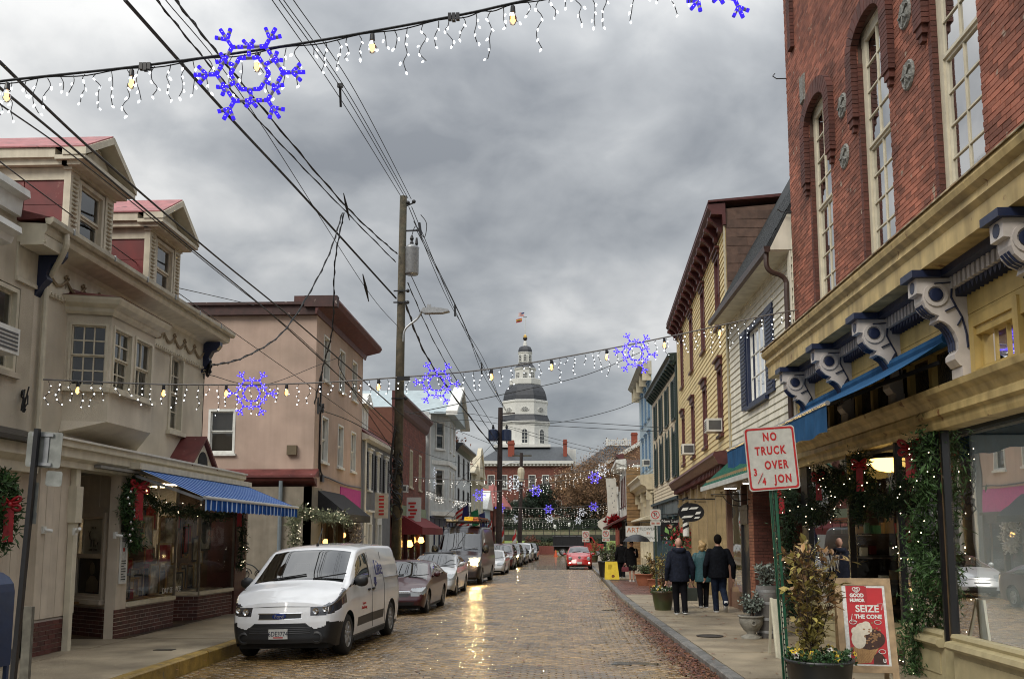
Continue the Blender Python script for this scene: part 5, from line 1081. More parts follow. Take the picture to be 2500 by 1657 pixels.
FBb = Fa((-8.3, 66.2), (-7.3, 67.6), (1.4, -1.0)); FCb = Fc(-7.3, 1)
ops = [(y-.4, y+.4, z, z+2.1) for y in (69, 71.5) for z in (4.7, 8.2)]; opB = [(.35, 1.3, 4.7, 6.8), (.35, 1.3, 8.2, 10.2)]
g = MB(); wall_open(g, FBb, 0, FBb.L, 3.7, 10.6, opB, .15); wall_open(g, FCb, 67.6, 73, 3.7, 10.6, ops, .15); g.quad((-7.3, 73, 3.7), (-8.3, 74.5, 3.7), (-8.3, 74.5, 10.6), (-7.3, 73, 10.6)); g.box(-16, -8.3, 64.4, 80, -.4, 10.6); g.add([(-8.3, 66.2, 3.72), (-7.3, 67.6, 3.72), (-7.3, 73, 3.72), (-8.3, 74.5, 3.72)], [(0,1,2,3)]); g.build('wall', m_wh2, l5)
for a, c, z, z2 in ops: window(l5, FCb, (a+c)/2, z, .8, z2-z, 1, 1, WHITE, .08, .05, .04)
for a, c, z, z2 in opB: window(l5, FBb, (a+c)/2, z, .95, z2-z, 1, 1, WHITE, .08, .05, .04)
g = MB(); Y0, Y1 = 65.2, 75.5; g.prism([(Y0, 10.6), (Y1, 10.6), ((Y0+Y1)/2, 13.0)], lambda a, b, t: (t, a, b), -15, -6.7); g.build('roof', m_pr, l5)
for s in (Y0-.2, Y1+.2): g = MB(); e = (Y0+Y1)/2; g.prism([(s, 10.45), (s, 10.75), (e, 13.25), (e, 12.95)], lambda a, b, t: (t, a, b), -7.2, -6.4); g.build('raking_cornice', WHITE, l5)
for z in (3.5, 7.1): g = MB(); g.add([p for z_ in (z, z+.3) for p in [(-8.4, 66.0, z_), (-7.2, 67.5, z_), (-7.2, 73.1, z_), (-8.4, 74.7, z_)]], [(0,1,2,3), (7,6,5,4), (0,4,5,1), (1,5,6,2), (2,6,7,3)]); g.build('string_course', WHITE, l5)
shopfront(l5, F5l, 64.6, 79.8, 3.3, mat('navy shop paint', (.015, .02, .07), .5), 5, fascia=.5); g = MB(); F5l.box(g, 64.4, 64.6, -.2, 10.4, 0, .1); g.build('corner_post', WHITE, l5)
FL6 = Fc(-8.0, 1, .02, 80)
l6 = far_building('black_corniced_house', 'white house with black shutters and heavy dark cornice beyond the white bay', FL6, 80.2, 92, 9.6, m_wh2, 3, BLACK, shopm=WHITE, wmat=BLACK)
l7 = far_building('arched_building', 'cream gabled building with big round arch farther up the left row', Fc(-7.7, 1, .03, 92), 92.3, 104, 8.2, mat('pale cream wall', (.45,.42,.3), .7), 2, CREAMT, gable=True, roofm=CREAMT)
g = MB(); Fc(-7.3, 1, .03, 92).prof(g, [(0, 7.2), (.2, 7.2), (.2, 7.6), (0, 7.6)], 92, 104.3); g.prism([(98.2+r*math.cos(t), 7.6+r*math.sin(t)) for r, ts in ((3.6, range(0, 13)), (2.9, range(12, -1, -1))) for t in [math.pi*k/12 for k in ts]], lambda a, b, t: (-7.2+t, a, b), -.2, .2); g.build('arch_moulding', CREAMT, l7)
l8 = far_building('red_metal_roofed_building', 'brick building with faded pink sheet metal awning roof behind the second pole', Fc(-7.0, 1, .05, 104), 112, 124, 5.6, m_rb2, 3, m_mar)
m_pk = mat('faded pink sheet metal', (.42, .16, .15), .5, .15)
g = MB(); g.prism([(0, 8.2), (1.9, 5.6), (1.9, 5.45), (0, 5.5)], lambda a, b, t: (-6.8+a, t, b), 111.5, 124); g.build('metal_awning', m_pk, l8)
for k in range(12): g = MB(); y = 111.6+k*1.12; g.bar((-6.8, y, 8.24), (-4.9, y, 5.66), .09, .09); g.build('roof_seam', m_pk, l8)
g = MB(); g.prism([(-11, 8.0), (-6.6, 8.0), (-6.6, 5.4), (-4.9, 5.4), (-11, 5.4)], lambda a, b, t: (a, t, b), 111.3, 111.5); g.build('metal_flank', m_pk, l8)
l9 = far_building('pale_blue_house', 'narrow pale blue gabled house with blue door', Fc(-7.2, 1, .03, 104), 104.3, 111.2, 5.0, m_bc, 1, m_bt, gable=True, roofm=WHITE)
# = VEHICLES
def interp(tab):
 xs = [a for a, _ in tab]; ysv = [b for _, b in tab]
 return lambda t: float(np.interp(t, xs, ysv))
def smooth_tab(tab, r=.12, n=7):
 f = interp(tab)
 return lambda t: sum(f(t+r*(k/(n-1)*2-1)) for k in range(n))/n
m_lens = mat('clear lamp lens', (.26, .28, .29), .08, .05, 3, spec=.8, coat=1); m_lensd = mat('smoked lamp', (.035, .035, .04), .08, .05, 3, spec=.8, coat=1)
m_blkpl = mat('black plastic', (.014, .015, .017), .45, .1, 20); m_plate = mat('number plate', (.6, .6, .57), .4)
m_amber = mat('amber lens', (.5, .14, .02), .2); m_rim = mat('alloy rim', (.38, .38, .39), .3, .1, 8, metal=.8); m_seat = mat('car seat', (.05, .05, .05), .8)
m_plink = mat('plate black', (.02, .02, .05), .5)
lit = emat('lit headlamp', (1, .70, .28), 700)
def paint(name, col, **k): return mat(name, col, .3, .04, 2, coat=1, **k)
def wheel_meshes(rw, w, spokes, hub):
 t = MB(); t.lathe([(rw*.64, -w/2), (rw*.9, -w/2), (rw, -w*.36), (rw, w*.36), (rw*.9, w/2), (rw*.64, w/2)], (0,0,0), 22, ax='x', caps=False)
 r = MB(); r.lathe([(rw*.66, -w*.42), (rw*.66, w*.46), (rw*.6, w*.5), (rw*.58, w*.3), (.02, w*.22)], (0,0,0), 20, ax='x', caps=False)
 for k in range(spokes):
  a = 2*math.pi*k/spokes; c, s = math.cos(a), math.sin(a); r.obox((w*.36, c*rw*.34, s*rw*.34), (w*.07, 0, 0), Vector((0, c, s))*rw*.28, Vector((0, -s, c))*rw*(.085 if spokes > 6 else .11))
 r.lathe([(rw*.16, w*.3), (rw*.15, w*.46), (.01, w*.48)], (0,0,0), 10, ax='x', caps=False)
 d = MB(); d.lathe([(rw*.6, w*.2), (.01, w*.2)], (0,0,0), 16, ax='x', caps=False)
 def mk(b, nm, m): me = bpy.data.meshes.new(nm); me.from_pydata(b.v, [], b.f); me.materials.append(m); me.shade_smooth(); return me
 return mk(t, 'tyre', RUBBER), mk(r, 'rim', hub), mk(d, 'brake_disc', BLACK)
def make_car(S, label, cat, name):
 """lofted body: stations t along the length (front = 0), section rows from sill over belt line and roof edge to the centre; every glass, lamp and grille is cut from that surface as its own part"""
 L, W = S['L'], S['W']; top = smooth_tab(S['top'], S.get('sm', .10)); belt = interp(S['belt']); sill = S.get('sill', .2); rw = S['rw']; tf, tr_ = S['axles']; tum = S.get('tumble', .30); crown = S.get('crown', .05)
 cow, rf0, rf1, rb = S['cowl'], S['roof0'], S['roof1'], S['rearbase']; fr, rr = S.get('round', (.5, .35))
 def plan(t):
  k = 1.0
  if t < fr: k *= S.get('nosew', .84)+(1-S.get('nosew', .84))*math.sqrt(max(0, 1-(1-t/fr)**2))
  if L-t < rr: k *= .88+.12*math.sqrt(max(0, 1-(1-(L-t)/rr)**2))
  return k
 nt = S.get('nt', 90); ts = sorted({*np.linspace(0, L, nt), *np.linspace(0, .3, 10), *np.linspace(L-.2, L, 5)})
 nl, nu, nr = S.get('nl', 16), 12, S.get('nr', 14); NR = nl+nu+nr+1
 def section(t):
  w = W/2*plan(t); zt = top(max(0, min(L, t))); zb = min(belt(t), zt-.05); pts = []; ro = min(.16, (zt-zb)*.45); zs = sill+.08*max(0, 1-t/.3)+.1*max(0, 1-(L-t)/.3)
  for j in range(nl):
   a = j/nl; z = zs+(zb-zs)*a
   y = w*(.93+.07*math.sin(min(1, a*1.7)*math.pi/2)-.025*max(0, a-.75)/.25); pts.append((y, z))
  wb = w*.975; ze = zt-crown-.02; we = max(.2*w, wb-(ze-zb)*tum-.02)
  for j in range(nu):
   a = j/nu; pts.append((wb+(we-wb)*a+.022*math.sin(math.pi*a), zb+(ze-zb)*a))
  for j in range(nr+1):
   a = j/nr; y = we*(1-a); k = 1-a
   pts.append((y, ze+(zt-ze)*(1-k**2.6)))
  return pts
 V = [];
 for t in ts:
  nose = S.get('nose', [(0, 0), (2, 0)]);
  for y, z in section(t):
   d = float(np.interp(z, [a for a, _ in nose], [b for _, b in nose]))*max(0, 1-t/.6)**1.5
   bow = S.get('bow', .16)*(y/(W/2))**2*max(0, 1-t/.5)
   V.append([y, t+d+bow, z])
 n1 = len(V); R_ = rw*1.17
 cut = set()
 for i, t in enumerate(ts):
  for j in range(nl+1):
   p = V[i*NR+j]
   for c in (tf, tr_):
    d = math.hypot(p[1]-c, p[2]-rw)
    if d < R_: cut.add(i*NR+j)
 def snap(k):
  p = V[k]
  for c in (tf, tr_):
   d = math.hypot(p[1]-c, p[2]-rw)
   if d < R_ and d > 1e-6:
    s = R_/d; p[1] = c+(p[1]-c)*s; p[2] = max(sill-.02, rw+(p[2]-rw)*s)
 F = []; key = []
 for i in range(len(ts)-1):
  for j in range(NR-1):
   q = (i*NR+j, (i+1)*NR+j, (i+1)*NR+j+1, i*NR+j+1)
   if j < nl and all(k in cut for k in q): continue
   tm = (ts[i]+ts[i+1])/2; y = sum(V[k][0] for k in q)/4; z = sum(V[k][2] for k in q)/4; F.append(q)
   a = (j-nl+.5)/nu; b = (j-nl-nu+.5)/nr
   kk = 'body'
   if nl <= j < nl+nu: kk = S['side'](tm, z, a) or 'body'
   elif j >= nl+nu:
    if cow < tm < rf0 and b > .08: kk = 'windshield'
    elif rf1 < tm < rb and b > .1: kk = 'rear_window'
   if kk == 'body' and S.get('mask'): kk = S['mask'](tm, y, z, j < nl) or 'body'
   key.append(kk)
 for k in cut: snap(k)
 # both sides
 V2 = [[-p[0], p[1], p[2]] for p in V]; Fm = [tuple(k+n1 for k in q[::-1]) for q in F]
 VV = V+V2; FF = [(q, k, 1) for q, k in zip(F, key)]+[(q, k, -1) for q, k in zip(Fm, key)]
 # front and rear caps
 for end, i in ((0, 0), (1, len(ts)-1)):
  nc = S.get('nc', 26); base = len(VV); t = ts[i]
  rows = [V[i*NR+j] for j in range(NR)]
  for p in rows:
   for c in range(nc+1):
    a = -1+2*c/nc; ex = S.get('bow', .16)*(p[0]/(W/2))**2 if end == 0 else 0
    yy = (p[1]-ex*(1-a*a)) if end == 0 else p[1]+.07*(1-a*a)*(p[0]/(W/2))
    VV.append([p[0]*a, yy, p[2]])
  for j in range(NR-1):
   for c in range(nc):
    q = (base+j*(nc+1)+c, base+j*(nc+1)+c+1, base+(j+1)*(nc+1)+c+1, base+(j+1)*(nc+1)+c)
    ctr = [sum(VV[k][x] for k in q)/4 for x in range(3)]
    kk = (S['front'](ctr[0], ctr[2]) if end == 0 else S.get('back', lambda y, z: None)(ctr[0], ctr[2])) or 'body'
    FF.append((q if end == 0 else q[::-1], kk, 1 if ctr[0] > 0 else -1))
 root = thing(name, label, cat, (0, 0, 0))
 pm = S['paint']; mats = dict(body=pm, windshield=CARGLASS, rear_window=CARGLASS, side_window=CARGLASS, quarter_window=CARGLASS, headlight=S.get('lens', m_lens), grille=m_blkpl, bumper=S.get('bumper', m_blkpl), trim=m_blkpl, pillar=S.get('pillarm', m_blkpl), panel=pm, tail_light=mat('red lens', (.3, .01, .01), .2), chrome=CHROME, fog_light=m_lens, sill_trim=m_blkpl, badge_panel=m_plate)
 groups = {}
 for q, k, s in FF:
  kk = (k, s) if k in ('headlight', 'side_window', 'quarter_window', 'fog_light', 'tail_light', 'sill_trim', 'badge_panel', 'pillar') else (k, 0)
  groups.setdefault(kk, []).append(q)
 for (k, s), fs in groups.items():
  used = sorted({i for q in fs for i in q}); ix = {v: i for i, v in enumerate(used)}
  me = bpy.data.meshes.new(k); me.from_pydata([VV[i] for i in used], [], [tuple(ix[i] for i in q) for q in fs]); me.materials.append(mats[k])
  bm = bmesh.new(); bm.from_mesh(me); bmesh.ops.remove_doubles(bm, verts=bm.verts, dist=.0008); bmesh.ops.recalc_face_normals(bm, faces=bm.faces); bm.to_mesh(me); bm.free(); me.shade_smooth()
  link(k, me, root)
 # dark tub below and behind the wheels, seats, dashboard
 g = MB(); g.box(-W*.40, W*.40, .25, L-.2, sill-.02, sill+.35); g.box(-W*.47, W*.47, tf+rw*1.3, tr_-rw*1.3, sill-.03, sill+.05); g.build('underbody', RUBBER, root)
 bz = belt((tf+tr_)/2)
 g = MB(); g.box(-W*.42, W*.42, cow+.25, cow+.6, bz-.3, bz-.06); g.build('dashboard', m_seat, root)
 for sx in (-.36, .36): g = MB(); g.box(sx-.24, sx+.24, cow+1.25, cow+1.4, .5, bz+.12); g.box(sx-.12, sx+.12, cow+1.27, cow+1.36, bz+.14, bz+.32); g.build('seat', m_seat, root)
 g = MB(); g.lathe([(.17, 0), (.185, .02), (.17, .03)], (.36, 0, 0), 14, ax='y', caps=False); g.v = [(p[0], p[1]+cow+.85, p[2]+bz-.02) for p in g.v]; g.build('steering_wheel', m_seat, root)
 ty, ri, di = wheel_meshes(rw, S.get('ww', .2), S.get('spokes', 5), S.get('hub', m_rim))
 for c in (tf, tr_):
  for s in (1, -1):
   wh = bpy.data.objects.new('wheel', di); COL.objects.link(wh); wh.parent = root; wh.location = (s*(W/2-.125), c, rw); wh.rotation_euler.z = 0 if s > 0 else math.pi
   for nm, me in (('tyre', ty), ('rim', ri)): o = bpy.data.objects.new(nm, me); COL.objects.link(o); o.parent = wh
 mz = S.get('mirror', (cow+.5, bz+.06)); mm = S.get('mirrorm', pm); ms = S.get('mirrors', 1)
 for s in (1, -1):
  g = MB(); g.ball((s*(W/2+.10), mz[0], mz[1]+.03), .1*ms, 12, 8, (1.05, .6, .8 if ms < 1.4 else 1.25)); g.v = [(min(max(p[0], -W/2-.10-.085*ms), W/2+.10+.085*ms), p[1], p[2]) for p in g.v]; g.bar((s*(W/2-.06), mz[0]+.03, mz[1]-.03), (s*(W/2+.05), mz[0], mz[1]), .05); g.build('mirror', mm, root, True)
 g = MB()
 for s in (-.45, .25): g.bar((s, cow+.02, top(cow)+.015), (s+.55, cow+.13, top(cow+.13)+.02), .02)
 g.build('wiper', BLACK, root)
 pl = S.get('plate')
 if pl:
  x, y, z = pl; g = MB(); g.box(x-.155, x+.155, y-.012, y, z-.078, z+.078); p = g.build('plate', m_plate, root);
  if S.get('platetext'): text('plate_number', S['platetext'], m_plink, p, (x, y-.014, z+.0), (1, 0, 0), (0, 0, 1), .105, xs=.82); g = MB(); g.box(x-.08, x+.08, y-.015, y-.012, z-.062, z-.045); g.build('plate_emblem', mat('sign red', (.45,.02,.02), .5), p)
 return root
_pl = []
def place(o, x, axle_y, tf, yaw, z=None, sc=1, roll=0): _pl.append((o, x, axle_y, tf, yaw, z, sc, roll))
def place_now(o, x, axle_y, tf, yaw, z, sc, roll):
 o.scale = (sc, sc, sc); tf *= sc; o.rotation_euler.y = -R(roll)
 o.rotation_euler.z = R(yaw); c, s = math.cos(R(yaw)), math.sin(R(yaw)); o.location = (x+tf*s, axle_y-tf*c, (zr(axle_y)+camber(x)) if z is None else z)
# - white delivery van
pw = mat('white van paint', (.76, .77, .78), .3, .05, 1.5, coat=1, streak=.1)
def vside(t, z, a):
 if 1.02 < t < 2.25 and .1 < a < .84 and (t-1.0)/.75 > a*.92: return 'side_window'
 if 2.25 <= t < 2.36 and .1 < a < .84: return 'pillar'
 if .9 < t <= 1.06 and a < .5: return 'pillar'
def vmask(t, y, z, low):
 y = abs(y)
 if low and t < .88 and z < .60-.05*t: return 'bumper'
 if low and z < .27: return 'sill_trim'
 if low and 1.45 < t < 3.35 and .40+(.0 if t < 3 else 0) < z < .56: return 'sill_trim'
 if t < .75 and .70+.22*(t+.05) < z < .86+.33*t and y > .42: return 'headlight'
def vfront(y, z):
 y = abs(y)
 if .655 < z < .745 and y < .34 and z > .66+.0*y: return 'grille'
 if z < (.595 if y < .42 else .595-(y-.42)*.75 if y < .56 else .49+(y-.56)*.3): return 'bumper'
 if y > .48 and .70 < z < .84: return 'headlight'
SV = dict(L=4.82, W=1.84, rw=.335, axles=(.88, 3.98), sill=.2, top=[(0, .90), (.12, .98), (.55, 1.12), (.95, 1.22), (1.1, 1.30), (1.85, 1.76), (2.15, 1.815), (3.0, 1.845), (4.5, 1.82), (4.7, 1.72), (4.82, 1.5)], belt=[(0, .84), (.6, .98), (.95, 1.10), (2.3, 1.16), (4.82, 1.16)], cowl=.98, roof0=1.82, roof1=4.72, rearbase=4.72, tumble=.20, crown=.05, round=(.75, .25), nosew=.80, bow=.20, nt=200, nl=36, nc=72, nr=20, nose=[(0, .06), (.35, 0), (.6, .02), (.75, .06), (.95, .14)], side=vside, mask=vmask, front=vfront, paint=pw, lens=m_lensd, mirrorm=m_blkpl, mirrors=1.25, mirror=(1.3, 1.16), spokes=9, hub=mat('silver hubcap', (.42, .43, .44), .35, .1, 8, metal=.6), plate=(0, -.004, .43), platetext='6DE3774', bumper=m_blkpl)
van = make_car(SV, 'white delivery van with blue Lite lettering on its side panel, first in the parked row', 'van', 'delivery_van')
g = MB(); g.lathe([(.115, 0), (.115, .02), (.1, .025)], (0, 0, 0), 20, ax='y'); g.v = [(p[0], .055-p[1], .70+p[2]*.42) for p in g.v]; bd = g.build('badge', mat('badge blue', (.01, .03, .16), .2), van)
text('badge_script', 'Ford', CHROME, bd, (0, .027, .70), (1, 0, 0), (0, 0, 1), .08)
for s in (-1, 1):
 for z, dz in ((.655, .007), (.745, .007)): g = MB(); g.tube([(s*.36*i/8, (.045 if z < .7 else .062)+.128*(.36*i/8/.735)**2-.004, z) for i in range(9)], .011, 5); g.build('grille_bar', CHROME, van)
g = MB()
for k in range(4): g.tube([(-.5+i*.1, -.002+.128*((-.5+i*.1)/.735)**2+.028*max(0, .515-.03*k-.35)/.25, .525-.03*k) for i in range(11)], .009, 4)
g.build('lower_grille', mat('grille grey', (.03, .03, .03), .5), van, kind='stuff')
for s in (-1, 1): g = MB(); g.lathe([(.1, 0), (.07, -.015), (.06, .01)], (s*.6, .085, .36), 14, ax='y', caps=False); g.build('fog_lamp_recess', mat('grille grey', (.03,.03,.03), .5), van)
for s in (-1, 1):
 for x, y, z, r in ((.58, .112, .775, .05), (.72, .155, .8, .042)): g = MB(); g.lathe([(r, 0), (r*.5, .012), (.003, .006)], (s*x, y-.012, z), 12, ax='y', caps=False); g.build('lamp_reflector', CHROME, van)
g = MB(); g.tube([(.6*k/8, .1+.128*(.6*k/8/.72)**2-.004, .845+.008*math.cos(k*.39)) for k in range(-8, 9)], .005, 4); g.build('hood_seam', m_blkpl, van)
g = MB(); g.bar((.0, 2.05, 1.80), (.0, 2.35, 2.12), .012); g.lathe([(.03, 1.80), (.02, 1.85)], (0, 2.06, 0), 8); g.build('antenna', BLACK, van)
m_blu = mat('lettering blue', (.02, .03, .16), .4)
for t in (2.4, 3.35, 4.55): g = MB(); g.tube([(.922 if z < 1.1 else .905-(z-1.16)*.2, t, z) for z in np.linspace(.32, 1.66, 12)], .004, 4); g.build('door_seam', m_blkpl, van)
g = MB(); g.tube([(.917, t, 1.165) for t in np.linspace(3.4, 4.6, 8)], .012, 5); g.build('door_track', mat('track grey', (.3, .3, .31), .4), van)
for t in (2.2, 2.52): g = MB(); g.ball((.925, t, 1.0), .06, 10, 6, (.35, 1.5, .45)); g.build('door_handle', m_blkpl, van, True)
text('side_lettering', 'Lite', m_blu, van, (.905, 2.92, 1.36), (0, 1, 0), (-.2, 0, 1), .42, extrude=.004, xs=.9);
g = MB(); g.prism([(2.66, 1.2), (2.72, 1.2), (2.72, 1.08), (2.78, 1.1), (2.7, 1.02), (2.62, 1.1), (2.66, 1.1)], lambda a, b, t: (t, a, b), .9, .921); g.build('side_emblem', m_blu, van)
text('door_lettering', 'Express\nDistributing', mat('sign red', (.45,.02,.02), .5), van, (.922, 1.85, .74), (0, 1, 0), (0, 0, 1), .075)
place(van, -4.56, 17.15, .88, -3.6, sc=1.07, roll=1.5)
# - sedans and others share the builder
def sside(c0, c1, q=None):
 def f(t, z, a):
  if c0 < t < c1 and .1 < a < .88:
   if (t-c0)/(.95) < a*.9 or (c1-t)/(.8) < a*.8: return None
   m = (c0*.45+c1*.55)
   if abs(t-m) < .05: return 'pillar'
   return 'side_window'
 return f
def mk_mask(hl=(.0, .55, .56, .74, .45), bz=None, gr=None):
 def f(t, y, z, low):
  if t < hl[1] and hl[2]+.10*t < z < hl[3]+.12*t and abs(y) > hl[4]: return 'headlight'
  if low and z < .22: return 'sill_trim'
 return f
def mk_front(hl, gr, low=None, chrome=None):
 def f(y, z):
  y = abs(y)
  if hl and y > hl[0] and hl[1] < z < hl[2]: return 'headlight'
  if chrome and y < chrome[0] and chrome[1] < z < chrome[2]: return 'chrome'
  if gr and y < gr[0] and gr[1] < z < gr[2]: return 'grille'
  if low and y < low[0] and low[1] < z < low[2]: return 'trim'
 return f
sed_top = [(0, .66), (.1, .74), (.5, .86), (1.05, .97), (1.15, 1.0), (2.0, 1.38), (2.3, 1.43), (2.9, 1.42), (3.4, 1.32), (4.05, 1.06), (4.4, 1.04), (4.5, .9)]
SS = dict(L=4.5, W=1.75, rw=.32, axles=(.92, 3.6), top=sed_top, belt=[(0, .62), (.6, .82), (1.1, .93), (4.5, 1.0)], cowl=1.08, roof0=2.02, roof1=3.05, rearbase=4.0, tumble=.42, side=sside(1.2, 3.75), mask=mk_mask((0, .6, .55, .70, .5)), front=mk_front((.52, .52, .68), (.48, .50, .60), (.6, .24, .36), (.5, .6, .66)), paint=mat('maroon paint', (.045, .003, .007), .3, .04, 2, coat=.6), plate=None, nose=[(0, .05), (.4, 0), (.75, .14)])
c1 = make_car(SS, 'dark maroon sedan parked directly behind the white van', 'car', 'sedan'); place(c1, -4.18, 26.18, .92, -2.4)
pri_top = [(0, .68), (.1, .78), (.45, .92), (.8, 1.02), (.95, 1.08), (2.0, 1.46), (2.4, 1.49), (3.0, 1.45), (4.2, 1.15), (4.4, 1.05), (4.48, .8)]
SP = dict(SS, L=4.48, W=1.745, top=pri_top, belt=[(0, .64), (.5, .84), (.9, .98), (4.48, 1.08)], cowl=.85, roof0=2.0, roof1=3.1, rearbase=4.2, side=sside(1.0, 3.9), mask=mk_mask((0, .75, .58, .76, .48)), front=mk_front((.5, .58, .74), (.5, .25, .40), (.3, .5, .56)), paint=paint('silver paint', (.42, .43, .44), metal=.3), axles=(.95, 3.65))
c2 = make_car(SP, 'silver hatchback with dark roof parked between maroon sedan and dark van', 'car', 'hatchback'); place(c2, -4.15, 33.85, .95, -1.7)
g = MB(); g.box(-.55, .55, 2.15, 3.0, 1.455, 1.5); g.build('roof_panel', m_blkpl, c2)
# - high roofed dark van
tr_top = [(0, 1.02), (.1, 1.1), (.5, 1.3), (.85, 1.42), (1.0, 1.5), (1.75, 2.3), (2.0, 2.48), (2.5, 2.56), (5.2, 2.56), (5.7, 2.5), (5.9, 2.3)]
def tside(t, z, a):
 if 1.1 < t < 2.3 and .06 < a < .55 and (t-1.0)/.9 > a: return 'side_window'
def tmask(t, y, z, low):
 if t < .5 and .82 < z < 1.16+.1*t and abs(y) > .5: return 'headlight'
 if low and z < .42: return 'sill_trim'
def tfront(y, z):
 y = abs(y)
 if y > .58 and .86 < z < 1.06: return 'headlight'
 if y < .55 and .72 < z < 1.0: return 'grille'
 if z < .62: return 'bumper'
ST = dict(L=5.9, W=2.06, rw=.36, axles=(1.0, 4.7), sill=.28, top=tr_top, belt=[(0, .95), (.6, 1.2), (1.0, 1.34), (5.9, 1.36)], cowl=.95, roof0=1.72, roof1=5.9, rearbase=5.9, tumble=.13, crown=.06, round=(.7, .2), side=tside, mask=tmask, front=tfront, paint=mat('dark plum van paint', (.012, .010, .016), .35, .04, 2, coat=.5), mirrorm=m_blkpl, mirrors=1.5, mirror=(1.15, 1.5), hub=mat('silver hubcap', (.42,.43,.44), .35), spokes=6, bumper=mat('dark plum van paint', (.012, .010, .016), .35, .04, 2, coat=.5), nose=[(0, 0), (.6, 0), (1.1, .1)])
c3 = make_car(ST, 'dark high roofed work van with lit headlamps and loaded roof rack', 'van', 'work_van'); place(c3, -3.92, 41.25, 1.0, -3)
for s in (-1, 1): g = MB(); g.ball((s*.78, .1, .98), .075, 10, 8, (1, .6, 1)); g.build('headlight_bulb', lit, c3)
g = MB()
for t in (2.2, 3.2, 4.2, 5.2): g.bar((-.8, t, 2.72), (.8, t, 2.72), .04); g.bar((-.8, t, 2.5), (-.8, t, 2.85), .04); g.bar((.8, t, 2.5), (.8, t, 2.85), .04)
for s in (-.8, .8): g.bar((s, 1.9, 2.84), (s, 5.4, 2.84), .04)
g.build('roof_rack', BLACK, c3)
for q in _pl: place_now(*q)
_pl = []
ld = thing('plank_load', 'planks and pipes with yellow tag lashed on the work van roof', 'planks', (0, 0, 0)); rot = Matrix.Rotation(R(-3), 4, 'Z'); Tm = Matrix.Translation(c3.location) @ rot
def onvan(mb): mb.v = [tuple(Tm @ Vector(p)) for p in mb.v]; return mb
for i, (x0, x1, z, c) in enumerate(((.2, .75, 2.76, (.3, .09, .05)), (-.7, -.45, 2.76, (.4, .4, .38)), (-.4, -.2, 2.76, (.2, .2, .2)), (.25, .7, 2.86, (.36, .13, .07)))):
 g = MB(); g.box(x0, x1, 1.7, 5.6, z, z+.08); onvan(g).build('plank', mat('plank%d' % i, c, .7), ld)
g = MB(); g.box(.1, .5, 1.66, 1.7, 2.78, 2.95); onvan(g).build('yellow_tag', mat('yellow tag', (.6, .42, .03), .6), ld)
# - farther parked cars
cou_top = [(0, .62), (.1, .70), (.5, .80), (1.1, .90), (1.2, .94), (2.1, 1.34), (2.5, 1.38), (3.0, 1.34), (4.0, 1.0), (4.5, .98), (4.6, .85)]
SC = dict(SS, L=4.6, top=cou_top, belt=[(0, .58), (.6, .76), (1.1, .86), (4.6, .94)], roof0=2.05, paint=paint('white car paint', (.6, .6, .6)), axles=(.95, 3.65), mask=mk_mask((0, .5, .55, .68, .5)), front=mk_front((.5, .52, .65), (.4, .30, .42), (.6, .22, .28)), nt=60)
c4 = make_car(SC, 'white coupe parked behind the dark work van', 'car', 'coupe'); place(c4, -3.33, 52.45, .95, -2)
suv_top = [(0, .82), (.1, .92), (.5, 1.02), (.95, 1.10), (1.1, 1.16), (1.85, 1.62), (2.2, 1.70), (3.6, 1.70), (4.2, 1.62), (4.55, 1.1), (4.65, .8)]
SU = dict(SS, L=4.65, W=1.85, rw=.36, sill=.26, top=suv_top, belt=[(0, .78), (.6, .98), (1.0, 1.06), (4.65, 1.12)], cowl=1.0, roof0=1.85, roof1=4.15, rearbase=4.5, tumble=.28, side=sside(1.1, 4.3), mask=mk_mask((0, .5, .7, .88, .5)), front=mk_front((.52, .7, .86), (.5, .62, .84), (.7, .26, .42)), axles=(.92, 3.65), nt=60, nose=[(0, 0), (.5, 0), (.9, .08)])
c5 = make_car(dict(SU, paint=paint('maroon suv paint', (.07, .01, .012))), 'dark maroon SUV parked behind the white coupe', 'car', 'suv'); place(c5, -3.28, 61.9, .92, -2)
c6 = make_car(dict(SU, paint=paint('charcoal paint', (.02, .021, .024))), 'charcoal SUV with a lit headlamp behind the maroon SUV', 'car', 'suv'); place(c6, -3.05, 68.9, .92, -2.4)
g = MB(); g.ball((.72, .06, .80), .06, 8, 6, (1, .5, 1)); g.build('headlight_bulb', lit, c6)
c7 = make_car(dict(SS, paint=paint('dark blue grey paint', (.02, .026, .034)), nt=60), 'dark blue grey sedan in the far part of the parked row', 'car', 'sedan'); place(c7, -2.78, 77.4, .92, -2.6)
c8 = make_car(dict(SU, paint=paint('white car paint', (.6, .6, .6))), 'white SUV near the far end of the parked row', 'car', 'suv'); place(c8, -2.55, 85.3, .92, -2.8)
c9 = make_car(dict(SU, paint=paint('black paint', (.012, .012, .013))), 'black SUV last in the parked row', 'car', 'suv'); place(c9, -2.17, 93.3, .92, -3)
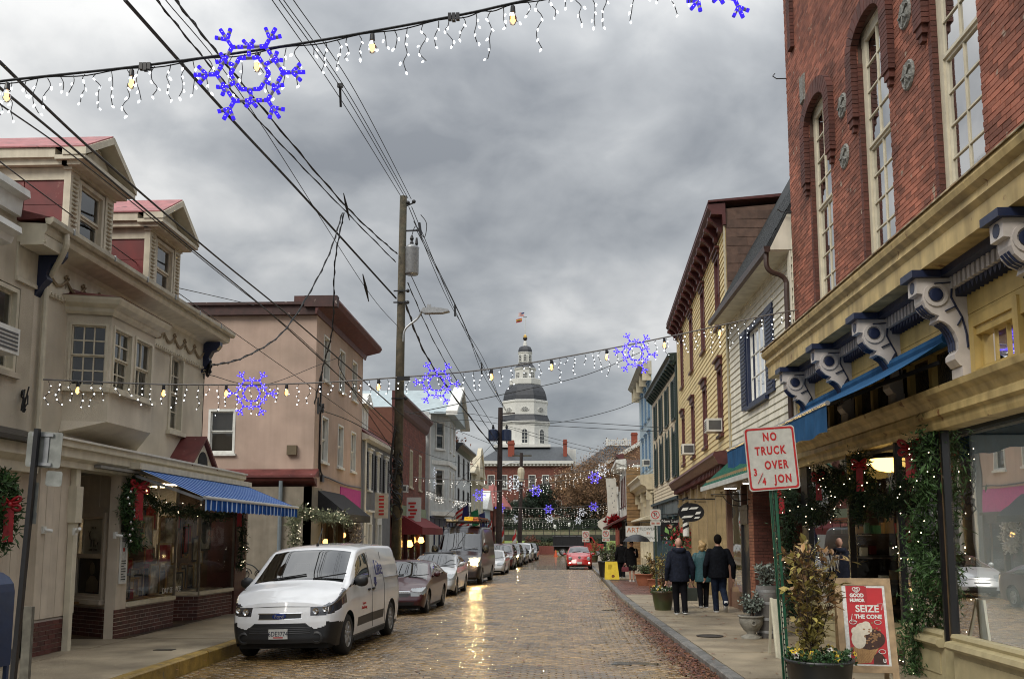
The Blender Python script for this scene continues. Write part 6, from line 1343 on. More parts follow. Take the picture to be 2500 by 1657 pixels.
# - red beetle shaped car
be_top = [(0, .62), (.06, .72), (.3, .88), (.75, 1.02), (1.0, 1.08), (1.1, 1.14), (1.65, 1.44), (2.1, 1.51), (2.6, 1.47), (3.3, 1.18), (3.8, .98), (4.08, .66)]
def bmask(t, y, z, low):
 if low and z < .2: return 'sill_trim'
SB = dict(SS, L=4.08, W=1.74, top=be_top, sm=.16, belt=[(0, .55), (.5, .78), (1.0, .9), (4.08, .9)], cowl=1.0, roof0=1.75, roof1=2.7, rearbase=3.3, side=sside(1.15, 3.1), mask=bmask, front=mk_front(None, (.45, .22, .30)), paint=paint('bright red paint', (.42, .012, .012)), axles=(.8, 3.3), round=(.95, .8), nosew=.66, bow=.3, tumble=.42, nt=80, nose=[(0, 0), (.4, -.03), (.7, .1)])
c10 = make_car(SB, 'rounded bright red small car standing in the right lane', 'car', 'compact_car'); place(c10, 1.95, 63.3, .8, -.5)
for s in (-1, 1):
 g = MB(); g.ball((s*.60, .20, .70), .125, 12, 8, (1, .55, 1.05)); g.build('headlight', m_lens, c10, True); g = MB(); g.ball((s*.62, .13, .42), .06, 8, 6, (1.2, .6, .8)); g.build('fog_light', emat('lit fog lamp', (1, .8, .55), 5), c10)
 g = MB(); g.ball((s*.66, .85, .72), .5, 14, 10, (.42, 1.0, .62)); g.build('fender', SB['paint'], c10, True)
g = MB(); g.lathe([(.09, 0), (.09, -.02), (.06, -.025)], (0, .09, .78), 14, ax='y'); g.build('round_badge', CHROME, c10); g = MB(); g.box(-.16, .16, -.1, -.085, .36, .5); g.build('plate', m_plate, c10)
# - black dump truck across the end of the street
tk = thing('dump_truck', 'black dump truck standing crosswise at the end of the street', 'truck', (6, 118, zr(118)))
m_tb2 = mat('black truck paint', (.012, .013, .016), .4, .2); Z = zr(118)
g = MB(); g.box(.4, 4.15, 117, 119.2, Z+1.15, Z+2.35); tb = g.build('dump_bed', m_tb2, tk);
for x in (.6, 1.5, 2.4, 3.3, 4.0): g = MB(); g.box(x-.06, x+.06, 116.92, 117, Z+1.1, Z+2.4); g.build('bed_rib', m_tb2, tb)
g = MB(); g.box(.35, 4.2, 116.95, 117.0, Z+2.3, Z+2.42); g.box(.35, 4.2, 116.9, 117.0, Z+1.1, Z+1.22); g.build('bed_rail', mat('grey rail', (.08, .08, .09), .4), tb)
g = MB(); g.prism([(4.25, .6), (4.25, 2.3), (5.2, 2.3), (5.7, 1.5), (6.6, 1.4), (6.6, .6)], lambda a, b, t: (a, t, Z+b), 117.1, 119.1); cb = g.build('cab', mat('red truck cab', (.32, .02, .02), .3, coat=1), tk); g = MB(); g.prism([(4.4, 1.55), (4.4, 2.2), (5.1, 2.2), (5.5, 1.55)], lambda a, b, t: (a, t, Z+b), 117.08, 117.1); g.build('side_window', CARGLASS, cb)
g = MB(); g.box(.5, 6.5, 117.5, 118.6, Z+.6, Z+1.1); g.build('chassis', RUBBER, tk)
ty, ri, di = wheel_meshes(.48, .28, 6, m_rim)
for x in (1.6, 5.9):
 for y, a in ((117.3, -math.pi/2), (118.9, math.pi/2)):
  wh = link('wheel', di, tk, loc=Vector((x, y, Z+.48))-wloc(tk)); wh.rotation_euler.z = a
  for nm, me in (('tyre', ty), ('rim', ri)): o = bpy.data.objects.new(nm, me); COL.objects.link(o); o.parent = wh
for q in _pl: place_now(*q)
# = THE FAR END: state house, trees, terraces
m_sl = mat('state house slate', (.05, .057, .065), .6, .2, 1.5); m_wp = mat('white wood paint', (.62, .62, .58), .5, .06, 2); m_dk = mat('lead grey dome', (.035, .038, .045), .5, .2, 1.2)
m_fb = mat('far brick', (.15, .05, .035), .8, .25, 2); m_gold = mat('gilding', (.7, .45, .12), .3, metal=1)
YS = 230
def sp(u, v, dy=0): p = P(u, v, Y=YS+dy); return p.x, p.z
XC = sp(1280, 900)[0]; k10 = (sp(1380, 900)[0]-XC)/100
sh = thing('state_house', 'brick state house with grey dome and white cupola above the street end', 'building', (XC, YS, 6))
def dpart(name, prof, m, n=8, rot=math.pi/8, smooth=False, tier=1.0):
 g = MB(); vs = []; pr = [(r*k10/math.cos(math.pi/n) if n == 8 else r*k10, sp(1280, v)[1]) for r, v in prof]
 g.lathe(pr, (0, 0, 0), n); c, s = math.cos(rot), math.sin(rot); YC = YS+9
 g.v = [(XC+(x*c-y*s), YC+(x*s+y*c), z) for x, y, z in g.v]; return g.build(name, m, sh, smooth)
dpart('dome_drum', [(58, 1100), (58, 1034), (58.5, 1030)], m_wp); dpart('drum_cornice', [(58, 1031), (62, 1026), (62, 1022), (58, 1019)], m_wp); dpart('skirt_roof', [(62, 1022), (57, 1010), (56, 1006)], m_dk)
dpart('upper_drum', [(55.5, 1010), (55.5, 976)], m_wp); dpart('drum_cornice', [(55, 977), (57, 974), (57, 970), (55, 969)], m_wp)
dpart('dome', [(55, 970), (53.5, 958), (50, 946), (45, 936), (39, 929), (37, 928)], m_dk); dpart('balcony', [(37, 930), (39, 927), (39, 914), (37, 913), (36.5, 925), (30, 926)], m_wp)
dpart('lantern_stage', [(25, 928), (25, 889)], m_wp); dpart('lantern_cornice', [(25, 891), (27.5, 887), (27.5, 885)], m_wp); dpart('lantern_roof', [(27.5, 886), (20, 876), (17, 871)], m_dk)
dpart('lantern', [(16.5, 873), (16.5, 846)], m_wp); dpart('lantern_cornice', [(16.5, 848), (18, 846), (18, 844)], m_wp); dpart('small_dome', [(17.5, 845), (17, 838), (14, 831), (9, 828), (5, 827)], m_dk)
dpart('finial_base', [(6, 828), (4.5, 818), (3, 814)], m_wp, 10, 0); dpart('acorn_cup', [(2, 814), (5.5, 810), (5.5, 806)], mat('dark cup', (.03, .02, .015), .5), 10, 0); dpart('acorn', [(5, 806), (4.2, 801), (1.5, 798.5), (.5, 797)], m_gold, 10, 0)
dpart('flagpole', [(.8, 800), (.6, 752)], m_wp, 6, 0); g = MB(); x0, z0 = sp(1275, 754); x1, _ = sp(1284, 754); g.box(x0, x1, YS+8.95, YS+9.05, z0-.08, z0+.08); g.build('weather_vane', BLACK, sh)
def oct_face(i):                               # face i of the eight, centre direction (angle)
 a = -math.pi/2+i*math.pi/4; return Vector((math.cos(a), math.sin(a), 0)), Vector((-math.sin(a), math.cos(a), 0))
def oct_window(i, r, v, w, h, name, arch=True, oval=False):
 n, t = oct_face(i); C = Vector((XC, YS+9, sp(1280, v)[1]))+n*(r*k10); s = k10
 def pl(p): return [(a*s*w/2, b*s*h/2) for a, b in p]
 base = [(math.cos(q), math.sin(q)) for q in [2*math.pi*j/16 for j in range(16)]] if oval else ([(-1, -1), (1, -1), (1, .55)]+[(math.cos(q), .55+.45*math.sin(q)) for q in [math.pi*j/8 for j in range(1, 8)]]+[(-1, .55)] if arch else [(-1,-1),(1,-1),(1,1),(-1,1)])
 g = MB(); g.prism(pl([(a*1.35, b*1.2) for a, b in base]), lambda a, b, q: C+t*a+Vector((0, 0, b))+n*q, -.05, .16); f = g.build(name, m_wp, sh)
 g = MB(); g.prism(pl(base), lambda a, b, q: C+t*a+Vector((0, 0, b))+n*q, .1, .18); g.build('pane', mat('dark far pane', (.04, .045, .05), .2), f)
 g = MB()
 for q in ((-.0,), ): g.obox(C+n*.19, t*.05, n*.02, Vector((0, 0, h*s/2)))
 for b in (-.5, 0, .5): g.obox(C+n*.19+Vector((0, 0, b*h*s/2)), t*w*s/2, n*.02, Vector((0, 0, .05)))
 g.build('muntin', m_wp, f)
for i in (-1, 0, 1):
 oct_window(i, 58, 1060, 13, 34, 'drum_window'); oct_window(i, 55.5, 993, 16, 9, 'oval_window', oval=True); oct_window(i, 25, 904, 9, 13, 'lantern_window', arch=False); oct_window(i, 16.5, 859, 7, 16, 'lantern_arch')
g = MB(); n = 40
for j in range(n): a = 2*math.pi*j/n; g.bar((XC+38*k10*math.cos(a), YS+9+38*k10*math.sin(a), sp(1280, 930)[1]), (XC+38*k10*math.cos(a), YS+9+38*k10*math.sin(a), sp(1280, 913)[1]), .12)
g.build('baluster', m_wp, sh, kind='stuff')
# main block
(xL, ze), (xR, _) = sp(1178, 1137), sp(1392, 1137); zt = sp(1280, 1088)[1]; xT0, xT1 = sp(1222, 1088)[0], sp(1372, 1088)[0]
wy = Fy(YS-6); rows = [(sp(u, 1170)[0]*(YS-6)/YS, z0) for u in (1199, 1230, 1262, 1299, 1332, 1363) for z0 in (13.2, 7.2)]
ops = [(x-.85, x+.85, z, z+3.3) for x, z in rows]
g = MB(); wall_open(g, wy, xL, xR, 4, ze, ops, .3); g.box(xL, xR, YS-5.6, YS+24, 4, ze-.02); g.build('wall', m_fb, sh)
for x, z in rows: window(sh, wy, x, z, 1.7, 3.3, 3, 2, m_wp, .15, .12, .03, True)
g = MB(); wy.box(g, xL-.6, xR+.6, ze, ze+.7, -.1, .9); wy.box(g, xL-.3, xR+.3, ze-.5, ze, -.1, .4); g.build('cornice', m_wp, sh)
me = bpy.data.meshes.new('dentil'); q = MB(); q.box(-.2, .2, -.75, -.4, -.45, 0); me.from_pydata(q.v, [], q.f); me.materials.append(m_wp); x = xL
while x < xR: link('dentil', me, sh, loc=Vector((x, YS-6, ze))-wloc(sh)); x += .85
g = MB(); A = [(xL-.6, YS-6.9, ze+.7), (xR+.6, YS-6.9, ze+.7), (xR+.6, YS+24, ze+.7), (xL-.6, YS+24, ze+.7)]; B = [(xT0, YS+3, zt), (xT1, YS+3, zt), (xT1, YS+15, zt), (xT0, YS+15, zt)]
for i in range(4): g.quad(A[i], A[(i+1) % 4], B[(i+1) % 4], B[i])
g.quad(*B); g.build('roof', m_sl, sh); g = MB(); g.box(sp(1205, 1090)[0], sp(1344, 1090)[0], YS+1, YS+17, zt-.2, zt+.5); g.build('roof_platform', m_wp, sh)
for u, w, v in ((1248, 15, 1075), (1379.5, 9, 1073)): x, z = sp(u, v, -3); g = MB(); h = w*k10/2; g.box(x-h, x+h, YS-4, YS-2, ze, z); g.box(x-h*1.15, x+h*1.15, YS-4.2, YS-1.8, z-1, z-.6); g.build('chimney', mat('chimney brick', (.26, .06, .035), .8, .2), sh)
wg = thing('state_house_wing', 'brick wing with pale flat roof right of the state house', 'building', (xR+10, YS, 6))
x0, z0 = sp(1385, 1120); x1, _ = sp(1560, 1120); g = MB(); g.box(xR+.7, x1, YS-4, YS+20, 4, sp(1400, 1142)[1]); g.build('wall', m_fb, wg); g = MB(); g.box(xR+.6, x1+.4, YS-4.5, YS+20, sp(1400, 1142)[1], sp(1400, 1136)[1]); g.build('cornice', m_wp, wg); g = MB(); g.box(sp(1392, 1100)[0], sp(1406, 1100)[0], YS, YS+4, sp(1400, 1136)[1], sp(1400, 1096)[1]); g.box(sp(1386, 1100)[0], sp(1392, 1100)[0], YS, YS+4, sp(1400, 1140)[1], sp(1400, 1092)[1]); g.build('roof_hatch', m_wp, wg)
# mansion at right with gable, balustraded deck and chimney
Y2 = 195; mh = thing('mansion', 'brick mansion with dark roof, white roof balustrade and chimney', 'house', (20, Y2, 5))
q = lambda u, v: (lambda p: (p.x, p.z))(P(u, v, Y=Y2))
g = MB(); xa, _ = q(1395, 1170); xb, _ = q(1640, 1170); zE = q(1400, 1150)[1]; g.box(xa, xb, Y2, Y2+16, 4, zE); g.build('wall', m_fb, mh)
g = MB(); zD = q(1500, 1082)[1]; xc, xd = q(1486, 1082)[0], q(1600, 1082)[0]; A = [(xa-.5, Y2-.5, zE), (xb, Y2-.5, zE), (xb, Y2+16, zE), (xa-.5, Y2+16, zE)]; B = [(xc, Y2+5, zD), (xd, Y2+5, zD), (xd, Y2+11, zD), (xc, Y2+11, zD)]
for i in range(4): g.quad(A[i], A[(i+1) % 4], B[(i+1) % 4], B[i])
g.quad(*B); g.build('roof', m_sl, mh)
g = MB(); g.box(xc, xd, Y2+4.9, Y2+5.1, zD, zD+.2); g.box(xc, xd, Y2+4.9, Y2+5.1, zD+1.1, zD+1.3); rl = g.build('balustrade', m_wp, mh); me = bpy.data.meshes.new('baluster'); b_ = MB(); b_.box(-.1, .1, 4.92, 5.08, .2, 1.1); me.from_pydata(b_.v, [], b_.f); me.materials.append(m_wp); x = xc+.15
while x < xd: link('baluster', me, rl, loc=Vector((x, Y2, zD))-wloc(mh)); x += .42
for x in (xc, xc+3.9): g = MB(); g.box(x-.25, x+.25, Y2+4.8, Y2+5.2, zD, zD+1.6); g.build('newel', m_wp, rl)
g = MB(); x, z = q(1550, 1054); g.box(x-.6, x+.6, Y2+1, Y2+2.2, zE, z); g.box(x-.7, x+.7, Y2+.9, Y2+2.3, z-.5, z-.25); g.build('chimney', mat('chimney brick', (.26, .06, .035), .8, .2), mh)
g = MB(); xg0, zg0 = q(1440, 1150); xg1, zg1 = q(1562, 1076); g.prism([(xg0, zg0), (xg1, zg1), (xg1, zg1-1), (xg0, zg0-.7)], lambda a, b, t: (a, t, b), Y2-1.5, Y2-.8); g.build('gable_cornice', m_wp, mh); g = MB(); g.prism([(xg0, zg0-.7), (xg1, zg1-1), (xg1, 5), (xg0, 5)], lambda a, b, t: (a, t, b), Y2-1.2, Y2); g.build('gable_wall', mat('tan brick gable', (.16, .08, .045), .8, .3, 1), mh)
# terraces, railings, planters
m_hedge = mat('dark hedge', (.018, .03, .014), .9, .4, 4, bump=.5)
g = MB(); g.box(-14, 30, 151.6, 152.1, 1.3, 2.25); tag(g.build('retaining_wall', mat('mossy wall', (.035, .035, .028), .9, .3)), 'dark retaining wall across the lawn bank', 'wall')
def hedge(x0, x1, y0, y1, z0, z1, label, n=2600):
 pts = np.stack([RNG.uniform(x0, x1, n), RNG.uniform(y0, y1, n), z0+(z1-z0)*RNG.uniform(0, 1, n)**.7], 1); t = thing('hedge', label, 'hedge', ((x0+x1)/2, y0, z0)); leaf_cloud('foliage', pts, .45, m_hedge, t, kind='stuff'); g = MB(); g.box(x0+.3, x1-.3, y0+.3, y1-.3, z0, z1-.3); g.build('hedge_core', m_hedge, t)
hedge(-3.5, 8.5, 146, 147.5, .4, 1.5, 'low dark clipped hedge above the bright grass strip'); hedge(-14, 22, 160, 162, 3.0, 4.6, 'long dark hedge along the top of the lawn bank', 5000)
rl = thing('iron_railing', 'black iron railing and steps on the lawn bank', 'railing', (4, 153, 2)); me = bpy.data.meshes.new('railing_post'); b_ = MB(); b_.box(-.04, .04, -.04, .04, 0, 1.5); me.from_pydata(b_.v, [], b_.f); me.materials.append(BLACK)
for k in range(22): link('railing_post', me, rl, loc=Vector((-8+k*1.4, 153, 2.2))-wloc(rl))
g = MB(); g.box(-8, 21.5, 152.97, 153.03, 3.45, 3.52); g.box(-8, 21.5, 152.97, 153.03, 2.8, 2.85); g.build('rail', BLACK, rl)
for i, (u, v0, v1) in enumerate(((1390, 1285, 1340), (1355, 1290, 1330))):
 p = P(u, v1, Y=146); g = MB(); g.tube([(p.x, 146, .5), (p.x, 146, P(u, v0, Y=146).z)], .07); l_ = g.build('lamp_post', BLACK); g = MB(); g.lathe([(.12, 0), (.22, .3), (.2, .5), (.05, .65)], (p.x, 146, P(u, v0, Y=146).z), 8); g.build('lamp_lantern', mat('lantern white', (.6, .6, .56), .4), l_); tag(l_, ('lamp post with pale lantern on the lawn, behind the black truck', 'lamp post with pale lantern on the lawn, left of the black truck')[i], 'lamp post')
bp_ = thing('brick_planter', 'low red brick planter with flowers at the street end', 'planter', (1, 128, -.3)); p = P(1316, 1350, Y=126); g = MB(); g.box(p.x-2.1, p.x+2.1, 126, 128.5, -.4, .75); g.build('planter_wall', mat('planter brick', (.20, .06, .045), .8, .2), bp_); pts = np.stack([RNG.uniform(p.x-2, p.x+2, 500), RNG.uniform(126.1, 128.3, 500), RNG.uniform(.7, 1.2, 500)], 1); leaf_cloud('foliage', pts, .25, mat('planter leaves', (.08, .09, .03), .8, .4, 3), bp_, kind='stuff')
g = MB(); g.box(-1.5, 5.5, 127.2, 127.5, -.35, -.12); tag(g.build('white_kerb', WHITE), 'pale painted kerb across the end of the street', 'kerb')
p = P(1357, 1352, Y=112); o = thing('traffic_cone', 'orange traffic cone in front of the black truck', 'cone', (p.x, 112, zr(112))); g = MB(); z = zr(112); g.lathe([(.2, z+.04), (.05, z+.75), (.03, z+.76)], (p.x, 112, 0), 10); g.build('cone_body', mat('cone orange', (.6, .10, .03), .5), o); g = MB(); g.box(p.x-.27, p.x+.27, 111.73, 112.27, z, z+.04); g.build('cone_base', mat('cone orange', (.6,.1,.03), .5), o)
# trees
m_bark = mat('bark', (.05, .036, .026), .9, .3, 6)
def tree(name, label, base, h, rx, ry, cz, leafm, n, size, trunk_r=.35, limbs=9, gaps=.35, seed=1, shape=1.0):
 rnd = random.Random(seed); t = thing(name, label, 'tree', base); bx, by, bz = base; g = MB(); ends = []
 g.tube([(bx, by, bz-1), (bx+.1*rx*.2, by, bz+h*.25), (bx+.05, by, bz+h*.5), (bx, by, bz+h*.85)], [trunk_r, trunk_r*.8, trunk_r*.5, .05], 8)
 for i in range(limbs):
  a = rnd.uniform(0, 6.28); z0 = bz+h*rnd.uniform(.22, .6); e = Vector((bx+rx*.8*math.cos(a)*rnd.uniform(.6, 1), by+ry*.8*math.sin(a)*rnd.uniform(.6, 1), z0+h*rnd.uniform(.15, .38)))
  m_ = Vector((bx, by, z0)).lerp(e, .5)+Vector((0, 0, -h*.02)); g.tube([(bx, by, z0), m_, e], [trunk_r*.4, trunk_r*.22, .03], 5); ends.append(e)
  for k in range(3): e2 = e+Vector((rnd.uniform(-1, 1)*rx*.3, rnd.uniform(-1, 1)*ry*.3, rnd.uniform(-.1, .2)*h)); g.tube([m_.lerp(e, .5), e2], [trunk_r*.14, .02], 4); ends.append(e2)
 g.build('trunk', m_bark, t)
 cl = [Vector((bx+rx*.85*math.cos(a)*r, by+ry*.85*math.sin(a)*r, bz+h*cz+h*(1-cz)*.9*w*math.sqrt(max(0, 1-r*r)))) for a, r, w in [(rnd.uniform(0, 6.28), math.sqrt(rnd.random()), rnd.uniform(-.9, 1)) for _ in range(int(46*shape))]]+ends
 pts = []
 while len(pts) < n:
  c = rnd.choice(cl); s = rx*.15*rnd.uniform(.5, 1.4); q = [max(-1.7, min(1.7, rnd.gauss(0, 1)))*s for _ in range(3)]; pts.append(c+Vector((q[0], q[1], q[2]*.75)))
 leaf_cloud('crown', [tuple(p) for p in pts], size, leafm, t, kind='stuff'); return t
m_aut = mat('brown autumn foliage', (.30, .175, .09), .8, .5, .6, island=.5, col2=(.20, .12, .07)); m_ever = mat('dark evergreen foliage', (.012, .028, .012), .8, .4, 1.2, island=.4); m_rust = mat('rust red foliage', (.13, .05, .03), .8, .4, 1, island=.5)
pA = P(1462, 1300, Y=168); tree('autumn_tree', 'big brown leaved tree in front of the state house wing', (pA.x, 168, 4.0), 12.3, 7.6, 6, .5, m_aut, 26000, .28, .5, 16, seed=3)
pB = P(1398, 1300, Y=176); tree('autumn_tree', 'smaller brown leaved tree left of the big one', (pB.x, 176, 4.8), 9, 4.4, 4, .5, m_aut, 14000, .27, .35, 10, seed=5)
pA2 = P(1540, 1300, Y=182); tree('autumn_tree', 'brown leaved tree before the mansion gable, partly behind the right row', (pA2.x, 182, 5), 11.5, 6, 5, .5, m_aut, 16000, .28, .4, 10, seed=8)
pC = P(1326, 1290, Y=172); tree('evergreen_tree', 'dark green rounded evergreen below the state house windows', (pC.x, 172, 4.4), 6.6, 3.0, 2.6, .5, m_ever, 7000, .34, .25, 8, seed=4)
pD = P(1280, 1290, Y=170); tree('evergreen_tree', 'low wide dark evergreen along the bank, left of the rounded one', (pD.x-1, 170, 4.2), 4.2, 4.2, 2.4, .5, m_ever, 6000, .34, .25, 8, seed=6)
pD = P(1420, 1290, Y=170); tree('evergreen_tree', 'low dark evergreen mass under the brown tree', (pD.x, 170, 4.2), 3.6, 5.5, 2.4, .5, m_ever, 6000, .34, .25, 8, seed=7)
pE = P(1300, 1330, Y=143); tree('small_shrub_tree', 'rust red shrub on the bright grass strip', (pE.x, 143, .2), 1.9, 1.1, 1, .5, m_rust, 1500, .2, .08, 6, seed=9)
pF = P(1120, 1080, Y=118); tree('rooftop_tree', 'red leaved tree top showing above the black corniced house', (-11.5, 95, 4), 9.6, 3.0, 3, .7, m_rust, 3200, .3, .25, 8, seed=10)
# = POLES AND WIRES
m_pole = mat('weathered pole wood', (.085, .068, .042), .85, .35, 5, bump=.6, bscale=30, streak=.4, col2=(.06, .055, .035)); m_pole2 = mat('dark pole wood', (.03, .018, .016), .8, .3, 6)
pt_ = P(985, 480, Y=38.6); pb_ = P(967, 1340, Y=38.6); PX = pb_.x; PT = pt_
p1 = thing('utility_pole', 'tall weathered wooden utility pole beside the parked cars', 'utility pole', (PX, 38.6, .1))
g = MB(); g.tube([(PX, 38.6, -.2), Vector((PX, 38.6, .1)).lerp(PT, .5), PT], [.21, .185, .15], 14); g.build('pole', m_pole, p1, True)
def on1(v): return Vector((PX, 38.6, .1)).lerp(PT, (1340-v)/(1340-480))
c = on1(628)+Vector((.42, 0, 0)); tf = thing('transformer', 'grey drum transformer hung on the tall wooden pole', 'transformer', c)
g = MB(); g.lathe([(.26, -.62), (.29, -.56), (.29, .5), (.31, .55), (.2, .66), (.02, .68)], c, 16); g.build('drum', STEEL, tf, True)
g = MB(); g.lathe([(.05, .66), (.09, .75), (.05, .85), (.09, .95), (.04, 1.1)], c+Vector((-.02, 0, 0)), 8); g.build('bushing', BLACK, tf); g = MB(); g.lathe([(.04, .6), (.07, .7), (.04, .95)], c+Vector((.2, -.1, 0)), 8); g.build('bushing', BLACK, tf); g = MB(); g.box(c.x-.45, c.x-.25, c.y-.08, c.y+.08, c.z-.3, c.z+.3); g.build('hanger', BLACK, tf)
g = MB(); g.tube(through([c+Vector((-.02, 0, 1.1)), c+Vector((.15, 0, 1.5)), c+Vector((.5, 0, 1.0)), c+Vector((.6, 0, 1.6)), c+Vector((.35, 0, 2.0))], 5), .018, 5); g.build('jumper', WIREM, tf)
d = on1(560); g = MB(); g.bar(d, d+Vector((.75, 0, .02)), .06); g.tube([d+Vector((.7, 0, .35)), d+Vector((.78, 0, -.2))], .06, 8); g.build('cutout_arm', BLACK, p1)
d = on1(500); g = MB(); g.bar(d+Vector((0, 0, -.1)), d+Vector((.45, 0, .1)), .05); g.ball(d+Vector((.2, 0, .1)), .09); g.ball(d+Vector((.45, 0, .15)), .09); g.build('insulator', BLACK, p1)
for v in (700, 726, 940): d = on1(v); g = MB(); g.bar(d+Vector((-.3, -.2, 0)), d+Vector((.35, -.2, 0)), .05); g.ball(d+Vector((.3, -.2, 0)), .08); g.build('pole_bolt', BLACK, p1)
st = thing('street_lamp', 'grey cobra head street lamp on curved arm of the tall pole', 'street lamp', on1(800)); a = on1(800)
e = P(1098, 757, Y=38.4); g = MB(); g.tube(through([a+Vector((.1, -.1, -.25)), a+Vector((.22, -.1, .3)), a+Vector((.7, -.1, .72)), P(1030, 760, Y=38.4)], 6), .045, 8); g.build('lamp_arm', STEEL, st)
g = MB(); s = P(1028, 759, Y=38.4); g.prism([(s.x, s.z-.03), (s.x+.15, s.z-.13), (e.x-.3, e.z-.14), (e.x, e.z-.07), (e.x-.05, e.z), (s.x+.6, s.z+.12), (s.x+.1, s.z+.1)], lambda a, b, t: (a, t, b), 38.2, 38.55); g.box(s.x+.25, s.x+.42, 38.3, 38.45, s.z+.1, s.z+.26); g.build('lamp_head', STEEL, st)
g = MB(); rnd = random.Random(4)
for k in range(12):                            # slack cable coils and splice boxes at the pole
 d = on1(1060+k*11); pts = [d+Vector((.22*math.cos(t*1.0+k)+rnd.uniform(-.06, .06), -.22+.12*math.sin(t), .32*math.sin(t*.9+k)-.1)) for t in [j*.7 for j in range(10)]]; g.tube(through(pts, 2), .028, 5)
g.tube(through([on1(1000)+Vector((-.1, -.25, 0)), on1(1080)+Vector((-.25, -.3, 0)), on1(1120)+Vector((-.1, -.3, 0)), on1(1060)+Vector((.05, -.3, 0))], 5), .05, 6)
o = g.build('cable_coil', WIREM); tag(o, 'tangle of black slack cable tied round the tall pole', 'cable')
pp = P(1217, 1335, Y=71); pt2 = P(1222, 995, Y=71); p2 = thing('utility_pole', 'dark second utility pole with two blue drum transformers, beyond the work van', 'utility pole', (pp.x, 71, 0))
g = MB(); g.tube([(pp.x, 71, -.3), pt2], [.24, .18], 10); g.build('pole', m_pole2, p2); g = MB(); q = P(1222, 1010, Y=71); g.bar(q, q+Vector((1.1, 0, .05)), .1); g.build('crossarm', m_pole2, p2)
m_bluet = mat('dark blue transformer', (.015, .025, .06), .4)
for u, s in ((1204, 'left'), (1237, 'right')):
 c = P(u, 1062, Y=70.7); o = thing('transformer', 'dark blue drum transformer on the second pole, ' + ('on its lamp side toward the road' if s == 'right' else 'on its shopfront side'), 'transformer', c); g = MB(); g.lathe([(.36, -.42*1), (.37, -.38), (.37, .38), (.2, .45)], c, 12); g.build('drum', m_bluet, o); g = MB(); g.lathe([(.06, .4), (.1, .6), (.05, .8)], c, 6); g.build('bushing', BLACK, o)
pp3 = P(1268, 1335, Y=92); g = MB(); g.tube([(pp3.x, 92, -.5), P(1273, 1105, Y=92)], [.22, .16], 8); p3 = thing('utility_pole', 'third thinner utility pole with crossarm, farthest up the street', 'utility pole', (pp3.x, 92, -.3)); g.build('pole', m_pole2, p3)
q = P(1273, 1112, Y=92); g = MB(); g.bar(q+Vector((-.9, 0, 0)), q+Vector((1, 0, 0)), .12); g.build('crossarm', m_pole, p3); q = P(1272, 1130, Y=92); g = MB(); g.tube(through([q, q+Vector((-.6, 0, .1)), q+Vector((-1.4, 0, -.1)), q+Vector((-2.0, 0, -.35))], 4), .05, 6); g.build('lamp_arm', STEEL, p3)
g = MB(); q = P(1272, 1145, Y=91.8); g.lathe([(.25, -1.2), (.35, -.3), (.3, .1), (.1, .2)], q, 8); g.build('furled_banner', CREAMT, p3)
nw = [0]
def wire(pts, r, label, m=WIREM, lump=None, n=8, twist=None):
 P3 = [P(u, v, Y=Y) for u, v, Y in pts]; g = MB(); c = through(P3, n)
 g.tube(c, r, 5)
 if twist:                                   # a second conductor wound loosely round the first
  g.tube([p+Vector((math.cos(i*.9)*r*1.5, 0, math.sin(i*.9)*r*1.5)) for i, p in enumerate(through(P3, n*3))], r*.7, 4)
 o = g.build('overhead_cable', m); tag(o, label, 'cable', None)
 for u, v, Y, s in (lump or []): g = MB(); q = P(u, v, Y=Y); g.tube([q+Vector((-.0, -.5*s, .3*s)), q, q+Vector((.0, .5*s, -.3*s))], [.015*s, .05*s, .015*s], 6); g.build('splice', WIREM, o)
 return o
PV = 38.5
wire([(305, 0, 15.5), (560, 285, 22), (740, 478, 29), (967, 728, PV)], .038, 'thickest black cable sloping from the top edge down to the tall pole', n=14)
wire([(382, 0, 16.5), (560, 215, 22), (760, 430, 29), (966, 640, PV)], .017, 'thin cable above the thick one, ends below the transformer', twist=1)
wire([(428, 0, 16.5), (600, 215, 23), (846, 505, 31), (970, 620, PV)], .022, 'twisted cable meeting the service drop splice left of the pole', twist=1, lump=[(846, 505, 31, 1)])
wire([(404, 0, 16), (610, 262, 22), (892, 702, 34), (968, 793, PV)], .011, 'very thin guy wire with round insulator left of the pole', lump=[(893, 703, 34, 1.2)])
for i, (u0, um, vm, u1, v1) in enumerate(((664, 830, 240, 978, 478), (681, 845, 235, 988, 480), (692, 853, 232, 996, 484), (716, 868, 225, 1004, 486))):
 wire([(u0, 0, 22), (um, vm, 29), (u1, v1, PV)], .014, ('first', 'second', 'third', 'fourth')[i]+ ' of the four parallel wires running to the pole top' if i else 'wire of the four reaching the pole top that runs nearest the snowflake', n=10)
g = MB(); q = P(830, 205, Y=28.5); g.bar(q, P(832, 262, Y=28.8), .07); g.box(q.x-.08, q.x+.1, q.y-.05, q.y+.05, q.z-.12, q.z); tag(g.build('cable_spacer', BLACK), 'black spacer clipped across the four parallel wires above the big snowflake', 'spacer')
for i, (u, v, um, vm, ue, ve) in enumerate(((998, 505, 1095, 735, 1222, 980), (1005, 505, 1112, 760, 1228, 990), (1010, 540, 1122, 765, 1235, 1000), (1016, 560, 1130, 785, 1240, 1010))):
 wire([(u, v, PV), (um, vm, 50), (1180, (vm+ve)/2+18, 61), (ue, ve, 70.5)], .017, ('uppermost', 'second', 'third', 'lowest')[i]+' of the four wires from the pole top to the second pole')
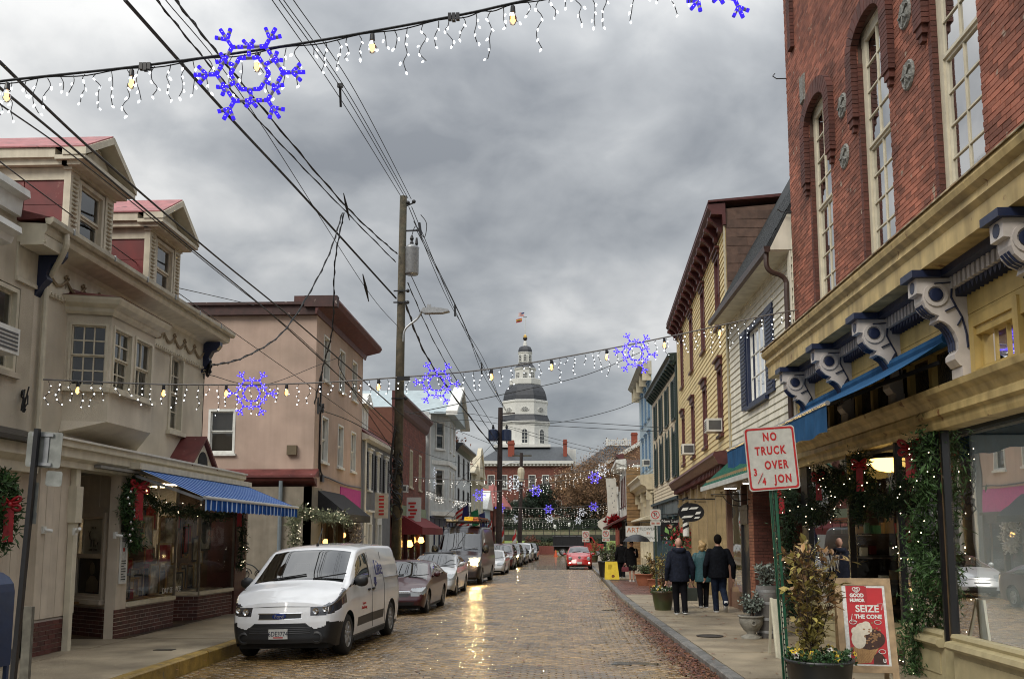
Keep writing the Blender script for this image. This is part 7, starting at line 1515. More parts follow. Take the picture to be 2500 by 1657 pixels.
for u, v, Y in ((1111, 758, 50), (1176, 900, 61)): g = MB(); g.bar(P(u, v-14, Y=Y), P(u, v+14, Y=Y), .1); tag(g.build('cable_spacer', BLACK), 'black spacer on the wires beyond the lamp head' if Y < 55 else 'black spacer on the wires close above the dome', 'spacer')
for i, (u, v, um, vm, ue, ve, r) in enumerate(((988, 735, 1060, 900, 1212, 1100, .035), (995, 690, 1085, 880, 1215, 1082, .018), (1000, 665, 1100, 870, 1218, 1062, .018), (980, 1000, 1090, 1040, 1215, 1090, .016), (975, 1080, 1080, 1120, 1213, 1150, .014))):
 wire([(u, v, PV), (um, vm, 52), (ue, ve, 70.5)], r, ('thick sagging cable', 'twisted thin cable', 'thin cable just under the lamp arm', 'nearly level service wire', 'lowest service wire')[i]+' between the tall pole and the second pole', twist=i in (0, 1))
# service drops and lines on the left
wire([(0, 152, 10), (240, 380, 15), (520, 620, 23), (740, 800, 30), (985, 1015, PV)], .023, 'upper thick cable from the left edge over the dormers to the pole')
wire([(0, 215, 10), (200, 380, 14), (460, 600, 21), (700, 800, 29), (980, 1060, PV)], .019, 'lower thick cable from the left edge over the dormers to the pole')
wire([(0, 255, 10), (230, 420, 15), (520, 655, 23), (760, 850, 31), (975, 1075, PV)], .011, 'thin cable beneath the two thick ones over the dormers')
wire([(0, 395, 12), (140, 500, 16), (400, 690, 22), (640, 860, 29), (960, 1085, PV)], .011, 'thin line crossing the red dormer side down to the pole')
wire([(435, 703, 24), (520, 722, 29), (620, 745, 32)], .012, 'short slack line between the dormer and the pink roof')
wire([(836, 520, 31), (795, 640, 30), (700, 800, 28), (600, 870, 25), (512, 893, 23)], .02, 'curved service drop from splice to the end of the dormered house', twist=1)
wire([(840, 520, 31), (818, 640, 31), (812, 800, 32), (790, 890, 33), (768, 985, 33.4)], .02, 'hanging service drop from splice to the corner of the pink building', twist=1)
wire([(512, 915, 23), (640, 940, 28), (780, 890, 32), (832, 870, 34)], .011, 'thin slack line looping across the pink flank')
wire([(835, 860, 34), (830, 900, 35), (900, 1010, 37), (960, 1100, PV)], .014, 'loose cable from pink building windows down to the pole')
wire([(785, 1002, 33.5), (860, 1030, 36), (965, 1090, PV)], .018, 'cable from the pink corner bracket to the pole tangle')
wire([(985, 970, PV), (1300, 975, 44), (1590, 870, 56)], .016, 'wire crossing the street below the dome toward the green cornice') if 0 else None
wire([(1000, 1010, 40), (1240, 960, 44), (1430, 915, 47), (1563, 860, 52)], .018, 'line crossing the sky in front of the dome up to the right row')
wire([(1222, 1028, 71), (1350, 1032, 65), (1500, 1000, 58), (1600, 955, 50)], .02, 'line from the second pole rising to the cream building')
wire([(1222, 1025, 71), (1400, 1030, 60), (1650, 1045, 47), (1785, 1045, 40)], .018, 'upper level line from second pole to the yellow building')
wire([(1222, 1032, 71), (1400, 1042, 60), (1600, 1052, 50), (1690, 1050, 44)], .018, 'lower level line from second pole to the yellow building')
wire([(1222, 1035, 71), (1390, 1080, 80), (1560, 1120, 92)], .018, 'line from the second pole falling to the blue building, first of a pair')
wire([(1228, 1040, 71), (1390, 1090, 80), (1570, 1128, 92)], .018, 'line from the second pole falling to the blue building, second of a pair')
wire([(1060, 1005, 45), (1150, 1010, 58), (1222, 1022, 71)], .016, 'high level line from the brick shop to the second pole')
wire([(1060, 1030, 45), (1150, 1025, 58), (1222, 1035, 71)], .016, 'low level line from the brick shop to the second pole')
wire([(1216, 1160, 71), (1150, 1210, 66), (1085, 1260, 62)], .014, 'slack line from second pole down to the blue shopfront')
wire([(1218, 1065, 70), (1160, 1130, 66), (1110, 1190, 62)], .014, 'line from transformer down to the white bay house')
for k, (u, v, Y) in enumerate(((502, 895, 22.6), (780, 990, 33.5), (52, 968, 14.7))):
 g = MB(); c = P(u, v, Y=Y); rnd = random.Random(k)
 for j in range(9 if k < 2 else 4): pts = [c]+[c+Vector((.05*i, -.04*i+rnd.uniform(-.08, .05), rnd.uniform(-.28, .14))) for i in range(1, 5)]; g.tube(through(pts, 3), .018 if k < 2 else .012, 5)
 g.bar(c+Vector((-.05, 0, -.3)), c+Vector((-.05, 0, .3)), .06); tag(g.build('cable_bracket', WIREM), ('cluster of black cable ends on the dormered house corner', 'cluster of black cable ends on the pink building corner', 'small knot of cables on the beige wall at left')[k], 'cable bracket')
# = STRING LIGHTS AND SNOWFLAKES
bw = emat('white fairy light', (.92, .96, 1), 3); bwf = emat('far fairy light', (1, .95, .85), 1.3); bwarm = emat('warm bulb glow', (1, .50, .13), 4); bblue = emat('blue led', (.045, .022, .80), 1.0); bwh2 = emat('cold white led', (.85, .92, 1), 2.2); bled = emat('bright led', (.42, .36, 1), 1.7)
m_tube = mat('clear rope tube', (.30, .28, .33), .3, .2, 30); m_tubeb = emat('blue glow tube', (.075, .04, .85), 1.0)
m_bglass = glass_mat('bulb glass', (.95, .9, .8), .03, 1.4)
def mesh_of(g, name, m):
 me = bpy.data.meshes.new(name); me.from_pydata(g.v, [], g.f)
 ms = m if isinstance(m, (list, tuple)) else [m]
 for x in ms: me.materials.append(x)
 if len(ms) > 1: me.polygons.foreach_set('material_index', g.m)
 return me
g = MB(); g.lathe([(.006, -.006), (.0085, -.016), (.007, -.026), (.002, -.034)], (0,0,0), 7); _bulb = mesh_of(g, 'fairy_bulb', bw)
g = MB(); g.ball((0,0,0), .0118, 6, 4); _bulb2 = mesh_of(g, 'fairy_bulb', bw); g = MB(); g.ball((0,0,0), .05, 5, 4); _bulb3 = mesh_of(g, 'fairy_bulb', bw)
g = MB(); g.lathe([(.012, .06), (.02, .05), (.024, 0), (.024, -.01)], (0,0,0), 10); _sock = mesh_of(g, 'socket', BLACK)
g = MB(); g.lathe([(.02, -.01), (.034, -.05), (.034, -.085), (.022, -.115), (.004, -.125)], (0,0,0), 12); _wb = mesh_of(g, 'warm_bulb', m_bglass)
g = MB(); g.lathe([(.008, -.015), (.024, -.05), (.024, -.085), (.006, -.108)], (0,0,0), 8); _fil = mesh_of(g, 'filament', bwarm)
def string_light(pts, label, step, drop, seed, detail, warm=(), sag=0):
 """cable > drop wires with their bulbs, and warm bulbs"""
 rnd = random.Random(seed); P3 = [P(*p[:2], Y=p[2]) if isinstance(p, tuple) else p for p in pts]; c = through(P3, 14); t = thing('string_light', label, 'string light', P3[0], 'strings of icicle lights across the street'); w = wloc(t)
 g = MB(); r = {2: .012, 1: .014, 0: .02}[detail]; g.tube(c, r, 5)
 if detail == 2: g.tube([p+Vector((0, 0, -.02-.012*math.sin(i*.9))) for i, p in enumerate(c)], .006, 4)
 g.build('cable', WIREM if detail == 2 else mat('pale cable', (.14, .13, .12), .6), t)
 Ls = [0]
 for a, b in zip(c, c[1:]): Ls.append(Ls[-1]+(b-a).length)
 def at(s):
  for i in range(len(c)-1):
   if Ls[i+1] >= s: return c[i].lerp(c[i+1], (s-Ls[i])/max(1e-6, Ls[i+1]-Ls[i]))
  return c[-1]
 s = step*.4; stuff = MB(); nb = 0
 while s < Ls[-1]:
  p = at(s); n = rnd.randint(2, 5) if detail else rnd.randint(2, 4); L = drop*n/4*rnd.uniform(.75, 1.1); q = [p+Vector((0, 0, -.02))]
  for k in range(1, n+1): q.append(Vector((p.x+rnd.uniform(-.035, .035)*(1 if detail == 2 else 1.3), p.y+rnd.uniform(-.02, .02), p.z-L*k/n)))
  if detail:
   g = MB(); g.tube(through(q, 3), .004 if detail == 2 else .005, 4); dw = g.build('drop_wire', WIREM, t)
   for k, b in enumerate(q[1:]):
    o = link('fairy_bulb', _bulb if detail == 2 else _bulb2, dw, loc=b-w+Vector((rnd.uniform(-.02, .02), 0, 0)))
    if detail == 2: o.rotation_euler = (rnd.uniform(-.5, .5), rnd.uniform(-.9, .9), 0); o.scale = [rnd.uniform(.85, 1.25)]*3
    else: o.scale = [rnd.uniform(.7, 1.25)]*3
  else:
   for b in q[1:]: stuff.ball(b, rnd.uniform(.012, .032), 4, 3)
  s += step*rnd.uniform(.75, 1.25)
 if stuff.v: stuff.build('fairy_bulb', bwf, t, kind='stuff')
 for u in warm:                              # (pixel column) of each warm bulb
  p = min(c, key=lambda a: abs(Q(a)[0]-u)) ; b = link('warm_bulb', _wb, t, loc=p-w+Vector((0, 0, -.08))); link('socket', _sock, b); link('filament', _fil, b)
  if detail < 2: b.scale = (1.25, 1.25, 1.25)
 return t
_fk = {}
def flake_mesh(r, detail):
 """one of six equal arms (with its share of the hexagon ring): frame tube and lit segments"""
 a = MB(); b = MB(); tr = r*.034; h = math.radians(30)
 def pol(rad, ang): return Vector((rad*math.cos(ang), 0, rad*math.sin(ang)))
 q = math.radians
 segs = [(pol(r*.6, 0), pol(r*.6, 2*h)), (pol(r*.35, 0), pol(r*.35, 2*h)), (pol(r*.31, h), pol(r*.52, h)), (pol(r*.52, h), pol(r*.52, h)+pol(r*.16, h+q(38))), (pol(r*.52, h), pol(r*.52, h)+pol(r*.16, h-q(38))),
   (pol(r*.6, 0), pol(r, 0)), (pol(r*.77, 0), pol(r*.77, 0)+pol(r*.22, q(48))), (pol(r*.77, 0), pol(r*.77, 0)+pol(r*.22, -q(48)))]
 return segs, tr
def snowflake(u, v, Y, r, label, col, yaw=0, tilt=0, detail=0):
 c = P(u, v, Y=Y); t = thing('snowflake_light', label, 'snowflake light', c, 'lit snowflakes hung on the strings'); t.rotation_euler = (0, tilt, yaw); key = (round(r, 3), col, detail)
 if key not in _fk:
  segs, tr = flake_mesh(r, detail); a = MB(); b = MB(); l = MB()
  for p, q in segs:
   d = q-p; L = d.length; n = max(2, int(L/(r*.10)))
   if detail == 2:
    a.tube([p, q], tr, 6)
    for k in range(n):
     if k % 2 == 0: b.tube([p+d*(k/n), p+d*((k+1)/n)], tr*1.12, 6)
     (l.ball(p+d*((k+.5)/n)+Vector((0, -tr*1.0, 0)), tr*.3, 5, 3) if k % 2 == 0 else 0)
    b.tube([q-d*(r*.06/L), q], tr*1.14, 6)
   else:
    a.tube([p, q], tr*.95, 5)
    for k in range(max(2, n//2+1)): l.ball(p+d*((k+.5)/max(2, n//2+1))+Vector((0, -tr, 0)), tr*(.6 if detail == 1 else .6), 4, 3)
  _fk[key] = (mesh_of(a, 'arm', (m_tube if detail == 2 else m_tubeb if col == 'blue' else mat('white rope tube', (.4, .4, .42), .4))), mesh_of(b, 'led_band', bblue) if b.v else None, mesh_of(l, 'led', bled if col == 'blue' else bwh2))
 fa, fb, fl = _fk[key]
 for k in range(6):
  ar = link('arm', fa, t); ar.rotation_euler.y = k*math.pi/3+.03
  if fb: link('led_band', fb, ar, kind='stuff')
  link('led', fl, ar, kind='stuff')
 return t
S1 = [(-160, 226, 7.7), (0, 199, 7.7), (349, 161, 7.7), (740, 106, 7.7), (1109, 40, 7.7), (1294, 0, 7.75), (1800, -105, 7.9), (2100, -170, 8.0)]
string_light(S1, 'nearest string of icicle lights and warm bulbs sweeping across the top of the view', .115, .34, 3, 2, warm=(28, 313, 615, 921, 1255, 1660))
S2 = [P(100, 928, X=-8.4), P(330, 938, Y=17), P(560, 940, Y=18.5), P(800, 930, Y=20.2)]
e2 = P(1949, 755, X=5.15); s2 = P(100, 926, X=-8.42)
mid = [s2.lerp(e2, k/6)-Vector((0, 0, 0)) for k in range(7)]
S2 = [(105, 926, 14.9), (400, 938, 15.9), (700, 937, 16.8), (960, 922, 17.4), (1200, 900, 17.9), (1450, 858, 18.5), (1650, 818, 18.9), (1850, 774, 19.3), (1950, 756, 19.5)]
string_light(S2, 'second string of icicle lights from dormered house to brick building', .19, .40, 5, 1, warm=(185, 410, 548, 690, 925, 1205, 1345, 1478, 1625, 1760))
g = MB(); c = P(985, 925, Y=17.4); g.box(c.x-.12, c.x+.12, c.y-.03, c.y+.03, c.z-.03, c.z+.05); tag(g.build('cable_clamp', BLACK), 'black clamp on the second string in front of the tall pole', 'clamp')
for u, v, lab in ((355, 163, 'left'), (1108, 42, 'right')):
 g = MB(); c = P(u, v, Y=7.68); [g.box(c.x-.05+k*.035, c.x-.02+k*.035, c.y-.02, c.y+.02, c.z-.03-.01*(k % 2), c.z+.03) for k in range(3)]; tag(g.build('plug_connector', BLACK), 'black plug connector on the nearest string between dormers and big snowflake' if lab == 'left' else 'black plug connector on the nearest string above open sky', 'connector')
string_light([(1160, 1203, 58), (1255, 1194, 59), (1330, 1180, 60), (1420, 1163, 61), (1560, 1124, 62)], 'third string rising from the second pole to the blue building', .30, .62, 7, 0)
string_light([(1010, 1165, 50), (1160, 1172, 53), (1290, 1168, 56), (1420, 1150, 60), (1480, 1140, 63)], 'dim string just above the third one across the state house front', .5, .4, 8, 0)
string_light([(1225, 1236, 82), (1340, 1240, 84), (1450, 1232, 86), (1505, 1224, 88)], 'fourth string hanging level under the evergreen', .32, .8, 9, 0)
string_light([(1215, 1262, 98), (1330, 1264, 100), (1400, 1252, 102), (1470, 1238, 104)], 'fifth string below the fourth, rising to the right', .36, .7, 10, 0)
string_light([(1225, 1268, 112), (1330, 1274, 114), (1460, 1266, 116)], 'last and lowest string before the lawn bank', .4, .9, 11, 0)
string_light([(1040, 1195, 62), (1100, 1215, 70), (1150, 1225, 84)], 'short string along the white bay house front', .4, .6, 12, 0)
snowflake(610, 180, 7.6, .47, 'biggest blue snowflake light at upper left, nearest to the viewer', 'blue', .12, -.1, 2)
snowflake(1762, -70, 7.9, .47, 'blue snowflake cut by the top edge beside the brick building', 'blue', .1, .1, 2)
for u, v, Y, lab in ((614, 960, 16.5, 'blue snowflake against the pink flank'), (1066, 935, 17.6, 'blue snowflake between the tall pole and the dome'), (1552, 862, 18.6, 'blue snowflake against the sky beside the yellow building')): snowflake(u, v, Y, .45, lab, 'blue', .1, .08*(u/1000-1), 1)
for u, v, Y, r, lab, c in ((1308, 1197, 60, .42, 'small blue snowflake in the middle of the third string', 'blue'), (1452, 1165, 61, .45, 'small blue snowflake before the brown tree on the third string', 'blue'), (1170, 1208, 58, .42, 'small blue snowflake left of the second pole', 'blue'), (1255, 1180, 55, .52, 'bigger white snowflake right of the second pole', 'white'), (1470, 1148, 64, .5, 'white snowflake peeping over the blue one by the brown tree', 'white'),
 (1221, 1239, 82, .45, 'tiny blue snowflake on the second pole', 'blue'), (1339, 1242, 84, .45, 'tiny blue snowflake under the evergreen', 'blue'), (1449, 1236, 86, .45, 'tiny blue snowflake under the brown tree', 'blue'), (1262, 1266, 99, .5, 'faint white snowflake on the fifth string by the third pole', 'white'), (1342, 1266, 100, .5, 'faint white snowflake mid fifth string', 'white'), (1420, 1250, 103, .5, 'faint white snowflake high at the right end of the fifth string', 'white'), (1412, 1270, 115, .5, 'faint white snowflake low at the right end of the last string', 'white')): snowflake(u, v, Y, r, lab, c)
for v in (1152, 1180): snowflake(1056, v, 66.4, .42, 'upper white snowflake on the bay window of the white house' if v < 1160 else 'lower white snowflake on the bay window of the white house', 'white', -.5)
# = PEOPLE
m_skin = mat('skin', (.45, .25, .18), .5, .06, 20); m_hairb = mat('blond hair', (.34, .22, .09), .6, .3, 40); m_hairk = mat('black hair', (.010, .008, .007), .95, .2, 40, bump=1, bscale=90, spec=.05)
def limb(g, pts, r, n=10):
 g.tube([Vector(p) for p in pts], r, n)
 for p, q in zip(pts, r): g.ball(p, q*.98, n, 6)
def loft(g, secs, n=18):                        # (z, cx, cy, rx, ry)
 vs = []; fs = []
 for z, cx, cy, rx, ry in secs:
  for k in range(n): t = 2*math.pi*k/n; vs.append((cx+rx*math.cos(t), cy+ry*math.sin(t), z))
 for i in range(len(secs)-1):
  for k in range(n): fs.append((i*n+k, i*n+(k+1) % n, (i+1)*n+(k+1) % n, (i+1)*n+k))
 fs.append(tuple(range(n))[::-1]); fs.append(tuple((len(secs)-1)*n+k for k in range(n))); g.add(vs, fs)
def fuse(o, vox, it=4):
 m = o.modifiers.new('fuse', 'REMESH'); m.mode = 'VOXEL'; m.voxel_size = vox; m.use_smooth_shade = True
 if it: s = o.modifiers.new('soften', 'SMOOTH'); s.iterations = it; s.factor = .5
def hand(g, w, d, side, curl=.6, sc=1.0):
 """palm, four unequal bent fingers and a thumb that leaves the palm's side"""
 w, d = Vector(w), Vector(d).normalized(); f = Vector((0, 1, 0)); f = (f-d*f.dot(d)).normalized(); x = d.cross(f)*side
 p0, p1 = w, w+d*.085*sc; g.tube([p0, w+d*.04*sc, p1], [.026*sc, .034*sc, .032*sc], 8)
 for k, L in enumerate((.075, .085, .08, .062)):
  b = p1+f*(.027-.018*k)*sc; m_ = b+d*L*.5*sc+x*.012; e = m_+(d*math.cos(curl*1.3)-x*math.sin(curl*1.3)*-1)*L*.5*sc
  g.tube([b-d*.02, b, m_, e], [.0105*sc, .0105*sc, .0095*sc, .008*sc], 6)
 t = w+d*.03*sc+f*.02; g.tube([t, t+(f*.7+d*.5)*.04*sc, t+(f*.45+d*.9)*.075*sc], [.014*sc, .012*sc, .009*sc], 6)
def person(label, x, y, hgt, yaw, lf, rf, lw, rw, le, re, lean=0, coat=None, coatlen=.8, trous=None, hair=None, bald=False, lk=None, rk=None, sole=None, shoem=None, skirt=None, wide=1.0, hood=False):
 """feet lf/rf and wrists lw/rw in the walker's own frame (x right, y forward, z up, for 1.8 m)"""
 z0 = zr(y)+.135; t = thing('person', label, 'person', (0, 0, 0)); hip = .94; ch = Vector((0, lean*.45, 0)); hd = Vector((0, lean*.6+.015, 0))
 lk = lk or ((-.1+lf[0])/2-.0, (lf[1])/2+.05, (hip+lf[2])/2+.02); rk = rk or ((.1+rf[0])/2, (rf[1])/2+.05, (hip+rf[2])/2+.02)
 g = MB()
 loft(g, [(.86, 0, 0, .15, .1), (1.0, 0, 0, .155, .11), (1.15, 0, lean*.2, .14, .1), (1.35, 0, lean*.4, .165, .11), (1.46, 0, lean*.45, .15, .09), (1.52, 0, lean*.5, .07, .06)])
 limb(g, [(0, lean*.5, 1.48), tuple(hd+Vector((0, 0, 1.6)))], [.06, .056]); c = hd+Vector((0, 0, 1.695))
 g.ball(c, .105, 16, 12, (.76, .92, 1.12)); g.ball(c+Vector((0, .025, -.06)), .072, 12, 8, (.85, .95, .9))
 g.ball(c+Vector((0, .105, -.02)), .02, 6, 5, (.8, 1, 1.4)); [g.ball(c+Vector((s*.082, -.005, -.01)), .03, 6, 5, (.35, .8, 1.1)) for s in (-1, 1)]
 for s, f, k in ((-1, lf, lk), (1, rf, rk)):
  limb(g, [(s*.09, 0, hip-.05), k, (f[0], f[1], f[2]+.07)], [.085, .056, .036]); g.tube([(f[0], f[1]-.05, f[2]+.04), (f[0], f[1]+.15, f[2]+.03)], [.035, .03], 8)
 for s, w, e in ((-1, lw, le), (1, rw, re)):
  limb(g, [(s*.165, lean*.45, 1.42), e, w], [.052, .04, .028]); hand(g, w, Vector(w)-Vector(e), s)
 def fin(g, nm, m, vox, it=3, par=None):
  Mx = Matrix.Translation((x, y, z0)) @ Matrix.Rotation(yaw, 4, 'Z') @ Matrix.Scale(hgt/1.8, 4); g.v = [tuple(Mx @ Vector(p)) for p in g.v]; o = g.build(nm, m, par or t, True)
  if vox: fuse(o, vox, it)
  return o
 fin(g, 'body', m_skin, .0075, 2)
 g = MB()
 for s, a, sc_ in ((-1, 0, 0), (1, 0, 0)):
  for zz in ((.02),): g.ball(c+Vector((s*.035, .09, .012)), .011, 6, 4)
 fin(g, 'eye', mat('eye dark', (.02, .015, .01), .2), 0)
 g = MB(); g.box(c.x-.024, c.x+.024, c.y+.085, c.y+.098, c.z-.068, c.z-.06); fin(g, 'mouth', mat('lips', (.25, .08, .07), .5), 0)
 if hair: g = MB(); (g.ball(c+Vector((0, -.022, .028)), .118, 16, 10, (.82, .92, 1.06)) if hair is m_hairk else [g.ball(c+Vector((random.uniform(-.06, .06), -.05+random.uniform(-.04, .05), random.uniform(-.11, .09))), .068, 10, 8) for _ in range(16)]); fin(g, 'hair', hair, .014, 2)
 if trous:
  g = MB(); loft(g, [(.80, 0, 0, .16, .115), (.95, 0, 0, .18, .13), (1.06, 0, 0, .165, .12)])
  for s, f, k in ((-1, lf, lk), (1, rf, rk)): limb(g, [(s*.092, 0, hip-.04), k, (f[0], f[1]-.01, f[2]+.12), (f[0], f[1]-.015, f[2]+.06)], [.11, .085, .07, .074])
  fin(g, 'trousers', trous, .018, 3)
 for s, f in ((-1, lf), (1, rf)):
  up = f[2] > .1; d = Vector((0, 1, 0)) if not up else Vector((0, .45, -.9)); g = MB(); b = Vector((f[0], f[1], f[2]+.045)); g.tube([b-d*.08, b, b+d*.09, b+d*.17], [.042, .05, .046, .03], 10); sh = fin(g, 'shoe', shoem or mat('dark shoe', (.015, .015, .016), .5), .012, 2)
  g = MB(); n_ = Vector((0, 0, -1)) if not up else Vector((0, -.9, -.45)); q = [b-d*.1+n_*.042, b+d*.18+n_*.042]; g.obox((q[0]+q[1])/2, (.043, 0, 0), d*.145, n_*.012); fin(g, 'sole', sole or mat('pale sole', (.5, .5, .5), .6), 0, par=sh)
 if coat:
  L = coatlen; g = MB(); w = wide
  secs = [(L, 0, 0, .215*w, .165*w), (L+.12, 0, 0, .215*w, .16*w), (1.05, 0, lean*.1, .205*w, .15*w), (1.22, 0, lean*.3, .21*w, .15*w), (1.36, 0, lean*.42, .215*w, .145*w), (1.44, 0, lean*.47, .19*w, .125*w), (1.5, 0, lean*.5, .12, .1), (1.56, 0, lean*.55, .085, .085)]
  loft(g, secs)
  for s, wv, e in ((-1, lw, le), (1, rw, re)):
   wv, e = Vector(wv), Vector(e); limb(g, [(s*.175*w, lean*.45, 1.425), tuple(e+Vector((s*.012, 0, 0))), tuple(wv+(e-wv)*.08)], [.088, .07, .055])
  if hood: g.ball((0, -.10+lean*.5, 1.50), .13, 12, 8, (1.05, .7, .6)); g.tube([(-.13, .02+lean*.5, 1.53), (-.1, -.1+lean*.5, 1.53), (.1, -.1+lean*.5, 1.53), (.13, .02+lean*.5, 1.53)], .05, 8)
  fin(g, 'coat', coat, .017, 3)
 if skirt: g = MB(); loft(g, [(.50, 0, .02, .2, .15), (.75, 0, .02, .185, .145), (1.0, 0, 0, .16, .12)]); fin(g, 'skirt', skirt, .018, 3)
 return t, (lambda p: Matrix.Translation((x, y, z0)) @ Matrix.Rotation(yaw, 4, 'Z') @ Matrix.Scale(hgt/1.8, 4) @ Vector(p))
m_nv = mat('dark navy jacket cloth', (.010, .013, .024), .8, .3, 14, bump=.6, bscale=25, spec=.15); m_te = mat('teal quilted cloth', (.012, .065, .075), .6, .3, 22, bump=.5, bscale=60); m_bk = mat('black trouser cloth', (.006, .006, .008), .9, spec=.1); m_dn = mat('dark denim', (.010, .016, .034), .85, .3, 12, spec=.15)
person('bald person in dark navy jacket walking away past the green pot', 3.24, 24.0, 1.86, .04, (-.08, .02, 0), (.09, -.12, .02), (-.31, .05, .80), (.33, .08, .80), (-.29, -.06, 1.10), (.31, -.04, 1.10), .06, m_nv, .76, m_bk, None, True, wide=1.14, hood=True)
w1, f1 = person('blond person in teal coat walking away with shopping bags', 4.14, 26.0, 1.76, -.05, (-.08, -.06, .03), (.08, .14, 0), (-.33, .02, .80), (.3, .1, .82), (-.30, -.05, 1.1), (.28, -.02, 1.1), .04, m_te, .70, m_bk, m_hairb, wide=1.08)
w2, f2 = person('dark haired person in black jacket and jeans striding away beside the shopfront', 4.32, 24.6, 1.92, .0, (-.07, .08, 0), (.09, -.30, .16), (-.32, .06, .82), (.36, .06, .80), (-.31, -.05, 1.1), (.33, -.06, 1.1), .05, mat('black jacket cloth', (.005, .006, .009), .85, .3, 14, bump=.6, bscale=25, spec=.1), .80, m_dn, m_hairk, wide=1.16, rk=(.10, .05, .52))
def bag(name, label, fn, hnd, w, h, d, m, cat='bag', handle=True):
 p = fn(hnd)-Vector((0, 0, .06)); t = thing(name, label, cat, p); g = MB(); z1 = p.z-.16; vs = []
 for z, k in ((z1-h, 1), (z1-h*.5, 1.06), (z1, .92)): vs += [(p.x-w/2*k, p.y-d/2*k, z), (p.x+w/2*k, p.y-d/2*k, z), (p.x+w/2*k, p.y+d/2*k, z), (p.x-w/2*k, p.y+d/2*k, z)]
 g.add(vs, [(0,3,2,1)]+[(i*4+k, i*4+(k+1) % 4, i*4+4+(k+1) % 4, i*4+4+k) for i in (0, 1) for k in range(4)]+[(8,9,10,11)]); g.build('bag_body', m, t)
 for s in (-1, 1): g = MB(); g.tube([(p.x-w*.3, p.y+s*d*.4, z1), (p.x-w*.1, p.y+s*.01, p.z-.01), (p.x+w*.1, p.y+s*.01, p.z-.01), (p.x+w*.3, p.y+s*d*.4, z1)], .008, 5); g.build('handle', m, t)
 return t
bag('shopping_bag', 'dark grey green shopping bag carried by the blond person', f1, (-.34, .06, .76), .34, .34, .14, mat('dark bag cloth', (.035, .042, .032), .7)); bag('shopping_bag', 'mint green shopping bag hanging outermost from the blond person', f1, (-.50, .08, .80), .2, .3, .1, mat('mint bag', (.12, .33, .24), .6)); bag('paper_bag', 'small tan paper bag held by the striding person', f2, (.40, .08, .80), .15, .12, .08, mat('kraft paper', (.30, .20, .12), .8))
m_co = mat('black coat cloth', (.006, .006, .007), .9, .3, 14, spec=.1)
w4, f4 = person('person in open black coat and dark red skirt walking toward the viewer under an umbrella', 3.49, 40.8, 1.68, math.pi, (-.07, -.02, 0), (.08, .06, 0), (-.16, .22, 1.28), (.30, .1, .84), (-.24, .04, 1.14), (.29, -.04, 1.1), .03, m_co, .50, None, m_hairk, skirt=mat('dark red skirt', (.13, .012, .02), .7), shoem=mat('pale shoe', (.4, .33, .28), .5), wide=1.12)
o = MB(); c = f4((-.16, .27, 1.30)); um = thing('umbrella', 'wide black umbrella held over the person in open coat', 'umbrella', c); top_ = c+Vector((.05, 0, .78)); g = MB(); n = 16; vs = [tuple(top_)]; fs = []
for j, (r, z) in enumerate(((.18, -.03), (.36, -.10), (.50, -.20), (.58, -.30))):
 for k in range(n): t = 2*math.pi*k/n; rr = r*(1-(.05 if k % 2 else 0)*(j > 1)); vs.append((top_.x+rr*math.cos(t), top_.y+rr*math.sin(t), top_.z+z-(0 if k % 2 else .02)*(j > 2)))
for k in range(n):
 fs.append((0, 1+k, 1+(k+1) % n))
 for j in range(3): fs.append((1+j*n+k, 1+(j+1)*n+k, 1+(j+1)*n+(k+1) % n, 1+j*n+(k+1) % n))
g.add(vs, fs); g.build('canopy', mat('black nylon', (.015, .016, .02), .45), um, True); g = MB(); g.tube([c+Vector((0, 0, -.1)), top_+Vector((0, 0, .06))], .008, 6); g.build('shaft', STEEL, um); g = MB()
for k in range(0, n, 2): g.tube([top_+Vector((0, 0, -.03)), Vector(vs[1+3*n+k])+Vector((0, 0, .005))], .004, 4)
g.build('rib', STEEL, um, kind='stuff')
bag('handbag', 'dark red patterned handbag of the person under the umbrella', f4, (.31, .12, .90), .28, .2, .12, mat('red bag leather', (.14, .02, .03), .5, .4, 30))
person('dim dark clad person half hidden behind the one under the umbrella', 3.36, 44.6, 1.72, .1, (-.08, .06, 0), (.08, -.06, 0), (-.30, .05, .8), (.3, .05, .8), (-.28, -.05, 1.1), (.28, -.04, 1.1), .02, m_co, .72, m_bk, m_hairk, wide=1.05)
# = SIGNS
m_sw = mat('sign white', (.52, .51, .46), .5, .1, 12, streak=.2); m_sr = mat('sign red', (.45, .02, .02), .5); m_gp = mat('green sign post', (.02, .10, .055), .5, .25, 9, spots=((.10, .07, .04), 12))
def rrect(w, h, r, n=5):
 return [(sx*(w/2-r)+r*math.cos(a), sz*(h/2-r)+r*math.sin(a)) for sx, sz, a0 in ((1, 1, 0), (-1, 1, 90), (-1, -1, 180), (1, -1, 270)) for a in [R(a0+90*k/n) for k in range(n+1)]]
def plate(c, w, h, m, par=None, name='sign_plate', rt=(1, 0, 0), upv=(0, 0, 1), th=.004, r=.04, off=0):
 rt, upv = Vector(rt).normalized(), Vector(upv).normalized(); nn = rt.cross(upv); g = MB(); g.prism(rrect(w, h, r), lambda a, b, t: Vector(c)+rt*a+upv*b+nn*t, off, off+th); return g.build(name, m, par)
c = P(1884, 1118, Y=11.4); rt = Vector((1, .05, .075)).normalized(); upv = Vector((-.075, 0, 1)).normalized(); nn = rt.cross(upv)
sg = thing('road_sign', 'white NO TRUCK OVER 3/4 sign with red border on green post', 'road sign', c)
plate(c, .615, .765, m_sw, sg, 'sign_plate', rt, upv)
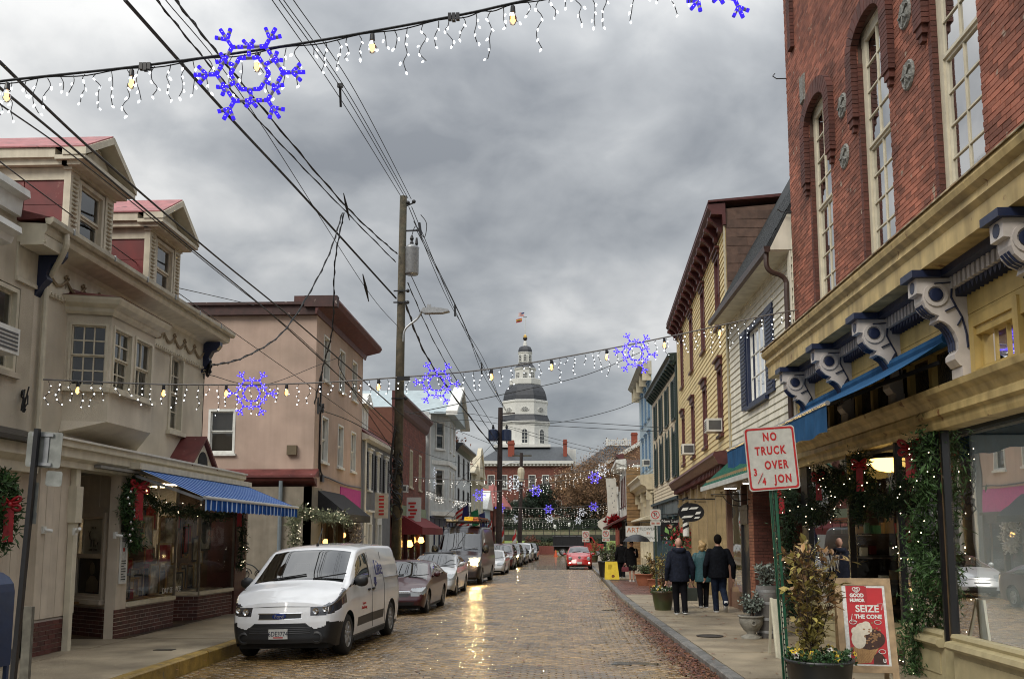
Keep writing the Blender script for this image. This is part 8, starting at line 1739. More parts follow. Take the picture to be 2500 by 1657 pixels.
g = MB(); O, I = rrect(.59, .74, .04), rrect(.545, .695, .03); n = len(O); vs = [c+rt*a+upv*b+nn*.0065 for a, b in O+I]; g.add(vs, [(k, (k+1) % n, n+(k+1) % n, n+k) for k in range(n)]); g.build('sign_border', m_sr, sg)
def stxt(b, dx, dz, sz, xs=.72, spc=1.25): text('sign_lettering', b, m_sr, sg, c+rt*dx+upv*dz+nn*.006, rt, upv, sz, .001, spacing=spc, xs=xs, bold=.005)
stxt('NO', -.0, .255, .135); stxt('TRUCK', -.01, .09, .135); stxt('OVER', .045, -.085, .135); stxt('JON', .11, -.255, .135); stxt('3', -.215, -.16, .115); stxt('4', -.12, -.275, .115)
g = MB(); g.bar(c+rt*-.2+upv*-.29+nn*.007, c+rt*-.13+upv*-.17+nn*.007, .016, .003); g.build('sign_lettering', m_sr, sg)
g = MB(); a, b = c+upv*.3, P(1925, 1700, Y=11.45); b = Vector((b.x, 11.45, .12)); dx = Vector((1, 0, 0))
for o, w, d in ((0, .05, .004), (-.03, .006, .03), (.03, .006, .03), (-.042, .02, .004), (.042, .02, .004)):
 y = .03 if abs(o) == .042 or o == 0 else .02
 g.bar(a+dx*o+Vector((0, y if o == 0 else .008 if d == .004 else .02, 0)), b+dx*o+Vector((0, y if o == 0 else .008 if d == .004 else .02, 0)), w, d)
g.build('post', m_gp, sg); g = MB(); k = .05
while k < 1: q = a.lerp(b, k); g.box(q.x-.008, q.x+.008, q.y-.0, q.y+.026, q.z-.008, q.z+.008); k += .02
g.build('post_hole', BLACK, sg, kind='stuff')
def nopark(u, v, Y, w, base, label, arrow=False, symbol='P'):
 c = P(u, v, Y=Y); t = thing('road_sign', label, 'road sign', c); plate(c, w, w*1.05, m_sw, t); ring = MB(); n = 20; vs = [c+Vector((r*math.cos(a), -.007, r*math.sin(a))) for r in (w*.40, w*.33) for a in [2*math.pi*k/n for k in range(n)]]; ring.add(vs, [(k, (k+1) % n, n+(k+1) % n, n+k) for k in range(n)]); ring.obox(c+Vector((0, -.008, 0)), Vector((1, 0, -1)).normalized()*w*.36, Vector((1, 0, 1)).normalized()*w*.035, (0, .001, 0)); ring.build('red_ring', m_sr, t)
 if symbol == 'P': text('sign_lettering', 'P', ink, t, c+Vector((0, -.005, 0)), (1, 0, 0), (0, 0, 1), w*.62, .001)
 else: g = MB(); g.obox(c+Vector((.06*w, -.006, -.08*w)), (w*.05, 0, 0), (0, .001, 0), (0, 0, w*.16)); g.prism([(-.2*w, .1*w), (-.02*w, .22*w), (-.02*w, -.0*w)], lambda a, b, q: c+Vector((a, q, b)), -.006, -.005); g.obox(c+Vector((.03*w, -.006, .1*w)), (w*.08, 0, 0), (0, .001, 0), (0, 0, w*.045)); g.build('arrow', ink, t)
 plate(c+Vector((0, 0, -w*.8)), w, w*.45, m_sw, t, 'lower_plate'); g = MB(); [g.obox(c+Vector((k*w*.24, -.006, -w*.8)), (w*.15, 0, 0), (0, .001, 0), (0, 0, w*.09)) for k in (-1, 1)]; g.build('red_print', mat('faded red print', (.42, .16, .12), .6), t)
 g = MB(); g.box(c.x-.03, c.x+.03, c.y+.006, c.y+.05, base, c.z+w*.4); g.build('post', mat('dark green post', (.02, .035, .02), .6), t); return t
nopark(1600, 1256, 28.0, .31, .13, 'no parking sign on a dark post by the green pot'); nopark(1479, 1302, 52, .42, 0, 'no parking sign farther up by the black and white awning'); nopark(1430, 1304, 68, .52, -.1, 'no turn sign with black arrow beside the red car', symbol='turn')
# left near signs seen from behind
a, b = P(92, 1046, Y=10.3), P(32, 1657, Y=10.3); b = a+(b-a)*1.12; sg2 = thing('sign_post', 'black leaning sign post carrying bare grey sign backs at left edge', 'sign post', b); g = MB(); g.bar(a, b, .062, .05); g.build('post', BLACK, sg2); up2 = (a-b).normalized(); rt2 = Vector((1, -.1, -.06)).normalized(); m_al = mat('dull aluminium', (.27, .28, .26), .45, .2, 9, metal=.3)
for u, v, w, h in ((108, 1097, .43, .40), (132, 1168, .2, .17), (82, 1218, .1, .38), (80, 1264, .09, .13)):
 c = P(u, v, Y=10.36); pl_ = plate(c, w, h, m_al, sg2, 'sign_back', rt2, up2, .004, .03 if w > .15 else .008)
 if w > .3: g = MB(); [g.obox(c+up2*s*.165+rt2*-.02-Vector((0, .02, 0)), rt2*.13, up2*.018, Vector((0, .008, 0))) for s in (-1, 1)]; g.obox(c+rt2*.03-Vector((0, .012, 0)), rt2*.03, up2*.15, Vector((0, .004, 0))); g.build('clamp', STEEL, pl_)
c = P(66, 1570, Y=10.9); g = MB(); g.box(c.x-.05, c.x+.05, 10.87, 10.93, .1, P(66, 1480, Y=10.9).z); tag(g.build('short_post', mat('weathered grey post', (.16, .15, .12), .8, .3, 8)), 'short weathered grey post stub right of the black sign post', 'post')
c = P(-34, 1655, Y=11.6); mb_ = thing('mailbox', 'rounded dark blue mailbox cut by the left edge', 'mailbox', (c.x, 11.6, .13)); g = MB(); zt = P(10, 1395, Y=11.6).z; pr = [(-.3, .45), (.28, .45), (.28, zt-.25)]+[(.28*math.cos(t), zt-.25+.25*math.sin(t)) for t in [math.pi*k/8 for k in range(1, 8)]]+[(-.3, zt-.25)]; g.prism(pr, lambda a, b, t: (c.x+a-.13, t, b), 11.3, 11.85); m_mb = mat('mailbox blue', (.012, .03, .085), .4, .15); g.build('box_body', m_mb, mb_)
for sx in (-.38, .1):
 for y in (11.35, 11.8): g = MB(); g.box(c.x+sx, c.x+sx+.05, y-.025, y+.025, .13, .45); g.build('leg', m_mb, mb_)
# hanging shop signs
c = P(1687, 1250, Y=30.5); t = thing('barber_sign', 'oval black and white barber sign with striped pole hung on the yellow building', 'sign', c); g = MB(); g.prism([(.42*math.cos(q), .3*math.sin(q)) for q in [2*math.pi*k/20 for k in range(20)]], lambda a, b, s: c+Vector((a, s, b)), -.03, .03); g.build('oval_board', BLACK, t); g = MB()
for sx, sz, w, h in ((-.2, .1, .12, .06), (.08, .13, .16, .04), (.22, -.02, .1, .05), (-.12, -.14, .2, .045), (.18, -.17, .1, .035)): g.prism([(sx-w, sz-h), (sx+w*.6, sz-h*.6), (sx+w, sz+h), (sx-w*.5, sz+h*.7)], lambda a, b, s: c+Vector((a, s, b)), -.04, -.031)
g.build('white_lettering', WHITE, t, kind='stuff'); q = P(1674, 1262, Y=30.6); g = MB(); g.lathe([(.1, -.5), (.1, .5)], q+Vector((0, 0, -.1)), 10); g.build('barber_pole', WHITE, t); g = MB()
for k in range(6): z = q.z-.55+k*.18; g.add([(q.x+.104*math.cos(a), q.y+.104*math.sin(a), z+.07*(a/1.57)+o) for o in (0, .08) for a in [math.pi+math.pi*j/6 for j in range(7)]], [(j, j+1, 8+j, 7+j) for j in range(6)])
g.build('pole_stripe', BLACK, t); g = MB(); g.tube([c+Vector((-.5, 0, .42)), c+Vector((1.2, 0, .42))], .018); g.build('hanging_bar', BLACK, t)
def hang(u, v, Y, w, h, m, lines, label, name='hanging_sign', frame=True):
 c = P(u, v, Y=Y); t = thing(name, label, 'sign', c); g = MB(); g.box(c.x-w/2, c.x+w/2, Y-.03, Y+.03, c.z-h/2, c.z+h/2); g.build('board', m, t)
 for b, dx, dz, sz, mm in lines: text('sign_lettering', b, mm, t, (c.x+dx, Y-.034, c.z+dz), (1, 0, 0), (0, 0, 1), sz, .001)
 g = MB(); [g.tube([(c.x+s*w*.4, Y, c.z+h/2), (c.x+s*w*.4, Y, c.z+h/2+.2)], .012, 4) for s in (-1, 1)]; g.tube([(c.x-w*.5, Y, c.z+h/2+.2), (c.x+w*.8, Y, c.z+h/2+.2)], .018, 5); g.build('hanging_bar', BLACK, t); return t, c
m_or = mat('orange lettering', (.45, .12, .02), .5); m_gl = mat('grey lettering', (.06, .08, .07), .6)
hang(1546, 1296, 58, .92, .62, paper, [('ART', 0, .06, .42, m_or)], 'white hanging sign with orange letters ART under the tan building')
hang(1583, 1302, 53, .98, .85, paper, [('FLOWERS', 0, .26, .22, m_gl), ('BY', 0, .02, .18, m_or), ('DONNA', 0, -.24, .22, m_gl)], 'white hanging sign reading FLOWERS BY DONNA')
t, c = hang(1636, 1292, 43.6, .88, .98, BLACK, [('New Leaf', 0, .38, .2, WHITE), ('Massage', 0, -.4, .18, WHITE)], 'black New Leaf hanging sign with a green leaf figure'); g = MB(); [g.prism([(s*.05, -.22), (s*.26, -.1), (s*.22, .12), (s*.08, -.02)], lambda a, b, q: c+Vector((a, q, b)), -.04, -.031) for s in (-1, 1)]; g.build('leaf_emblem', mat('leaf green', (.2, .4, .12), .5), t); g = MB(); g.lathe([(.1, 0), (.1, .006)], c+Vector((0, -.04, .14)), 12, ax='y'); g.build('head_emblem', m_skin, t)
# the stocking
c = P(1488, 1230, Y=72); k = 72/2300; sk = [(x*k, -z*k) for x, z in ((-8, -62), (16, -62), (18, 30), (14, 42), (4, 52), (-8, 60), (-20, 62), (-28, 54), (-28, 42), (-20, 36), (-8, 30), (-4, 20), (-5, -20))]
t = thing('stocking', 'giant white stocking with red bow hung over the right pavement', 'stocking', c); g = MB(); g.prism(sk, lambda a, b, s: c+Vector((a, s, b)), -.25, .25); g.build('stocking_body', mat('off white felt', (.55, .54, .48), .85, .08, 3), t); g = MB(); rnd = random.Random(2)
for j in range(9): x, z = rnd.uniform(-2, 12), rnd.uniform(-50, 28); g.prism([((x+a)*k, -(z+b)*k) for a, b in ((-1.5, -1), (1, -2), (1.5, 1.5), (-.5, 1))], lambda a, b, s: c+Vector((a, s, b)), -.26, -.251)
g.build('grey_spot', mat('grey spots', (.2, .2, .2), .8), t, kind='stuff'); pts = np.array([tuple(c+Vector((rnd.gauss(13, 6)*k, -.35, -rnd.gauss(44, 5)*k))) for _ in range(300)]); leaf_cloud('bow', pts, .4, mat('red bow', (.35, .012, .015), .6, .3, 3), t)
g = MB(); g.tube([c+Vector((.1, 0, 1.9)), c+Vector((.1, 0, 2.3)), c+Vector((1.2, 0, 2.35))], .03, 5); g.build('hanging_bar', BLACK, t)
# A-frame ice cream board
def plane_fn(c, rt, up): nn = rt.cross(up); return lambda a, b, o=0: c+rt*a+up*b+nn*o
af = thing('sandwich_board', 'wooden A-frame board with red SEIZE THE CONE ice cream poster', 'sandwich board', P(2110, 1650, Y=11.7)); b0 = P(2128, 1650, Y=11.7); b0 = Vector((b0.x, 11.7, .13)); rt = Vector((.97, -.12, .0)).normalized(); up = Vector((-.13, .26, 1)).normalized(); up = (up-rt*up.dot(rt)).normalized(); A = plane_fn(b0, rt, up); m_oak = mat('pale wood', (.32, .22, .12), .55, .25, 9)
H = 1.44; Wd = .66
for q in ((-Wd/2, -Wd/2+.075, 0, H), (Wd/2-.075, Wd/2, 0, H), (-Wd/2+.075, Wd/2-.075, H-.09, H), (-Wd/2+.075, Wd/2-.075, .30, .38)): g = MB(); g.obox(A((q[0]+q[1])/2, (q[2]+q[3])/2), rt*(q[1]-q[0])/2, up*(q[3]-q[2])/2, rt.cross(up)*.012); g.build('frame_rail', m_oak, af)
up_b = Vector((-.13, -.30, 1)).normalized()
for s in (-1, 1): g = MB(); e = A(s*(Wd/2-.035), H-.03); g.bar(e+Vector((0, .04, 0)), e+Vector((.19, .72, -H+.07)), .06, .03); g.build('rear_leg', m_oak, af)
g = MB(); e = A(0, H-.05); g.add([A(-.29, 1.3)+Vector((0, .08, 0)), A(.29, 1.3)+Vector((0, .08, 0)), A(.29, .35)+Vector((.13, .52, 0)), A(-.29, .35)+Vector((.13, .52, 0))], [(0,1,2,3)]); g.build('rear_panel', mat('board back', (.3, .28, .22), .7), af)
def ap(poly, m, nm, o, par=af, sx=1): g = MB(); g.add([A(a, b, o) for a, b in poly], [tuple(range(len(poly)))]); return g.build(nm, m, par)
def circ(x, z, rx, rz=None, n=16, a0=0, a1=360): return [(x+rx*math.cos(t), z+(rz or rx)*math.sin(t)) for t in [R(a0+(a1-a0)*k/n) for k in range(n if a1-a0 == 360 else n+1)]]
ap([(-.255, .38), (.255, .38), (.255, 1.35), (-.255, 1.35)], paper, 'poster', .004); m_pr = mat('poster red', (.42, .015, .02), .45, .08); ps = ap([(-.205, .40), (.225, .40), (.225, 1.32), (.02, 1.32), (.02, 1.345), (-.205, 1.345)], m_pr, 'poster_field', .006)
ap([(-.19, 1.13), (.04, 1.13), (.04, 1.34), (-.19, 1.34)], mat('poster deep red', (.33, .01, .015), .5), 'logo_field', .0075, ps)
for r in (.045, .022):                          # heart outline
 hp = [(-.08+r*1.0*math.sin(t)**3, 1.295+r*.9*(13*math.cos(t)-5*math.cos(2*t)-2*math.cos(3*t)-math.cos(4*t))/16) for t in [2*math.pi*k/20 for k in range(20)]]; g = MB(); g.tube([A(a, b, .01) for a, b in hp+hp[:1]], .005, 4); g.build('heart_logo', WHITE, ps)
def at_(b, x, z, s, xs=.85): text('poster_lettering', b, WHITE, ps, A(x, z, .009), rt, up, s, .0005, xs=xs, bold=.003)
at_('GOOD', -.08, 1.225, .062); at_('HUMOR', -.08, 1.165, .055); at_('SEIZE', .03, 1.06, .118, 1.0); at_('THE CONE', .035, .965, .068, .95)
m_cr = mat('ice cream white', (.62, .56, .45), .6, .1, 30); m_choc = mat('chocolate', (.05, .018, .009), .35, .3, 25); m_nut = mat('nut pieces', (.30, .16, .07), .6); m_wfl = mat('waffle cone', (.38, .22, .09), .7, .15, 30)
ap([(-.155, .40), (.02, .42), (.14, .62), (-.17, .60)], m_wfl, 'cone', .0085, ps); g = MB()
for k in range(7): g.bar(A(-.16+.03*k, .60, .0095), A(-.13+.02*k, .41, .0095), .003, .001); g.bar(A(.13-.04*k, .60-.015*k, .0095), A(-.02-.03*k, .41+.005*k, .0095), .003, .001)
g.build('waffle_line', mat('waffle line', (.2, .1, .03), .7), ps, kind='stuff'); ap(circ(.02, .70, .19, .13), m_choc, 'chocolate_top', .0095, ps); ap(circ(-.10, .69, .085, .11), m_cr, 'ice_cream', .0105, ps); ap(circ(-.03, .82, .1, .075), m_cr, 'ice_cream', .0108, ps); ap(circ(-.13, .79, .05, .05), m_cr, 'ice_cream', .0112, ps); ap(circ(.0, .87, .05, .04), m_cr, 'ice_cream', .0114, ps); g = MB(); rnd = random.Random(9)
for k in range(46): x, z = rnd.gauss(.09, .05), rnd.gauss(.73, .05); g.add([A(x+.014*math.cos(q), z+.011*math.sin(q), .0118) for q in [j*1.26+k for j in range(5)]], [(0,1,2,3,4)])
g.build('nut_piece', m_nut, ps, kind='stuff'); ap([(.05, .40), (.2, .40), (.19, .47), (.13, .56), (.06, .5)], m_choc, 'chocolate_drip', .0092, ps)
for x, z in ((.14, .90), (.16, .55), (-.15, .9)): g = MB(); g.tube([A(a, b, .01) for a, b in circ(x, z, .04, .025)]+[A(x+.04, z, .01)], .004, 4); g.build('chip_outline', WHITE, ps)
at_('U', .18, .44, .06); g = MB(); [g.tube([A(*p, .01) for p in q], .004, 4) for q in (((-.15, 1.0), (-.17, .9), (-.1, .91)), ((.2, 1.05), (.215, 1.13), (.15, 1.12)))]; g.build('bracket_line', WHITE, ps)
# yellow pavement board and black bins by it
c = P(1492, 1412, Z=.14); yb = thing('pavement_board', 'yellow A-frame pavement board with a small round emblem', 'sandwich board', (c.x, 42.6, .13)); g = MB(); X0, Y0 = c.x, 42.6; g.prism([(-.33, 0), (.33, 0), (.25, .78), (-.29, .78)], lambda a, b, s: (X0+a, Y0+s+b*.25, .14+b), 0, .05); m_yb = mat('yellow plastic', (.62, .45, .02), .45, .1); g.build('board', m_yb, yb); g = MB(); g.lathe([(.07, 0), (.07, .01)], (X0+.05, Y0+.02, .28), 10, ax='y'); g.build('emblem', mat('emblem brown', (.2, .08, .03), .5), yb); g = MB(); g.box(X0-.16, X0-.02, Y0+.11, Y0+.13, .34, .8); g.build('board_rib', mat('yellow dark', (.5, .36, .02), .5), yb)
# flags on the left row and on the dome
def flag(name, label, base, tip, w, h, stripes, canton=None, seed=0, cat='flag'):
 t = thing(name, label, cat, base); g = MB(); g.tube([base, tip], .03, 5); g.build('flag_pole', mat('flag pole white', (.5, .5, .5), .4), t); base, tip = Vector(base), Vector(tip); d = (base-tip).normalized(); n = len(stripes); rnd = random.Random(seed)
 def cp(a, b): p = tip+d*(a*w); return p+Vector((.12*math.sin(a*5+b*2), -.1*math.sin(b*4+a*3)-.1*b*h, -b*h))
 g = MB()
 for k in range(n):
  for i in range(8):
   for j in range(2): b0, b1 = (k+j/2)/n, (k+(j+1)/2)/n; g.quad(cp(i/8, b0), cp((i+1)/8, b0), cp((i+1)/8, b1), cp(i/8, b1), stripes[k] if not (canton is not None and i < 4 and k < n/2) else canton)
 g.build('flag_cloth', [m_sr, WHITE, mat('flag blue', (.015, .02, .12), .7), mat('flag green', (.01, .18, .07), .7), mat('flag gold', (.6, .38, .03), .7), BLACK], t); return t
flag('flag', 'United States flag on a slanting pole over the left pavement', P(1200, 1200, Y=62), P(1135, 1262, Y=60), 1.5, 1.3, [0,1]*6+[0], 2, 1) if 0 else flag('flag', 'red and white striped flag on a slanting pole over the left pavement', P(1085, 1285, Y=63), P(1142, 1225, Y=60), 1.7, 1.5, [0,1]*4+[0], 2, 1); flag('flag', 'green flag beside the striped flag', P(1128, 1270, Y=66), P(1166, 1240, Y=63), 1.1, 1.1, [3], None, 2); flag('flag', 'blue flag right of the green flag', P(1150, 1275, Y=70), P(1182, 1248, Y=67), .9, 1.1, [2], None, 3); flag('flag', 'striped flag behind the loaded work van roof', P(1190, 1300, Y=74), P(1198, 1268, Y=73), .7, 1.4, [0,1]*3, None, 4); flag('flag', 'red and gold flag near the foot of the second pole', P(1215, 1330, Y=80), P(1228, 1285, Y=80), .9, 1.5, [0,1,4], None, 5); flag('flag', 'red and white bunting between second and third pole', P(1250, 1335, Y=86), P(1258, 1290, Y=86), .9, 1.6, [0,1,0], None, 6)
for v0, st, lab in ((762, [0,1]*3+[0], 'striped flag at the top of the dome flagpole'), (776, [0,4,5,0], 'red and gold flag below the striped one on the dome')):
 b = P(1280, v0, Y=239); g = MB(); L = 1.3; n = len(st); t = thing('flag', lab, 'flag', b)
 for k in range(n):
  for i in range(6): f_ = lambda a, q: b+Vector((-a*1.5-.3*(v0 > 770)*2, .1*math.sin(a*6), -q*.95-.28*a*(1 if v0 < 770 else 1.4))); g.quad(f_(i/6, k/n), f_((i+1)/6, k/n), f_((i+1)/6, (k+1)/n), f_(i/6, (k+1)/n), st[k] if not (v0 < 770 and i < 3 and k < 3) else 2)
 g.build('flag_cloth', [m_sr, WHITE, mat('flag blue', (.015,.02,.12), .7), mat('flag green', (.01,.18,.07), .7), mat('flag gold', (.6,.38,.03), .7), BLACK], t)
# = PLANTS AND CHRISTMAS GREENERY
m_yg = mat('yellow green leaf', (.27, .23, .06), .5, .3, 5, island=.45, col2=(.26, .14, .06)); m_gl2 = mat('pansy leaf', (.025, .07, .018), .6, .3, 8, island=.4); m_sil = mat('silver leaf', (.20, .24, .21), .7, .3, 8, island=.35); m_stem = mat('woody stem', (.05, .03, .02), .8)
m_soil = mat('potting soil', (.02, .014, .01), .95); m_pet = mat('yellow petal', (.60, .42, .03), .6, .1); m_petw = mat('white petal', (.6, .58, .5), .6); m_petd = mat('dark petal eye', (.06, .01, .03), .6)
g = MB(); g.add([(0, 0, 0), (.018, .03, .006), (.014, .06, .004), (0, .085, -.006), (-.014, .06, .004), (-.018, .03, .006)], [(0,1,2), (0,2,3), (0,3,4), (0,4,5)]); _leaf = mesh_of(g, 'leaf', m_yg)
g = MB()
for k in range(5): a = 2*math.pi*k/5; g.add([(0, 0, 0), (.022*math.cos(a-.6), .022*math.sin(a-.6), .004), (.034*math.cos(a), .034*math.sin(a), .001), (.022*math.cos(a+.6), .022*math.sin(a+.6), .004)], [(0,1,2,3)], 0)
g.lathe([(.011, .006), (.002, .009)], (0,0,0), 6, 1); _fly = mesh_of(g, 'flower', (m_pet, m_petd)); _flw = mesh_of(g, 'flower', (m_petw, m_petd))
def pot(name, label, c, prof, m, cat='planter', n=24, smooth=True):
 t = thing(name, label, cat, c); g = MB(); g.lathe(prof, c, n, caps=False); g.lathe([(.001, 0), (prof[0][0], 0)], c, n, caps=False); g.build('pot', m, t, smooth); r, z = max(prof[len(prof)//2:], key=lambda q: q[1]); g = MB(); g.lathe([(r*.93, z-.05), (.001, z-.03)], c, n, caps=False); g.build('soil', m_soil, t); return t
def orient(o, d, roll=0):
 d = Vector(d).normalized(); o.rotation_euler = d.to_track_quat('Y', 'Z').to_euler();
def shrub(t, c, h, spread, stems, leaves, m_leaf_mesh, rnd, scale=1.0, objs=True, leafmat=None, start=.15, size=.07):
 w = wloc(t); tw = MB(); spots = []
 for s in range(stems):
  a = rnd.uniform(0, 6.28); e = c+Vector((math.cos(a)*spread*rnd.uniform(.2, 1), math.sin(a)*spread*rnd.uniform(.2, 1), h*rnd.uniform(.6, 1)))
  path = through([c+Vector((rnd.uniform(-.06, .06), rnd.uniform(-.06, .06), 0)), c.lerp(e, .5)+Vector((rnd.uniform(-.05, .05), rnd.uniform(-.05, .05), .03)), e], 5); tw.tube(path, [.008-.006*i/len(path) for i in range(len(path))], 4)
  for k in range(leaves//stems):
   f = rnd.uniform(start, 1); i = min(len(path)-2, int(f*(len(path)-1))); p = path[i].lerp(path[i+1], rnd.random()); q = p+Vector((rnd.gauss(0, .045), rnd.gauss(0, .045), rnd.gauss(0, .03)))*scale; tw.tube([p, q], .0025, 3, caps=False); spots.append((q, (q-p)+Vector((rnd.gauss(0, .03), rnd.gauss(0, .03), rnd.uniform(-.01, .06)))))
 tw.build('stem', m_stem, t, kind='stuff')
 if objs:
  for q, d in spots[:290]: o = link('leaf', m_leaf_mesh, t, loc=q-w); orient(o, d); o.scale = [rnd.uniform(.7, 1.35)*scale]*3
  spots = spots[290:]
 if spots: leaf_cloud('foliage', [tuple(q) for q, d in spots], size, leafmat or m_yg, t, kind='stuff')
def flowers(t, c, r, n, rnd, meshes, leaf=True, lm=None, sz=.05):
 w = wloc(t)
 if leaf: pts = [(c.x+r*1.08*math.sqrt(rnd.random())*math.cos(a), c.y+r*1.08*math.sqrt(rnd.random())*math.sin(a), c.z+rnd.uniform(-.05, .10)) for a in [rnd.uniform(0, 6.28) for _ in range(900)]]; leaf_cloud('ground_foliage', pts, sz, lm or m_gl2, t, kind='stuff', up=.8)
 for k in range(n): a = rnd.uniform(0, 6.28); q = r*rnd.uniform(.35, 1.1); o = link('flower', rnd.choice(meshes), t, loc=c+Vector((q*math.cos(a), q*math.sin(a), rnd.uniform(.04, .13)))-w); o.rotation_euler = (rnd.uniform(.5, 1.5), rnd.uniform(-.4, .4), rnd.uniform(-.8, .8)); o.scale = [rnd.uniform(.8, 1.5)]*3
rnd = random.Random(21)
q = P(2000, 1612, Y=10.9); c = Vector((q.x, 10.9, .13)); t = pot('planter', 'dark planter with yellow green shrub and yellow pansies by the sandwich board', c, [(.27, 0), (.33, .3), (.36, .52), (.38, .53), (.38, .56), (.34, .56), (.32, .5)], mat('dark glazed pot', (.018, .02, .02), .35)); cc = c+Vector((0, 0, .55)); flowers(t, cc, .36, 26, rnd, [_fly, _fly, _flw]); shrub(t, cc+Vector((-.1, 0, 0)), 1.32, .40, 18, 800, _leaf, rnd, 1.15, size=.1)
q = P(1619, 1488, Z=.13); c = Vector((q.x, q.y, .13)); m_gpot = mat('green glazed pot', (.045, .055, .018), .4, .3, 3, col2=(.07, .03, .02)); t = pot('planter', 'green glazed pot with brown shrub beside the walking bald person', c, [(.21, 0), (.25, .2), (.28, .42), (.31, .44), (.31, .50), (.27, .50), (.25, .44)], m_gpot); cc = c+Vector((0, 0, .48)); flowers(t, cc, .3, 30, rnd, [_flw, _flw, _fly]); shrub(t, cc, .95, .35, 14, 420, _leaf, rnd, .9)
q = P(1835, 1557, Z=.13); c = Vector((q.x, q.y, .13)); m_urn = mat('grey stone urn', (.22, .21, .18), .8, .25, 9, bump=.4, bscale=50)
t = pot('urn', 'grey stone urn with silver leaved plant, lower one beside the barrel', c, [(.19, 0), (.19, .04), (.1, .07), (.08, .1), (.15, .16), (.215, .27), (.225, .36), (.215, .39), (.24, .40), (.24, .425), (.2, .425), (.19, .38)], m_urn); cc = c+Vector((0, 0, .42)); shrub(t, cc, .42, .26, 12, 420, None, rnd, .8, False, m_sil, .2, .075)
g = MB(); g.lathe([(.05, 0), (.05, -.02), (.03, -.02), (.03, 0)], c+Vector((0, -.225, .3)), 10, ax='y', caps=False); g.build('urn_ring', m_urn, t)
q = P(1876, 1555, Z=.13); c = Vector((q.x, q.y, .13)); t = pot('barrel_planter', 'tall grey wooden barrel with silver leaved plant beside the urn', c, [(.2, 0), (.235, .3), (.24, .5), (.235, .7), (.2, .98), (.18, .98), (.17, .9)], mat('grey barrel wood', (.10, .095, .09), .7, .3, 7, streak=.4)); cc = c+Vector((0, 0, .96)); shrub(t, cc, .42, .38, 16, 620, None, rnd, .9, False, m_sil, .1, .08)
for z in (.12, .36, .66, .88): g = MB(); r = .2+.042*math.sin(z*3.2); g.lathe([(r+.006, z-.025), (r+.008, z+.025)], c, 24, caps=False); g.build('hoop', STEEL, t)
for u, v, Y, r, h, sh_, lab, m in ((1451, 1372, 50, .3, .55, 1.15, 'dark pot with bushy shrub behind the yellow board, nearest the red car', m_gpot), (1478, 1408, 43.4, .34, .75, .8, 'black planter with leafy shrub left behind the yellow board', BLACK), (1511, 1405, 43.2, .32, .75, .8, 'black planter with leafy shrub right behind the yellow board', BLACK), (1577, 1428, 38, .42, .45, .35, 'wide terracotta planter between umbrella and green pot', mat('terracotta', (.26, .09, .045), .7)), (1602, 1440, 35, .3, .4, 1.0, 'terracotta pot with loose twiggy shrub behind the green pot', mat('terracotta', (.26,.09,.045), .7)), (1497, 1372, 51, .3, .5, 1.1, 'pot with green shrub beyond the black planters', m_gpot)):
 q = P(u, v, Z=zr(Y)+.13); c = Vector((q.x, q.y, zr(Y)+.13)); t = pot('planter', lab, c, [(r*.75, 0), (r*.9, h*.5), (r, h*.9), (r*1.06, h*.92), (r*1.06, h), (r*.9, h), (r*.85, h*.9)], m); shrub(t, c+Vector((0, 0, h*.95)), sh_, r*1.5, 12, 420, None, rnd, 1.4, False, m_yg if r < .31 else mat('mixed shrub leaf', (.06, .085, .03), .6, .3, 6, island=.5), .1, .10)
q = P(1657, 1305, Y=39.5); t = thing('hanging_basket', 'hanging basket of red poinsettias beside the black sign', 'hanging basket', q); pts = [(q.x+rnd.gauss(0, .22), 39.5+rnd.gauss(0, .15), q.z+rnd.gauss(-.1, .2)) for _ in range(420)]; leaf_cloud('foliage', pts[:250], .16, m_gl2, t, kind='stuff'); leaf_cloud('flower', pts[250:], .16, mat('red bow', (.35,.012,.015), .6), t, kind='stuff'); g = MB(); g.tube([q, q+Vector((0, 0, 1.0))], .01, 4); g.build('hanger', BLACK, t)
wb_ = thing('white_board', 'white easel board edge-on behind the yellow green shrub', 'sandwich board', (0, 0, 0)); a = P(1897, 1590, Y=15.5); g = MB(); g.add([(a.x, 15.5, .13), (a.x+.07, 15.1, .13), (a.x+.05, 15.3, 1.05), (a.x-.02, 15.7, 1.05)], [(0,1,2,3)]); g.bar((a.x, 15.5, .13), (a.x-.02, 15.7, 1.05), .04); g.bar((a.x+.07, 15.1, .13), (a.x+.05, 15.3, 1.05), .04); g.bar((a.x+.02, 16.1, .13), (a.x-.02, 15.7, 1.05), .04); g.build('board', mat('cream board', (.5, .48, .38), .6), wb_)
